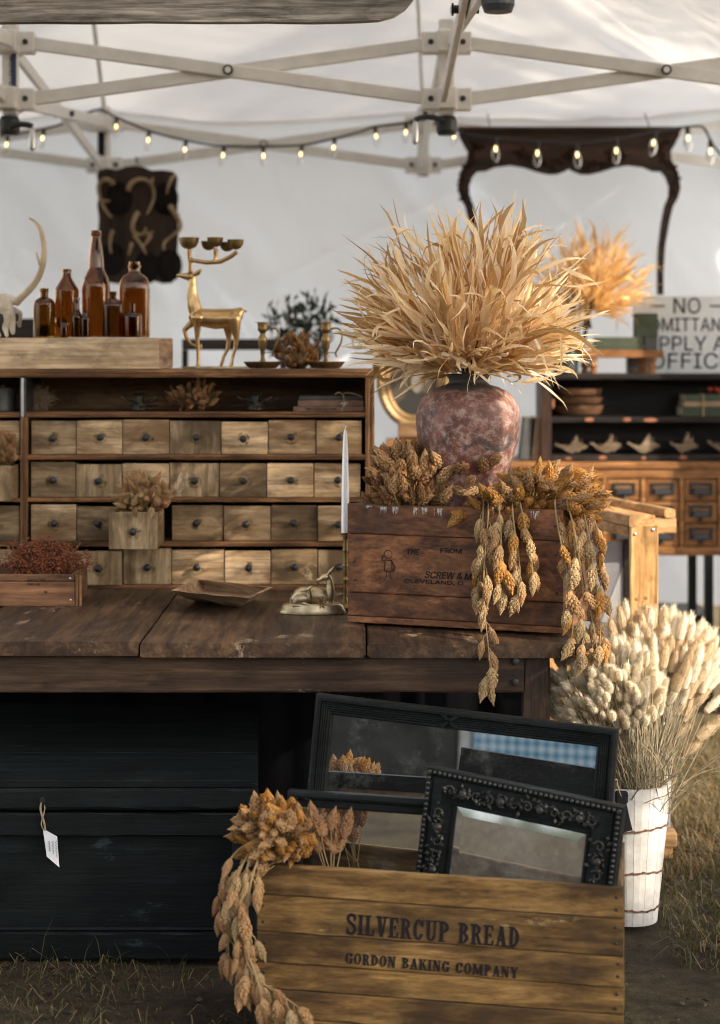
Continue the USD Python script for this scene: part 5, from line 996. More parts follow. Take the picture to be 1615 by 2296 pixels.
for s in (-1, 1):
    o = s * 30
    ch_ = [[K(188, 400, 18, s * 12), K(190, 330, 17, s * 18), K(182, 270, 16, s * 24), K(180, 225, 17, o)], [K(190, 300, 17, s * 22), K(235, 312, 16, s * 34), K(330, 325, 17, s * 46), K(440, 318, 16, s * 50), K(530, 275, 14, s * 52), K(575, 240, 13, s * 54)], [K(395, 320, 14, s * 50), K(400, 270, 12, s * 52), K(402, 222, 18, s * 54)]]
    stag.part('antler_branch', skeleton(ch_, .005, 4), 'brass', smooth=True)
    for zx, zy, w in ((186, 118, 80), (402, 118, 68), (573, 136, 70)):
        dd = {186: o * 1.3, 402: s * 58, 573: s * 58}[zx]; zx2 = zx - (0 if s < 0 else {186: 22, 402: 64, 573: 78}[zx]); zy2 = zy + (0 if s < 0 else {186: 2, 402: 26, 573: 16}[zx]); w2 = w * (1 if s < 0 else .94)
        c = KP(zx2, zy2, dd); q = w2 * SXX / F * DX_
        stag.part('candle_cup', lathe([(0, -1.18 * q), (.30 * q, -1.15 * q), (.66 * q, -.95 * q), (.90 * q, -.58 * q), (.98 * q, -.2 * q), (1.0 * q, 0), (1.03 * q, .02 * q), (.95 * q, .01 * q), (.90 * q, -.3 * q), (.75 * q, -.7 * q), (.4 * q, -1.0 * q), (0, -1.05 * q)], 26, c), 'brass_old', smooth=50)
bp = Polygon([((x - 390) * SXX / F * DX_, y * .06) for x, y in ((130, 0), (200, .7), (300, .9), (400, 1.25), (500, 1.0), (560, 1.3), (660, .6), (620, -.2), (640, -.7), (520, -.75), (400, -.95), (260, -.8))]).buffer(.012).buffer(-.008)
v, f = VF(prism(bp, .006)); stag.part('leaf_base', (v + (KP(390, 0)[0], DX_, ZC), f), 'brass_pale')
# ---------------- brass chamber candlesticks with ring handles
for i, xc in enumerate((589, 731)):
    D = 6.04; s = 1 / F * D; o = np.array([P(xc, 0, D)[0], D, ZC]); H = lambda y: (826.5 - y) * s + .0
    cs = Thing('chamber_candlestick', ('old brass candlestick with a curled handle and drip tray nearest the stag', 'old brass candlestick with a curled handle right of the brown ears')[i], 'candlestick', o, group=None)
    cs.part('drip_tray', lathe([(0, .001), (28 * s, .001), (33 * s, .003), (40 * s, H(816)), (43.5 * s, H(811.5)), (42.5 * s, H(811)), (36 * s, H(819)), (26 * s, H(822)), (0, H(822))], 40, o), 'brass_old', smooth=40)
    cs.part('candle_stem', lathe([(0, H(823)), (7 * s, H(823)), (7 * s, H(813)), (5 * s, H(805)), (4.2 * s, H(797)), (5.4 * s, H(794)), (5 * s, H(788)), (8 * s, H(780)), (10.5 * s, H(765)), (10 * s, H(758)), (7 * s, H(753)), (5.5 * s, H(748)), (8.5 * s, H(744)), (11 * s, H(741)), (11.5 * s, H(737)), (10.5 * s, H(734)), (12 * s, H(724.5)), (17 * s, H(723.5)), (17 * s, H(722.5)), (9 * s, H(724)), (8 * s, H(735)), (0, H(736))], 8 if False else 20, o), 'brass_old', smooth=35)
    hp_ = [(10, 741), (20, 736), (31, 739), (36, 750), (34, 768), (27, 782), (22, 792), (25, 800)]
    cs.part('handle', cat([tube(spline([o + (a * s, 0, H(b)) for a, b in hp_], 30), .0028, 8), tube([o + (5 * s, 0, H(791)), o + (23 * s, 0, H(791))], .0018, 6)]), 'brass_old', smooth=True)
# ---------------- open shelf: leaf candle holders, books, tin, fluff
ZS = cz(924) + .0012; DS = 6.02
for i, xc in enumerate((312, 572)):
    o = np.array([P(xc, 0, DS)[0], DS, ZS]); lh = Thing('leaf_candle_holder', ('dark bronze leaf candle holder left of the ears on the open shelf', 'dark bronze leaf candle holder between the ears and the books')[i], 'candle holder', o)
    lh.part('candle_cup', lathe([(0, .004), (.026, .004), (.022, .022), (.014, .034), (.015, .046), (.024, .0535), (.025, .056), (.021, .057), (.013, .048), (0, .047)], 16, o), 'bronze_dark', smooth=40)
    r = np.random.default_rng(20 + i)
    for k in range(9):
        a = k / 9 * 6.283 + .2; up = (.32, -.02, .5)[k % 3]; d = np.array([math.cos(a), math.sin(a) * .8, up]); L = (.062, .072, .05)[k % 3]; sd = N(np.cross(d, (0, 0, 1))); b = o + (0, 0, .016) + d * .012; n_ = np.cross(sd, N(d))
        pts = [b, b + d * L * .35 + sd * .011, b + d * L * .35 - sd * .011, b + d * L * .4 - n_ * .004, b + d * L]
        lh.part('bronze_leaf', hull(pts + [q + n_ * .0016 for q in pts]), 'bronze_dark')
    for sgn in (-1, 1): lh.part('stamen', tube([o + (sgn * .018, -.01, .024), o + (sgn * .046, -.018, .040), o + (sgn * .052, -.018, .043)], [.0015, .0018, .0022], 6), 'brass_pale')
def book(x0, x1, y0, y1, z0, z1, cover, name, label, group=None, kind='flat', rz=0, spine='front', th_=.0022):
    """a closed book lying flat, its spine to the front"""
    c = np.array([(x0 + x1) / 2, (y0 + y1) / 2, z0]); b = Thing(name, label, 'book', c, group=group)
    b.part('cover', cat([cbox(x0, x1, y0, y1, z0, z0 + th_, .0006), cbox(x0, x1, y0, y1, z1 - th_, z1, .0006), cbox(x0, x1, y0 - .0008, y0 + th_, z0 + .0003, z1 - .0003, .001)]), cover)
    b.part('pages', cbox(x0 + .003, x1 - .003, y0 + th_ + .0004, y1 - .003, z0 + th_, z1 - th_, .0004), 'pages'); return b
sx = lambda x, D=5.985: (x - CX) / F * D
yb_ = [(658, 817, 913.5, 924.0, 'book_brown', 'thin brown titled book at the bottom of the tied stack'), (668, 815, 899, 913, 'book_brown', 'thick reddish brown book in the middle of the tied stack'), (671, 813, 889.5, 898.5, 'pages', 'grey worn book on top of the stack tied with string')]
for i, (a, b, t, q, cv, lb) in enumerate(yb_):
    o = book(sx(a), sx(b), 5.985 + .004 * i, 6.10, ZS + (924 - q) / F * 5.985 + .0002 * i, ZS + (924 - t) / F * 5.985, cv if i < 2 else 'book_dark', 'old_book', lb)
    if i == 0: o.part('title', text_on('THE STEEL SQUARE', .0068, (sx(684), 5.9838, ZS + .0035), (1, 0, 0), UPV, .0004, True, 1.05), 'ink')
    if i == 1: o.part('shelf_mark', text_on('5592', .0055, (sx(764), 5.9878 - .0010, ZS + .021), (1, 0, 0), UPV, .0004, True), 'paper_white'); o.part('shelf_mark', text_on('B&L', .0055, (sx(773), 5.9878 - .0010, ZS + .0135), (0, 0, 1), (-1, 0, 0), .0004, True), 'paper_white')
zt_ = ZS + (924 - 889.5) / F * 5.985
tw = Thing('book_string', 'twine tied round the stack of old books on the shelf', 'string', (sx(768), 6.04, ZS))
tw.part('loop', tube([(sx(766), 5.982, ZS + .001), (sx(768), 5.981, ZS + .012), (sx(772), 5.983, ZS + .03), (sx(770), 5.99, zt_ + .002), (sx(770), 6.05, zt_ + .002)], .0016, 6), 'twine'); tw.part('bow', cat([tube(spline([(sx(770), 5.995, zt_ + .003), (sx(778), 5.99, zt_ + .010), (sx(800), 5.985, zt_ + .004), (sx(812), 5.98, zt_ - .004)], 12), .0014, 5), tube(spline([(sx(770), 5.995, zt_ + .003), (sx(757), 5.99, zt_ + .010), (sx(752), 5.99, zt_ + .003)], 10), .0014, 5)]), 'twine')
o = np.array([P(8, 0, DS)[0], DS, ZS]); tin = Thing('tin_can', 'small dull tin can at the left end of the open shelf', 'tin', o)
tin.part('can_body', lathe([(0, 0), (.036, 0), (.037, .004), (.036, .008), (.036, .060), (.038, .064), (.033, .066), (.032, .01), (0, .01)], 28, o), 'tin', smooth=40); tin.part('lid', lathe([(0, .060), (.031, .060), (.030, .068), (.008, .072), (.006, .078), (0, .079)], 24, o), 'tin', smooth=40)
r = np.random.default_rng(14); ff = []; o = P(90, 900, 6.10)
for k in range(520):
    d = N(r.normal(0, 1, 3)) * (.8, .7, 1.1); p = o + d * r.uniform(.0, .035); ff.append(husk_strip(p, d + r.normal(0, .5, 3), r.uniform(.02, .045), .0013, r, r.normal(0, 2), .3))
fz = solo('dried_moss', cat(ff), 'pale_fluff', 'pale wisp of dried moss beside the metal strip on the open shelf', 'moss', loc=(o[0], o[1], ZS))
# ---------------- taper candle and its tall brass stick
D = 5.50; s = D / F; xo = P(774.5, 0, D)[0]; zb = ZTAB + .001; Zy = lambda y: EYE - (y - HY) * s
cd = Thing('taper_candle', 'tall white taper candle in the brass stick left of the red crate', 'candle', (xo, D, Zy(1196)))
cd.part('wax_taper', lathe([(0, Zy(1200)), (8.4 * s, Zy(1200)), (8.9 * s, Zy(1180)), (8.2 * s, Zy(1100)), (6.4 * s, Zy(1020)), (4.3 * s, Zy(975)), (2.6 * s, Zy(966)), (.9 * s, Zy(962)), (0, Zy(961))], 20, (xo, D, 0)), 'wax', smooth=True)
cd.part('wick', tube(spline([(xo, D, Zy(963)), (xo + .001, D, Zy(958)), (xo + .0035, D, Zy(955))], 6), .0009, 5), 'wax')
ck = Thing('tall_candlestick', 'slim turned brass candlestick holding the white taper candle', 'candlestick', (xo, D, zb))
zz = lambda y: Zy(y)
ck.part('stick', lathe([(0, zb), (24 * s, zb), (25 * s, zb + .006), (20 * s, zb + .012), (9 * s, zb + .018), (6 * s, zb + .026), (4.2 * s, zz(1335)), (6 * s, zz(1326)), (4 * s, zz(1318)), (3.4 * s, zz(1308)), (6.4 * s, zz(1300)), (3.4 * s, zz(1293)), (5.5 * s, zz(1285)), (5 * s, zz(1272)), (7 * s, zz(1269)), (5.4 * s, zz(1264)), (5.0 * s, zz(1240)), (6.8 * s, zz(1237)), (6.8 * s, zz(1233)), (5.4 * s, zz(1229)), (5.0 * s, zz(1212)), (6.0 * s, zz(1203)), (11 * s, zz(1196)), (11 * s, zz(1194)), (8.9 * s, zz(1195)), (8.6 * s, zz(1203)), (0, zz(1203))], 20, (xo, D, 0)), 'brass_old', smooth=35)
# ---------------- brass doe and fawn
DD = 5.42; q = .1332 / F * DD
def T_(zx, zy, r, d=0): p = P(592 + zx * .1332, 1237.5 + zy * .1332, DD); return (p[0], p[1] + d * q, p[2], r * q)
def TP(zx, zy, d=0): return np.array(T_(zx, zy, 0, d)[:3])
bc_ = np.array([TP(815, 0)[0], DD + .0, ZTAB + .001])
doe = Thing('brass_doe', 'brass doe and fawn lying on an oval base at the table front', 'figurine', bc_)
R0 = 560 * q
doe.part('oval_base', lathe([(0, 0), (R0, 0), (R0 * 1.0, .004), (R0 * .985, .009), (R0 * .95, .012), (R0 * .93, .018), (R0 * .88, .0235), (R0 * .80, .027), (0, .029)], 48, bc_, 1.0, .42), 'brass_pale', smooth=35)
doe.part('doe', skeleton([[T_(560, 800, 115, 30), T_(640, 740, 150, 30), T_(800, 735, 150, 30), T_(960, 740, 150, 20), T_(1080, 780, 110, 10)], [T_(1080, 760, 110, 10), T_(1115, 670, 82, 5), T_(1118, 570, 62, 0), T_(1100, 470, 52, 0), T_(1070, 420, 55, 0)], [T_(1060, 425, 66, 0), T_(1010, 430, 60, 0), T_(960, 462, 42, 0), T_(915, 474, 30, 0)], [T_(1080, 880, 60, -60), T_(1050, 915, 34, -90), T_(1130, 925, 28, -95)], [T_(1150, 880, 40, 0), T_(1190, 890, 26, -20), T_(1250, 900, 22, -20)], [T_(455, 790, 22, 40), T_(445, 880, 16, 30)]], .0035, 6), 'brass_pale', smooth=True)
for sgn in (-1, 1): doe.part('doe_ear', skeleton([[T_(1085, 375, 26, sgn * 40), T_(1120, 325, 34, sgn * 55), T_(1172, 258, 8, sgn * 62)]], .002, 3), 'brass_pale', smooth=True)
doe.part('fawn', skeleton([[T_(545, 830, 62, -130), T_(590, 780, 88, -130), T_(690, 770, 85, -130), T_(755, 780, 62, -130)], [T_(750, 770, 58, -130), T_(765, 690, 42, -135), T_(745, 625, 36, -140)], [T_(735, 620, 42, -140), T_(775, 590, 30, -140), T_(808, 568, 17, -140)], [T_(690, 630, 22, -165), T_(650, 632, 18, -170), T_(618, 648, 7, -170)], [T_(505, 885, 26, -165), T_(600, 880, 24, -175), T_(690, 888, 16, -175)], [T_(650, 840, 34, -165), T_(720, 860, 28, -175), T_(780, 870, 26, -170)]], .003, 5), 'brass_pale', smooth=True)
pet = []
for a, L in ((90, 130), (52, 130), (125, 125), (15, 95), (165, 95), (-60, 100), (-105, 95)):
    d = np.array([math.cos(math.radians(a)), -.35, math.sin(math.radians(a))]); sd = np.array([-d[2], 0, d[0]]); b = TP(975, 835, -190); L_ = L * q; w = 26 * q
    pts = [b, b + d * L_ * .5 + sd * w, b + d * L_ * .5 - sd * w, b + d * L_ + (0, -.006, 0), b + d * L_ * .5 + (0, -.005, 0)]; pet.append(hull(pts + [x + (0, .002, 0) for x in pts]))
for m_ in pet: doe.part('lily_petal', m_, 'brass_pale')
# ---------------- carved dough bowl
c = lambda x, y, zz_: None
def on_z(x, y, zv): D = (EYE - zv) * F / (y - HY); return P(x, y, D)
top = [on_z(382, 1325, ZTAB + .058), on_z(440, 1298, ZTAB + .058), on_z(614, 1316, ZTAB + .054), on_z(560, 1341, ZTAB + .052)]
bot = [on_z(438, 1347, ZTAB + .001), on_z(478, 1327, ZTAB + .001), on_z(566, 1340, ZTAB + .001), on_z(537, 1363, ZTAB + .001)]
def loft(rings):
    V = np.vstack(rings); n = len(rings[0]); return V, tri(np.array([(i * n + k, i * n + (k + 1) % n, (i + 1) * n + (k + 1) % n, (i + 1) * n + k) for i in range(len(rings) - 1) for k in range(n)]))
def dense(r4, k=9, rnd=.0):
    out = []
    for i in range(4): out += [r4[i] * (1 - t) + r4[(i + 1) % 4] * t for t in np.linspace(0, 1, k, endpoint=False)]
    o = np.array(out); return o + (fb(o * 30, 3, 4)[:, None] - .5) * .006
ctr_t, ctr_b = np.mean(top, 0), np.mean(bot, 0)
rings = [dense([ctr_b + (p - ctr_b) * .02 for p in bot]), dense(bot), dense([a * .5 + b * .5 + N(a - ctr_t) * .006 for a, b in zip(top, bot)]), dense(top), dense([ctr_t + (p - ctr_t) * .90 for p in top]), dense([ctr_t * .7 + ctr_b * .3 + (p - ctr_t) * .80 for p in top]), dense([ctr_t * .42 + ctr_b * .58 + (p - ctr_t) * .58 for p in top]), dense([ctr_t * .40 + ctr_b * .60 + (p - ctr_t) * .02 for p in top])]
solo('dough_bowl', loft(rings), 'dough_bowl', 'shallow hand carved wooden dough bowl lying on the table', 'bowl', smooth=25)
# dark pot at the left edge
o = on_z(-12, 1316, ZTAB + .001); dk = Thing('dark_pot', 'dark lidded pot cut off by the left picture edge behind the heather', 'pot', o); o2 = o + (0, .1, 0)
dk.part('pot_body', lathe([(0, 0), (.032, 0), (.040, .03), (.040, .10), (.034, .118), (0, .12)], 24, o2), 'jar_dark', smooth=40); dk.part('lid', lathe([(0, .120), (.042, .120), (.042, .128), (.012, .136), (.010, .15), (0, .152)], 24, o2), 'jar_dark', smooth=40)

# ================================================================ MIRRORS IN THE BREAD CRATE, BUCKET, STAND
def ring_frame(w, h, prof):
    """mitred frame: prof = (distance in from the outer edge, height) pairs"""
    rings = []
    for t, z_ in prof: rings.append(np.array([(t, -t, z_), (w - t, -t, z_), (w - t, -h + t, z_), (t, -h + t, z_)]))
    V = np.vstack(rings); m = len(prof); f = []
    for i in range(m):
        j = (i + 1) % m
        for k in range(4): l = (k + 1) % 4; f.append((i * 4 + k, j * 4 + k, j * 4 + l, i * 4 + l))
    return V, tri(np.array(f))
def mirror(name, label, TL, TR, h, lean, fw, prof, glass='mirror', bevel=0.0, col='frame_black'):
    TL, TR = np.asarray(TL), np.asarray(TR); U = N(TR - TL); w = np.linalg.norm(TR - TL)
    dn = np.array([0, -math.tan(math.radians(lean)), -1.0]); Vd = -N(dn - U * (dn @ U)); W = np.cross(U, Vd)
    th = Thing(name, label, 'mirror', TL - Vd * h)
    th.part('frame', place(ring_frame(w, h, prof), TL, U, Vd), col)
    g0, g1 = fw - .004, .004
    bx_ = lambda a, z0, z1: place(cbox(a, w - a, -h + a, -a, z0, z1, .0004), TL, U, Vd)
    th.part('backboard', bx_(.010, -.012, -.002), 'mirror_back')
    if bevel:
        ir = np.array([(g0, -g0, .006), (w - g0, -g0, .006), (w - g0, -h + g0, .006), (g0, -h + g0, .006)]); b = g0 + bevel; ir2 = np.array([(b, -b, .0095), (w - b, -b, .0095), (w - b, -h + b, .0095), (b, -h + b, .0095)])
        th.part('glass', place((np.vstack([ir, ir2]), np.array([(0, 1, 5), (0, 5, 4), (1, 2, 6), (1, 6, 5), (2, 3, 7), (2, 7, 6), (3, 0, 4), (3, 4, 7), (4, 5, 6), (4, 6, 7)])[:, ::-1]), TL, U, Vd), glass)
    else: th.part('glass', bx_(g0, .002, .006), glass)
    return th, TL, U, Vd, W, w
reed = [(0, -.014), (0, .012), (.003, .018), (.008, .021), (.013, .021), (.016, .016), (.019, .019), (.0215, .0165), (.024, .0185), (.0265, .016), (.029, .018), (.0315, .0155), (.034, .0175), (.037, .014), (.040, .015), (.044, .008), (.046, .003), (.046, -.014)]
m1, TL, U, Vd, W, w = mirror('large_mirror', 'large mirror in a reeded black frame at the back of the bread crate', P(712, 1554, 4.60), P(1388, 1634, 4.43), .47, 5, .046, reed)
rib = []
for s_ in (-1, 1):
    a = TL + U * (w * .455) + W * .019; rib.append(beam(a - Vd * .012 + U * (-.018 * s_), a - Vd * .040 + U * (.018 * s_), W, .004, .009, n=4, c=.001, seed=2))
m1.part('ribbon_cross', cat(rib), 'frame_black')
plain_p = [(0, -.014), (0, .010), (.003, .016), (.009, .019), (.014, .016), (.018, .010), (.026, .010), (.029, .013), (.033, .012), (.036, .004), (.036, -.014)]
m2, TL, U, Vd, W, w = mirror('small_mirror', 'mirror in a plain black frame with corner ornaments behind the ears in the bread crate', P(648, 1770, 4.42), P(1090, 1800, 4.31), .36, 4, .036, plain_p)
for cx_, cy_ in ((0, 0),):
    orn = []
    for k in range(7):
        a = k * .42; orn.append(ball(TL + U * (.012 + .0085 * k) - Vd * (.013 + .004 * math.sin(k * 2)) + W * .015, .0055, 1, (1, .6, 1))); orn.append(ball(TL + U * (.013 + .004 * math.sin(k * 2.2)) - Vd * (.012 + .0095 * k) + W * .014, .0055, 1, (1, .6, 1)))
    m2.part('corner_ornament', cat(orn), 'frame_black', smooth=True)
orn_p = [(0, -.014), (0, .016), (.003, .019), (.012, .019), (.015, .014), (.019, .017), (.040, .020), (.056, .013), (.064, .009), (.068, .012), (.073, .010), (.075, .002), (.075, -.014)]
m3, TL, U, Vd, W, w = mirror('ornate_mirror', 'small mirror in a wide black frame of curling leaves in the bread crate', P(965, 1717, 4.335), P(1402, 1808, 4.165), .40, 1.5, .075, orn_p, 'mirror_old', .020)
r = np.random.default_rng(99); h3 = .40; beads = []
for k in range(int(w / .0115)): beads.append(ball(TL + U * (.008 + k * .0115) - Vd * .0075 + W * .0195, .0043, 1))
for k in range(int(h3 / .0115)):
    for a in (.0075, w - .0075): beads.append(ball(TL + U * a - Vd * (.010 + k * .0115) + W * .0195, .0043, 1))
plain('relief_black', (.030, .027, .022), .42, 0, .5, col2=(.010, .0105, .011), scale=60)
m3.part('beading', cat(beads), 'relief_black', kind='stuff', smooth=True)
def scroll(o, a0, size, turns, hand, W_):
    q = []
    for t in np.linspace(0, 1, 22): rr = size * (1 - t * .85); an = a0 + hand * t * turns * 6.283; q.append(o + U * rr * math.cos(an) + Vd * rr * math.sin(an))
    return tube(np.array(q), np.linspace(.0026, .0016, 22), 6)
def leaf_relief(o, ang, L, wd):
    d = U * math.cos(ang) + Vd * math.sin(ang); s_ = np.cross(W, d); pts = [o, o + d * L, o + d * L * .45 + s_ * wd, o + d * L * .45 - s_ * wd, o + d * L * .5 + W * .006, o + d * L * .2 + W * .003]; return hull(pts)
def band(n_, along, across):
    sc_, lf_ = [], []
    for k in range(n_):
        o = along((k + .5) / n_) + W * .0195; hnd = 1 if k % 2 else -1
        sc_.append(scroll(o, r.uniform(0, 6), .0125, 1.1, hnd, W))
        for j in range(7): lf_.append(leaf_relief(o + (U * r.uniform(-1, 1) + Vd * r.uniform(-1, 1)) * .017, r.uniform(0, 6.28), r.uniform(.010, .019), r.uniform(.003, .0052)))
        if k % 3 == 1: lf_.append(move(lathe([(0, 0), (.007, .002), (.0085, .008), (.005, .013), (0, .014)], 9), o + W * -.004, np.stack([U, Vd, W], 1)))
    return sc_, lf_
for n_, al in ((12, lambda t: TL + U * (.045 + (w - .09) * t) - Vd * .040), (9, lambda t: TL + U * .040 - Vd * (.075 + (h3 - .12) * t)), (9, lambda t: TL + U * (w - .040) - Vd * (.075 + (h3 - .12) * t))):
    s_, l_ = band(n_, al, None)
    for m_ in s_: m3.part('scroll', m_, 'relief_black', smooth=True)
    m3.part('leaf_carving', cat(l_), 'relief_black', kind='stuff')
# ---------------- white slatted bucket
bo = np.array([P(1413, 0, 5.15)[0], 5.17, .004]); bh, r0, r1 = .358, .073, .109
bkt = Thing('white_bucket', 'tall white painted slatted bucket with rusty wire hoops beside the bread crate', 'bucket', bo); NS = 16
for k in range(NS):
    a0, a1 = (k + .012) / NS * 6.2832, (k + .988) / NS * 6.2832; pts = []
    for z_, rr in ((0, r0), (bh, r1)):
        for a in (a0, (a0 + a1) / 2, a1): pts += [(bo[0] + rr * math.cos(a), bo[1] + rr * math.sin(a), bo[2] + z_), (bo[0] + (rr - .010) * math.cos(a), bo[1] + (rr - .010) * math.sin(a), bo[2] + z_)]
    bkt.part('stave', hull(pts), 'paint_white')
bkt.part('bottom', lathe([(0, .012), (r0 - .008, .012), (r0 - .008, .024), (0, .024)], 24, bo), 'paint_white')
for z_ in (.042, .138, .252):
    rr = r0 + (r1 - r0) * z_ / bh + .0022; q = np.array([(bo[0] + rr * math.cos(a), bo[1] + rr * math.sin(a), bo[2] + z_ + .003 * math.sin(3 * a + z_ * 40)) for a in np.linspace(0, 6.2832, 60)]); q2 = q + np.array([(0, 0, .0035 * math.sin(i * 1.9)) for i in range(60)])
    bkt.part('wire_hoop', cat([tube(q, .0016, 6), tube(q2, .0013, 5)]), 'rust')
p = P(1398, 1792, 5.06); bkt.part('handle_lug', cbox(p[0] - .02, p[0] + .012, 5.055, 5.072, p[2] - .012, p[2] + .020, .004), 'cloth_dark')
tp = [P(x, y, 5.03) for x, y in ((1388, 1782), (1400, 1780), (1419, 1862), (1392, 1868))]; q = np.array(tp + [p_ + (0, .001, 0) for p_ in tp])
bt = Thing('black_tag', 'small black tag hanging from string at the rim of the white bucket', 'tag', np.mean(tp, 0)); bt.part('tag_card', hull(q), 'cloth_dark'); bt.part('twine', tube(spline([P(1384, 1752, 5.045), P(1388, 1770, 5.035), P(1394, 1786, 5.029)], 8), .0012, 5), 'twine')
# ---------------- pine rack with slats, right of the red crate
pr = Thing('pine_rack', 'orange pine rack with slats on a wide leg right of the red crate', 'rack', P(1441, 1900, 5.95))
DL = 5.9; zl = .99; xl = lambda x, D=DL: (x - CX) / F * D
Lz = EYE - (1180 - HY) / F * DL
pr.part('leg', beam((xl(1445), DL + .012, 0), (xl(1445), DL + .012, Lz), (1, 0, 0), .0845, .024, n=14, c=.003, seed=1), 'pine_z')
dA = N(np.array([-.11, .40, 0])); e0_ = np.array([xl(1441), DL + .004, 0]); hA = .034
pr.part('slat', beam(e0_ + (0, 0, zl - .017), e0_ + dA * .75 + (0, 0, zl - .017), (1, .27, 0), .083, .034, n=12, c=.003, seed=2), 'pine_y')
pr.part('side_rail', beam(e0_ + (-.030, .012, zl - .034 - .016), e0_ + (-.030, .012, zl - .034 - .016) + dA * .75, (1, .27, 0), .022, .031, n=10, c=.002, seed=7), 'pine_y')
e1 = np.array([xl(1504, 6.02), 6.03, 0]); pr.part('slat', beam(e1 + (0, 0, .985), e1 + dA * .7 + (0, 0, .985), (1, .27, 0), .036, .027, n=12, c=.003, seed=3), 'pine_y')
pr.part('cross_piece', beam((xl(1405, 6.03), 6.045, .9465), (xl(1517, 6.03), 6.045, .9465), UPV, .048, .032, n=8, c=.003, seed=4), 'pine_x')
pr.part('leg', beam(e0_ + dA * .70 + (0, 0, 0), e0_ + dA * .70 + (0, 0, zl - .036), (1, .27, 0), .083, .024, n=6, c=.003, seed=5), 'pine_z'); pr.part('low_rail', beam(e0_ + dA * .06 + (-.02, 0, .22), e0_ + dA * .68 + (-.02, 0, .22), UPV, .06, .022, n=6, seed=6), 'pine_y')
pr.part('nail_heads', cat([ball((xl(x), DL - .0005, EYE - (y - HY) / F * DL), .005, 1, (1, .4, 1)) for x, y in ((1424, 1198), (1464, 1188))]), 'steel'); pr.part('knots', cat([ball((xl(x), DL - .0002, EYE - (y - HY) / F * DL), .0065, 1, (1, .1, 1)) for x, y in ((1428, 1343), (1449, 1341))]), 'pine_y')
pc = Thing('leaning_picture', 'dark framed grey sail picture leaning inside the pine rack', 'picture', P(1385, 1420, 6.1)); D = 6.12; z0_ = .52
pc.part('picture_sheet', cbox(xl(1290, D), xl(1398, D), D, D + .006, z0_, EYE - (1215 - HY) / F * D, .001), 'canvas_grey'); pc.part('sail', place(prism(Polygon([(0, 0), (.075, 0), (.075, .19)]), .001), (xl(1348, D), D - .0005, EYE - (1395 - HY) / F * D), (1, 0, 0), (0, 0, 1)), 'canvas_pale')
pc.part('frame_stile', cbox(xl(1398, D) + .0005, xl(1413, D), D - .008, D + .012, z0_, EYE - (1208 - HY) / F * D, .002), 'black_wood')
# painted board and block on the grass behind the bucket
wp = Thing('white_board_leg', 'short white painted board standing on a small wooden block in the grass', 'board', P(1500, 1925, 5.80)); D = 5.80; zg = lambda y: EYE - (y - HY) / F * D
wp.part('board', beam((xl(1497, D), D + .03, .085), (xl(1501, D), D + .05, zg(1700)), (1, 0, 0), .020, .05, n=6, seed=1), 'paint_white'); wp.part('block', cbox(xl(1462, D), xl(1519, D), D, D + .09, .030, zg(1867) , .004), 'pine_x'); wp.part('runner', cbox(xl(1470, D), xl(1510, D), D + .006, D + .084, -.005, .0295, .003), 'pine_x')
# ================================================================ BACK OF THE TENT
CD = 8.30; cX = lambda x, D=CD: (x - CX) / F * D; cZ = lambda y, D=CD: EYE - (y - HY) / F * D
# ---------------- card catalogue
cc = Thing('card_catalogue', 'orange oak card catalogue with black label pulls at the back of the tent', 'cabinet', (cX(1390), 8.6, 0)); CX0, CX1, CT = cX(838), cX(1790), cZ(1036)
cc.part('top', cbox(CX0 - .01, CX1, CD - .012, CD + .52, CT - .028, CT, .004), 'oak_x'); cc.part('top_rail', cbox(CX0, CX1, CD - .001, CD + .02, cZ(1072), CT - .029, .002), 'oak_x'); cc.part('bottom_rail', cbox(CX0, CX1, CD - .001, CD + .5, cZ(1246), cZ(1226), .003), 'oak_x')
cc.part('back_panel', cbox(CX0, CX1, CD + .46, CD + .48, cZ(1225), CT - .03, .002), 'oak_x')
xs = [1053.5 + 86.5 * k for k in range(9)]
for x in [xs[0] - 43.25] + [x + 43.25 for x in xs]: cc.part('stile', cbox(cX(x) - .009, cX(x) + .009, CD - .002, CD + .44, cZ(1225.5), cZ(1072.5), .002), 'oak_x')
cc.part('side_panel', cbox(CX0, CX0 + .30, CD + .0, CD + .45, cZ(1225), cZ(1073), .002), 'oak_x')
for r_, (yt, yb) in enumerate(((1074, 1124), (1125.5, 1174), (1175.5, 1224))):
    for k, x in enumerate(xs):
        X0, X1, Z1, Z0 = cX(x) - .068, cX(x) + .068, cZ(yt), cZ(yb)
        d = cc.part('drawer', cbox(X0, X1, CD + .004, CD + .40, Z0 + .001, Z1 - .001, .003), 'oak_x'); zc_ = (Z0 + Z1) / 2; h = cX(x)
        cc.part('label_holder', cat([cbox(h - .047, h + .047, CD - .004, CD + .003, zc_ + .022, zc_ + .031, .001), cbox(h - .047, h - .038, CD - .004, CD + .003, zc_ - .018, zc_ + .0215, .001), cbox(h + .038, h + .047, CD - .004, CD + .003, zc_ - .018, zc_ + .0215, .001), hull([(h - .038, CD + .002, zc_ - .018), (h + .038, CD + .002, zc_ - .018), (h - .036, CD - .018, zc_ - .014), (h + .036, CD - .018, zc_ - .014), (h - .036, CD + .002, zc_ + .004), (h + .036, CD + .002, zc_ + .004), (h - .03, CD - .012, zc_ + .003), (h + .03, CD - .012, zc_ + .003)]), ball((h, CD - .006, zc_ - .028), .010, 1, (1, .7, .9))]), 'iron_blue', under=d)
        cc.part('label_card', cbox(h - .037, h + .037, CD + .0005, CD + .0035, zc_ + .006, zc_ + .021, .0005), 'mid_wood', under=d)
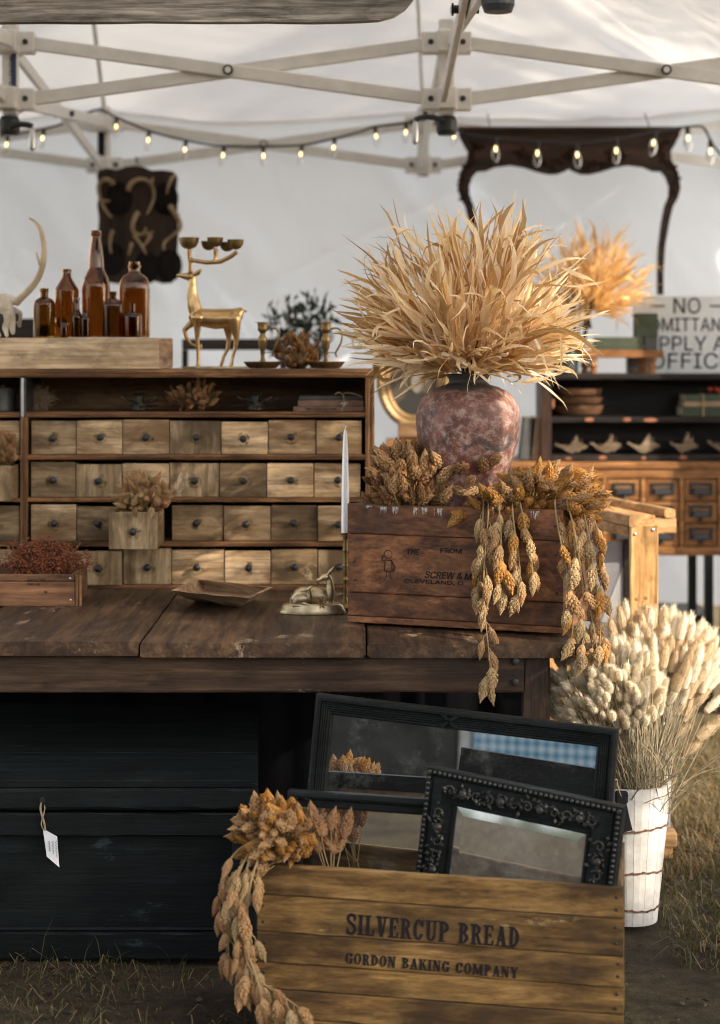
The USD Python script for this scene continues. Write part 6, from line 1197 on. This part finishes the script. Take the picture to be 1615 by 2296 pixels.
for x in (CX0 + .04, cX(1592)):
    for y in (CD + .03, CD + .44): cc.part('leg', cbox(x - .018, x + .018, y - .018, y + .018, -.01, cZ(1246.5), .003), 'black_iron')
# plain counter behind the drawer case, left of the catalogue
ct = Thing('back_counter', 'plain brown counter table behind the drawer case', 'table', (-1.0, 8.5, 0))
ct.part('tabletop', cbox(-2.0, CX0 - .03, CD, CD + .5, CT - .034, CT - .004, .004), 'mid_wood')
for x in (-1.95, CX0 - .08):
    for y in (CD + .04, CD + .46): ct.part('leg', cbox(x - .022, x + .022, y - .022, y + .022, -.01, CT - .035, .003), 'mid_wood')
# ---------------- black cubby shelf
KD = 8.33; kX = lambda x: (x - CX) / F * KD; kZ = lambda y: EYE - (y - HY) / F * KD
kb = Thing('black_cubby', 'chipped black wooden two tier shelf standing on the card catalogue', 'shelf', (kX(1480), 8.45, CT)); a, b = kX(1213), kX(1780); zt, zb = kZ(838), CT + .0015
kb.part('top_board', beam((a - .008, KD + .12, zt - .012), (b, KD + .12, zt - .012), (0, 1, 0), .255, .024, n=20, wear=.9, seed=1), 'black_wood')
kb.part('shelf', beam((a + .045, KD + .125, kZ(941)), (b - .03, KD + .125, kZ(941)), (0, 1, 0), .235, .024, n=20, wear=.9, seed=2), 'black_wood'); kb.part('bottom_board', beam((a + .045, KD + .125, zb + .014), (b - .03, KD + .125, zb + .014), (0, 1, 0), .245, .026, n=20, wear=.9, seed=3), 'black_wood')
kb.part('side_board', cbox(a, a + .044, KD + .002, KD + .24, zb, zt - .025, .003), 'dark_brown'); kb.part('side_board', cbox(b - .03, b, KD + .002, KD + .24, zb, zt - .025, .003), 'dark_brown'); kb.part('back_board', cbox(a + .045, b - .031, KD + .225, KD + .238, zb + .0275, zt - .025, .001), 'black_wood')
plain('chip_orange', (.30, .11, .05), .7, noise=.3)
for bc_ in ([ball((kX(x), KD + o_, kZ(y)), .010, 1, (s_, .12, t_)) for x, y, s_, t_, o_ in ((1241, 905, .5, 2.2, .001), (1322, 941, 2, .9, .006), (1407, 941, 1.7, .9, .006), (1460, 942, 3.2, .8, .006), (1352, 1026, 2, .9, .003), (1444, 1027, 1.1, .8, .003), (1533, 1026, 2, .9, .003), (1275, 1028, 1.5, .6, .003))]): kb.part('bare_chip', bc_, 'chip_orange')
zs1, zs2 = kZ(941) + .0135, zb + .0285
for i, (yt_, yb2, w_) in enumerate(((905, 929, 58), (886, 905, 58), (868, 886, 56))):
    h = (yb2 - yt_) / F * KD; z_ = zs1 + sum((.046, .036, .034)[:i]); hh = (.046, .036, .034)[i] - .002; rr = w_ / F * KD
    solo('wooden_bowl', lathe([(0, 0), (rr * .72, 0), (rr * .9, hh * .3), (rr, hh), (rr * .93, hh), (rr * .8, hh * .4), (0, hh * .3)], 32, (kX(1303), KD + .115, z_)), 'box_brown', ('lowest of three stacked brown bowls in the black shelf', 'middle one of three stacked brown bowls in the black shelf', 'topmost of three stacked brown bowls in the black shelf')[i], 'bowl', 'stacked bowls in the black shelf', smooth=40)
book(kX(1531), kX(1680), KD + .01, KD + .18, zs1 + .0005, zs1 + .041, 'book_green', 'old_book', 'dark green book at the bottom of the tied pair in the black shelf'); book(kX(1536), kX(1675), KD + .012, KD + .18, zs1 + .0415, zs1 + .062, 'book_tan', 'old_book', 'pale tan book in the middle of the stack in the black shelf'); book(kX(1538), kX(1672), KD + .012, KD + .18, zs1 + .0625, zs1 + .092, 'book_green', 'old_book', 'olive green book on top of the stack in the black shelf')
tube_t = Thing('book_string', 'pale string tied round the green books in the black shelf', 'string', (kX(1578), KD, zs1)); tube_t.part('loop', tube([(kX(1578), KD + .006, zs1 + .001), (kX(1578), KD + .005, zs1 + .094), (kX(1578), KD + .10, zs1 + .095)], .0028, 6), 'twine')
rb = Thing('red_berries', 'sprig of red berries lying on the green books in the black shelf', 'berries', (kX(1608), KD + .06, zs1 + .093)); r = np.random.default_rng(3)
for k in range(9): rb.part('berry', ball((kX(1604) + r.uniform(-.02, .05), KD + .05 + r.uniform(-.02, .03), zs1 + .102 + r.uniform(0, .016)), .010, 1), 'red_berry', smooth=True)
# five carved forms with upturned tips
sh = [(0, .52), (.06, .57), (.14, .53), (.24, .44), (.36, .40), (.46, .46), (.56, .70), (.66, .97), (.70, 1.0), (.71, .86), (.70, .62), (.80, .56), (.93, .50), (.95, .38), (.86, .30), (.70, .20), (.58, .06), (.50, 0), (.38, .10), (.22, .28), (.10, .40)]
for i, (x0, x1, yt_, yb2) in enumerate(((1246, 1318, 983, 1021), (1325, 1398, 983, 1021), (1408, 1482, 983, 1022), (1503, 1567, 977, 1018), (1588, 1660, 974, 1020))):
    w_, h_ = kX(x1) - kX(x0), .082; rj = np.random.default_rng(40 + i); k_ = Polygon([(a_ * w_ + rj.normal(0, .0022), b_ * h_ * (.92 + .05 * i) + rj.normal(0, .0022)) for a_, b_ in sh]).buffer(.003).buffer(-.003)
    fo = Thing('carved_form', ('leftmost of the five carved wooden forms with upturned tips', 'second from the left of the five carved wooden forms', 'middle one of the five carved wooden forms with upturned tips', 'fourth from the left of the five carved wooden forms', 'largest carved wooden form at the right picture edge')[i], 'carved form', (kX((x0 + x1) / 2), KD + .06, zs2), group='carved forms in the black shelf')
    fo.part('wedge', place(prism(k_, .034), (kX(x0), KD + .055, zs2 + .003), (1, 0, 0), UPV), 'form_wood'); fo.part('wing', place(prism(affinity.scale(k_, .8, .8, origin=(0, 0)), .02), (kX(x0) + .045, KD + .11, zs2 + .003), (1, 0, 0), UPV), 'form_wood')
# books leaning against the shelf
for i, (xa, xb, tl, cv, lb) in enumerate(((1166, 1196, 6, 'book_dark', 'dark worn book leaning at the left end of the black shelf'), (1188, 1214, 3, 'book_tan', 'torn tan book standing against the left side of the black shelf'))):
    m_ = cat([cbox(-.026 + .004 * i, .024 - .004 * i, 0, .13, 0, .178, .002)]); v, f = move(m_, (kX((xa + xb) / 2), KD + .03, CT + .0045), Ry(math.radians(tl)))
    bk_ = Thing('standing_book', lb, 'book', (kX((xa + xb) / 2), KD + .09, CT)); bk_.part('cover', (v, f), cv); v2, f2 = move(cbox(-.020, .018, .004, .126, .004, .1805, .001), (kX((xa + xb) / 2), KD + .03, CT + .0045), Ry(math.radians(tl))); bk_.part('pages', (v2, f2), 'pages')
# ---------------- riser bench with books, dark jar, sign
RD = 8.36; rX = lambda x: (x - CX) / F * RD; rZ = lambda y: EYE - (y - HY) / F * RD
ri = Thing('riser_bench', 'little wooden riser bench with turned legs on the black shelf', 'bench', (rX(1395), 8.42, zt)); t0, t1 = zt + .001, rZ(785)
ri.part('seat', cbox(rX(1302), rX(1490), RD, RD + .13, t1 - .032, t1, .004), 'oak_x')
for x in (1318, 1332, 1448, 1464):
    y = RD + (.025 if x in (1332, 1464) else .10); hh = t1 - .033 - t0; ri.part('leg', lathe([(0, 0), (.016, 0), (.018, .15 * hh), (.011, .25 * hh), (.020, .5 * hh), (.012, .72 * hh), (.019, .85 * hh), (.019, hh), (0, hh)], 14, (rX(x), y, t0)), 'oak_x', smooth=50)
book(rX(1332), rX(1446), RD + .01, RD + .12, t1 + .0005, t1 + .026, 'book_green', 'old_book', 'lower green book lying on the riser bench'); book(rX(1336), rX(1444), RD + .012, RD + .12, t1 + .0265, t1 + .055, 'book_green', 'old_book', 'upper green book lying on the riser bench')
ub = Thing('standing_book', 'upright thick green book on the riser bench before the sign', 'book', (rX(1452), RD + .06, t1)); ub.part('cover', cbox(rX(1429), rX(1477), RD + .012, RD + .125, t1 + .0565, rZ(702), .003), 'book_green'); ub.part('lower_cover', cbox(rX(1447), rX(1476), RD + .012, RD + .125, t1 + .0005, t1 + .056, .002), 'book_dark')
gb = Thing('grey_block', 'pale grey wooden block under the riser bench', 'block', (rX(1440), RD + .2, zt)); gb.part('block', cbox(rX(1418), rX(1466), RD + .15, RD + .2, zt + .001, rZ(795), .004), 'grey_board'); gb.part('cap', cbox(rX(1416), rX(1468), RD + .148, RD + .202, rZ(795) + .0005, rZ(795) + .012, .003), 'grey_board')
jo = np.array([cX(1275, 8.32), 8.42, zt + .001]); solo('dark_jar', lathe([(0, 0), (.050, 0), (.054, .008), (.054, .105), (.046, .125), (.040, .135), (.043, .142), (.036, .142), (.036, .13), (.047, .10), (.047, .01), (0, .01)], 28, jo), 'jar_dark', 'dark glass jar on the black shelf holding the orange sheaf', 'jar', smooth=40, loc=jo)
SDp = 8.55; sX = lambda x: (x - CX) / F * SDp; sZ = lambda y: EYE - (y - HY) / F * SDp
sg = Thing('warning_sign', 'white sign lettered NO ADMITTANCE APPLY AT OFFICE on the black shelf', 'sign', (sX(1600), SDp, zt)); sg.part('panel', cbox(sX(1420), sX(1672), SDp, SDp + .008, zt + .0015, sZ(663), .002), 'sign_white')
def sgt(t_, x0, x1, yb_, h):
    m_ = meshkit.text_mesh(t_, h, .001, False); v, f = VF(m_); v = v.copy(); v[:, 0] -= v[:, 0].min(); v[:, 0] *= (sX(x1) - sX(x0)) / v[:, 0].max(); sg.part('lettering', place((v, f), (sX(x0), SDp - .0012, sZ(yb_)), (1, 0, 0), UPV), 'sign_black')
sgt('NO', 1511, 1571, 702, .065); sgt('ADMITTANCE', 1436, 1661, 742, .056); sgt('APPLY AT', 1447, 1655, 786, .062); sgt('OFFICE', 1458, 1640, 826, .066)
for a_, b_ in ((1458, 1491), (1592, 1625)): sg.part('rule', cbox(sX(a_), sX(b_), SDp - .0012, SDp - .0002, sZ(688), sZ(684), .0003), 'sign_black')
# ---------------- carved vanity frame hung from the back truss
HDp = 9.10; hp = lambda x, y: ((x - CX) / F * HDp, EYE - (y * .4997 - HY) / F * HDp); H2 = lambda l: [hp(807.3 + x * .4997, y) for x, y in l]
outer = [(440, 585), (938, 588), (1435, 590), (1430, 612), (1408, 655), (1392, 680), (1396, 720), (1412, 745), (1430, 790), (1437, 845), (1425, 890), (1404, 925), (1388, 990), (1368, 1100), (1360, 1220), (1360, 1322), (1335, 1322), (1334, 1220), (1338, 1110), (1352, 1000), (1366, 925), (1385, 880), (1386, 835), (1372, 795), (1350, 770), (1312, 768), (1270, 750), (1200, 742), (1140, 752), (1080, 772), (1030, 783), (990, 782), (955, 768), (938, 757)]
mir = [(1876 - x, y) for x, y in outer[::-1]]
vf = Thing('vanity_mantel', 'dark carved wooden vanity surround with curved legs hanging from the back truss', 'carving', (hp(1280, 0)[0], HDp, hp(0, 1322)[1]))
pol = Polygon(H2(outer + mir[1:-1])).buffer(.006).buffer(-.006)
v, f = VF(prism(pol, .04)); vf.part('fretwork', (np.stack([v[:, 0], HDp + .02 - v[:, 2], v[:, 1]], 1), f), 'frame_brown', smooth=30)
a_, b_ = hp(807.3 + 438 * .4997, 585), hp(807.3 + 1438 * .4997, 585); vf.part('cornice', cat([cbox(a_[0], b_[0], HDp - .045, HDp + .03, a_[1] - .006, a_[1] + .014, .004), cbox(a_[0] + .012, b_[0] - .012, HDp - .032, HDp + .03, a_[1] - .022, a_[1] - .0065, .004)]), 'frame_brown')
r = np.random.default_rng(17); cv_ = []
for side in (0, 1):
    for k, (x, y) in enumerate(((500, 650), (520, 680), (540, 650), (515, 710), (478, 760), (466, 800), (462, 840), (468, 880), (478, 740), (705, 700), (735, 690), (765, 700), (795, 725), (825, 745), (855, 750), (885, 735), (910, 715), (925, 690), (775, 735), (740, 715))):
        x = 1876 - x if side else x; c_ = hp(807.3 + x * .4997, y); L = .036; an = r.uniform(0, 6.28)
        for j in range(3): d = np.array([math.cos(an + j * 1.1), 0, math.sin(an + j * 1.1)]); s_ = np.array([-d[2], 0, d[0]]); o = np.array([c_[0], HDp - .0195, c_[1]]); cv_.append(hull([o, o + d * L, o + d * L * .5 + s_ * .010, o + d * L * .5 - s_ * .010, o + d * L * .5 + (0, -.014, 0)]))
vf.part('leaf_carving', cat(cv_), 'frame_brown', kind='stuff')
for x in (1100, 1460): p = np.array([(x - CX) / F * HDp, HDp, a_[1]]); vf.part('wire', tube([p, (p[0], 9.30, 2.575)], .003, 5), 'iron_grey')
# ---------------- antler board hung below the back post
AD = 9.12; A_ = lambda x, y, d=0: np.array([(x - CX) / F * AD, AD - d, EYE - (y - HY) / F * AD])
ab = Thing('antler_board', 'dark scalloped board with mounted antlers hanging on the tent wall', 'board', A_(308, 636)); ol = [(217, 392), (222, 381), (240, 377), (262, 381), (280, 374), (300, 371), (322, 374), (340, 382), (365, 381), (388, 384), (398, 396), (396, 420), (390, 440), (398, 462), (397, 490), (400, 520), (397, 560), (400, 590), (396, 620), (385, 634), (365, 636), (345, 630), (320, 632), (305, 638), (285, 632), (262, 636), (240, 632), (228, 622), (222, 600), (224, 560), (219, 530), (222, 490), (218, 460), (223, 430)]
v, f = VF(prism(Polygon([tuple(A_(x, y)[[0, 2]]) for x, y in ol]).buffer(.005).buffer(-.005), .022)); ab.part('board', (np.stack([v[:, 0], AD + .022 - v[:, 2], v[:, 1]], 1), f), 'dark_brown')
for i, (x, y) in enumerate(((268, 445), (372, 445), (330, 600), (252, 580), (380, 595), (345, 450))[:5]): ab.part('felt_mount', ball(A_(x, y, .006), .066, 2, (.9, .35, 1.15)), 'felt', smooth=True)
for i, chs in enumerate(([[(256, 415), (240, 404), (226, 412), (223, 432), (232, 460), (252, 488)], [(228, 450), (240, 452), (249, 451)]], [[(290, 428), (298, 412), (318, 403), (338, 412), (347, 436), (343, 458), (332, 482)], [(340, 415), (346, 400)]], [[(391, 396), (383, 410), (376, 436)]], [[(312, 478), (302, 498), (303, 522), (322, 526), (345, 520)], [(325, 524), (330, 512)]], [[(303, 530), (316, 545), (330, 570)], [(340, 528), (330, 545), (322, 552)], [(298, 545), (291, 572)]], [[(384, 462), (396, 482), (407, 508), (392, 526), (372, 542), (370, 560)], [(396, 490), (404, 480)]], [[(255, 518), (250, 540), (252, 568)]])):
    m_ = []
    for cpt in chs: q_ = spline([A_(x, y, .035 + .012 * math.sin(k_ * 1.3)) for k_, (x, y) in enumerate(cpt)], 22); m_.append(tube(q_, np.linspace(.0125, .005, 22) if len(cpt) > 3 else np.linspace(.010, .004, 22), 8))
    ab.part('antler', cat(m_), 'antler_dark', smooth=True)
ab.part('hook', tube([A_(306, 373), A_(306, 352), (A_(306, 0)[0], 9.3, 2.33)], .003, 5), 'black_iron')
# ---------------- oval portrait on its riser
PD = 8.36; pX = lambda x: (x - CX) / F * PD; pZ = lambda y: EYE - (y - HY) / F * PD; oc = np.array([pX(926), PD, pZ(853)]); ow, oh = 82 / F * PD, 107 / F * PD
op = Thing('oval_portrait', 'gilt oval framed dark portrait of a bearded man behind the clay jar', 'portrait', oc - (0, 0, oh))
ra = np.linspace(0, 6.2832, 65)[:-1]; rings = []
for t_, y_ in ((0, .0), (0, -.018), (.006, -.028), (.016, -.032), (.026, -.026), (.034, -.020), (.044, -.022), (.050, -.016), (.056, -.010), (.056, 0)): rings.append(np.stack([oc[0] + (ow - t_) * np.cos(ra), oc[1] + y_ + ra * 0, oc[2] + (oh - t_) * np.sin(ra)], 1))
V = np.vstack(rings); n_ = 64; m_ = len(rings); fq = tri(np.array([(i * n_ + k, i * n_ + (k + 1) % n_, ((i + 1) % m_) * n_ + (k + 1) % n_, ((i + 1) % m_) * n_ + k) for i in range(m_) for k in range(n_)]))
op.part('gilt_frame', (V, fq), 'gold', smooth=35); orn = [ball((oc[0] + (ow - .017) * math.cos(a), oc[1] - .031, oc[2] + (oh - .017) * math.sin(a)), .007, 1, (1, .5, 1)) for a in np.arange(0, 6.28, .12)]; op.part('gilt_beading', cat(orn), 'gold', kind='stuff')
ell = lambda cx_, cy_, a, b: affinity.scale(Point(cx_, cy_).buffer(1, 24), a, b)
def sheet(g, y_, mt, nm): op.part(nm, place(prism(g, .001), (oc[0], oc[1] + y_, oc[2]), (1, 0, 0), UPV), mt)
sheet(ell(0, 0, ow - .052, oh - .052), -.004, 'portrait_ground', 'picture'); inn = ell(0, 0, ow - .058, oh - .058)
sheet(unary_union([ell(.01, -.17, .10, .11), ell(.01, -.10, .05, .07)]).intersection(inn), -.0055, 'portrait_suit', 'painted_coat'); sheet(unary_union([ell(.015, .035, .030, .042)]), -.0072, 'portrait_face', 'painted_face'); sheet(ell(.016, -.012, .024, .040), -.0088, 'portrait_beard', 'painted_beard')
for s_ in (.006, .024): sheet(ell(s_, .043, .0035, .0022), -.0088, 'portrait_suit', 'painted_eye')
rs = Thing('riser_stool', 'small brown stool with turned legs carrying the oval portrait', 'stool', (pX(910), 8.4, CT)); rs.part('seat', cbox(pX(866), pX(962), PD - .06, PD + .12, pZ(1001), pZ(985), .004), 'oak_x')
for x in (880, 945):
    for y in (PD - .04, PD + .09): hh = pZ(1001.5) - CT - .0015; rs.part('leg', lathe([(0, 0), (.012, 0), (.016, .3 * hh), (.010, .5 * hh), (.018, .8 * hh), (.018, hh), (0, hh)], 12, (pX(x), y, CT + .001)), 'dark_brown', smooth=50)
es = Thing('easel_block', 'dark carved wooden foot holding the oval portrait upright', 'stand', (pX(920), PD, pZ(984))); es.part('foot', cbox(pX(894), pX(962), PD - .045, PD + .05, pZ(984.5), pZ(962), .006), 'dark_brown'); es.part('lip', cbox(pX(892), pX(964), PD - .058, PD - .0455, pZ(980), pZ(946), .004), 'mid_wood')
# ---------------- empty dark frames and the green plant on the counter
ED = 8.35; eX = lambda x: (x - CX) / F * ED; eZ = lambda y: EYE - (y - HY) / F * ED
for x0, x1, yt_, lab in ((408, 640, 760, 'empty dark wooden frame standing behind the brass stag'), (-40, 150, 714, 'taller empty dark frame standing behind the skull and bottles')):
    fr = Thing('empty_frame', lab, 'frame', (eX((x0 + x1) / 2), ED, CT)); w_ = .024 if x0 > 0 else .08; th_ = .046 if x0 > 0 else .12
    fr.part('rail', cbox(eX(x0), eX(x1), ED, ED + .03, eZ(yt_) - th_, eZ(yt_), .003), 'black_wood'); fr.part('rail', cbox(eX(x0), eX(x1), ED, ED + .03, CT - .003, CT + .045, .003), 'black_wood')
    for q_ in (x0, x1): s_ = 0 if q_ == x0 else -w_; fr.part('stile', cbox(eX(q_) + s_, eX(q_) + s_ + w_, ED + .001, ED + .029, CT + .0455, eZ(yt_) - th_ - .0005, .003), 'black_wood')
po = np.array([eX(680), 8.55, CT - .003]); gp = Thing('green_plant', 'dark leaved evergreen sprigs standing in a pot behind the brass candlesticks', 'plant', po)
gp.part('pot', lathe([(0, 0), (.06, 0), (.075, .14), (.065, .30), (.058, .30), (.06, .02), (0, .02)], 24, po), 'jar_dark', smooth=40); r = np.random.default_rng(9); st = []; nl_ = 0
tips = [(620, 690), (605, 705), (640, 668), (660, 672), (690, 665), (705, 660), (725, 672), (735, 690), (640, 700), (665, 695), (700, 690), (720, 705), (620, 715), (655, 720), (690, 720), (730, 715), (650, 690), (712, 680), (678, 700), (600, 690), (742, 700)]
for x, y in tips:
    t_ = P(x, y, 8.5 + r.uniform(-.1, .1)); q_ = spline([po + (0, 0, .28), po * .4 + t_ * .6 + (0, 0, .06) + r.normal(0, .015, 3), t_], 20); st.append(tube(q_, np.linspace(.003, .0012, 20), 5))
    for j in range(13):
        o = q_[8 + (j * 12) // 13]; d = N(N(q_[-1] - q_[8]) * .7 + r.normal(0, .7, 3)); L = r.uniform(.040, .068); s_ = N(np.cross(d, r.normal(0, 1, 3))); n2_ = np.cross(d, s_)
        gp.part('leaf', (np.array([o, o + d * L * .4 + s_ * L * .2, o + d * L, o + d * L * .4 - s_ * L * .2, o + d * L * .45 + n2_ * L * .05]), np.array([(0, 1, 4), (1, 2, 4), (2, 3, 4), (3, 0, 4)])), 'dark_leaf')
gp.part('stems', cat(st), 'stem_dark', kind='stuff')
# ---------------- black bag beside the catalogue; added tub stands for the dark area beneath
bgp = Thing('storage_tub', 'added black lidded tub filling the dark area under the catalogue', 'tub', (.0, 8.9, 0)); tX = lambda x: (x - CX) / F * 8.7
bgp.part('tub', hull([(tX(1495), 8.75, 0), (tX(1590), 8.75, 0), (tX(1495), 9.1, 0), (tX(1590), 9.1, 0), (tX(1485), 8.72, .27), (tX(1600), 8.72, .27), (tX(1485), 9.12, .27), (tX(1600), 9.12, .27)]), 'black_plastic'); bgp.part('lid', cbox(tX(1482), tX(1603), 8.71, 9.13, .271, .31, .01), 'black_plastic')
cb = Thing('cloth_bag', 'tall black cloth bag standing at the right end of the catalogue', 'bag', (tX(1640), 8.2, 0)); m_ = trimesh.creation.box((.30, .26, .62)); m_ = m_.subdivide().subdivide().subdivide(); v = np.array(m_.vertices); v[:, :2] *= (1 - .25 * np.abs(v[:, 2:3] / .31) ** 3); v += (fb(v * 7, 3, 2)[:, None] - .5) * .05
cb.part('bag_body', (v + (tX(1652), 8.15, .30), m_.faces), 'cloth_dark', smooth=True); cb.part('strap', tube(spline([(tX(1625), 8.05, .58), (tX(1630), 8.03, .72), (tX(1665), 8.03, .72), (tX(1672), 8.05, .58)], 16), .012, 8), 'cloth_dark', smooth=True)
cb.part('white_band', cbox(tX(1575) + .02, tX(1575) + .13, 8.013, 8.02, .40, .43, .002), 'paper_white')
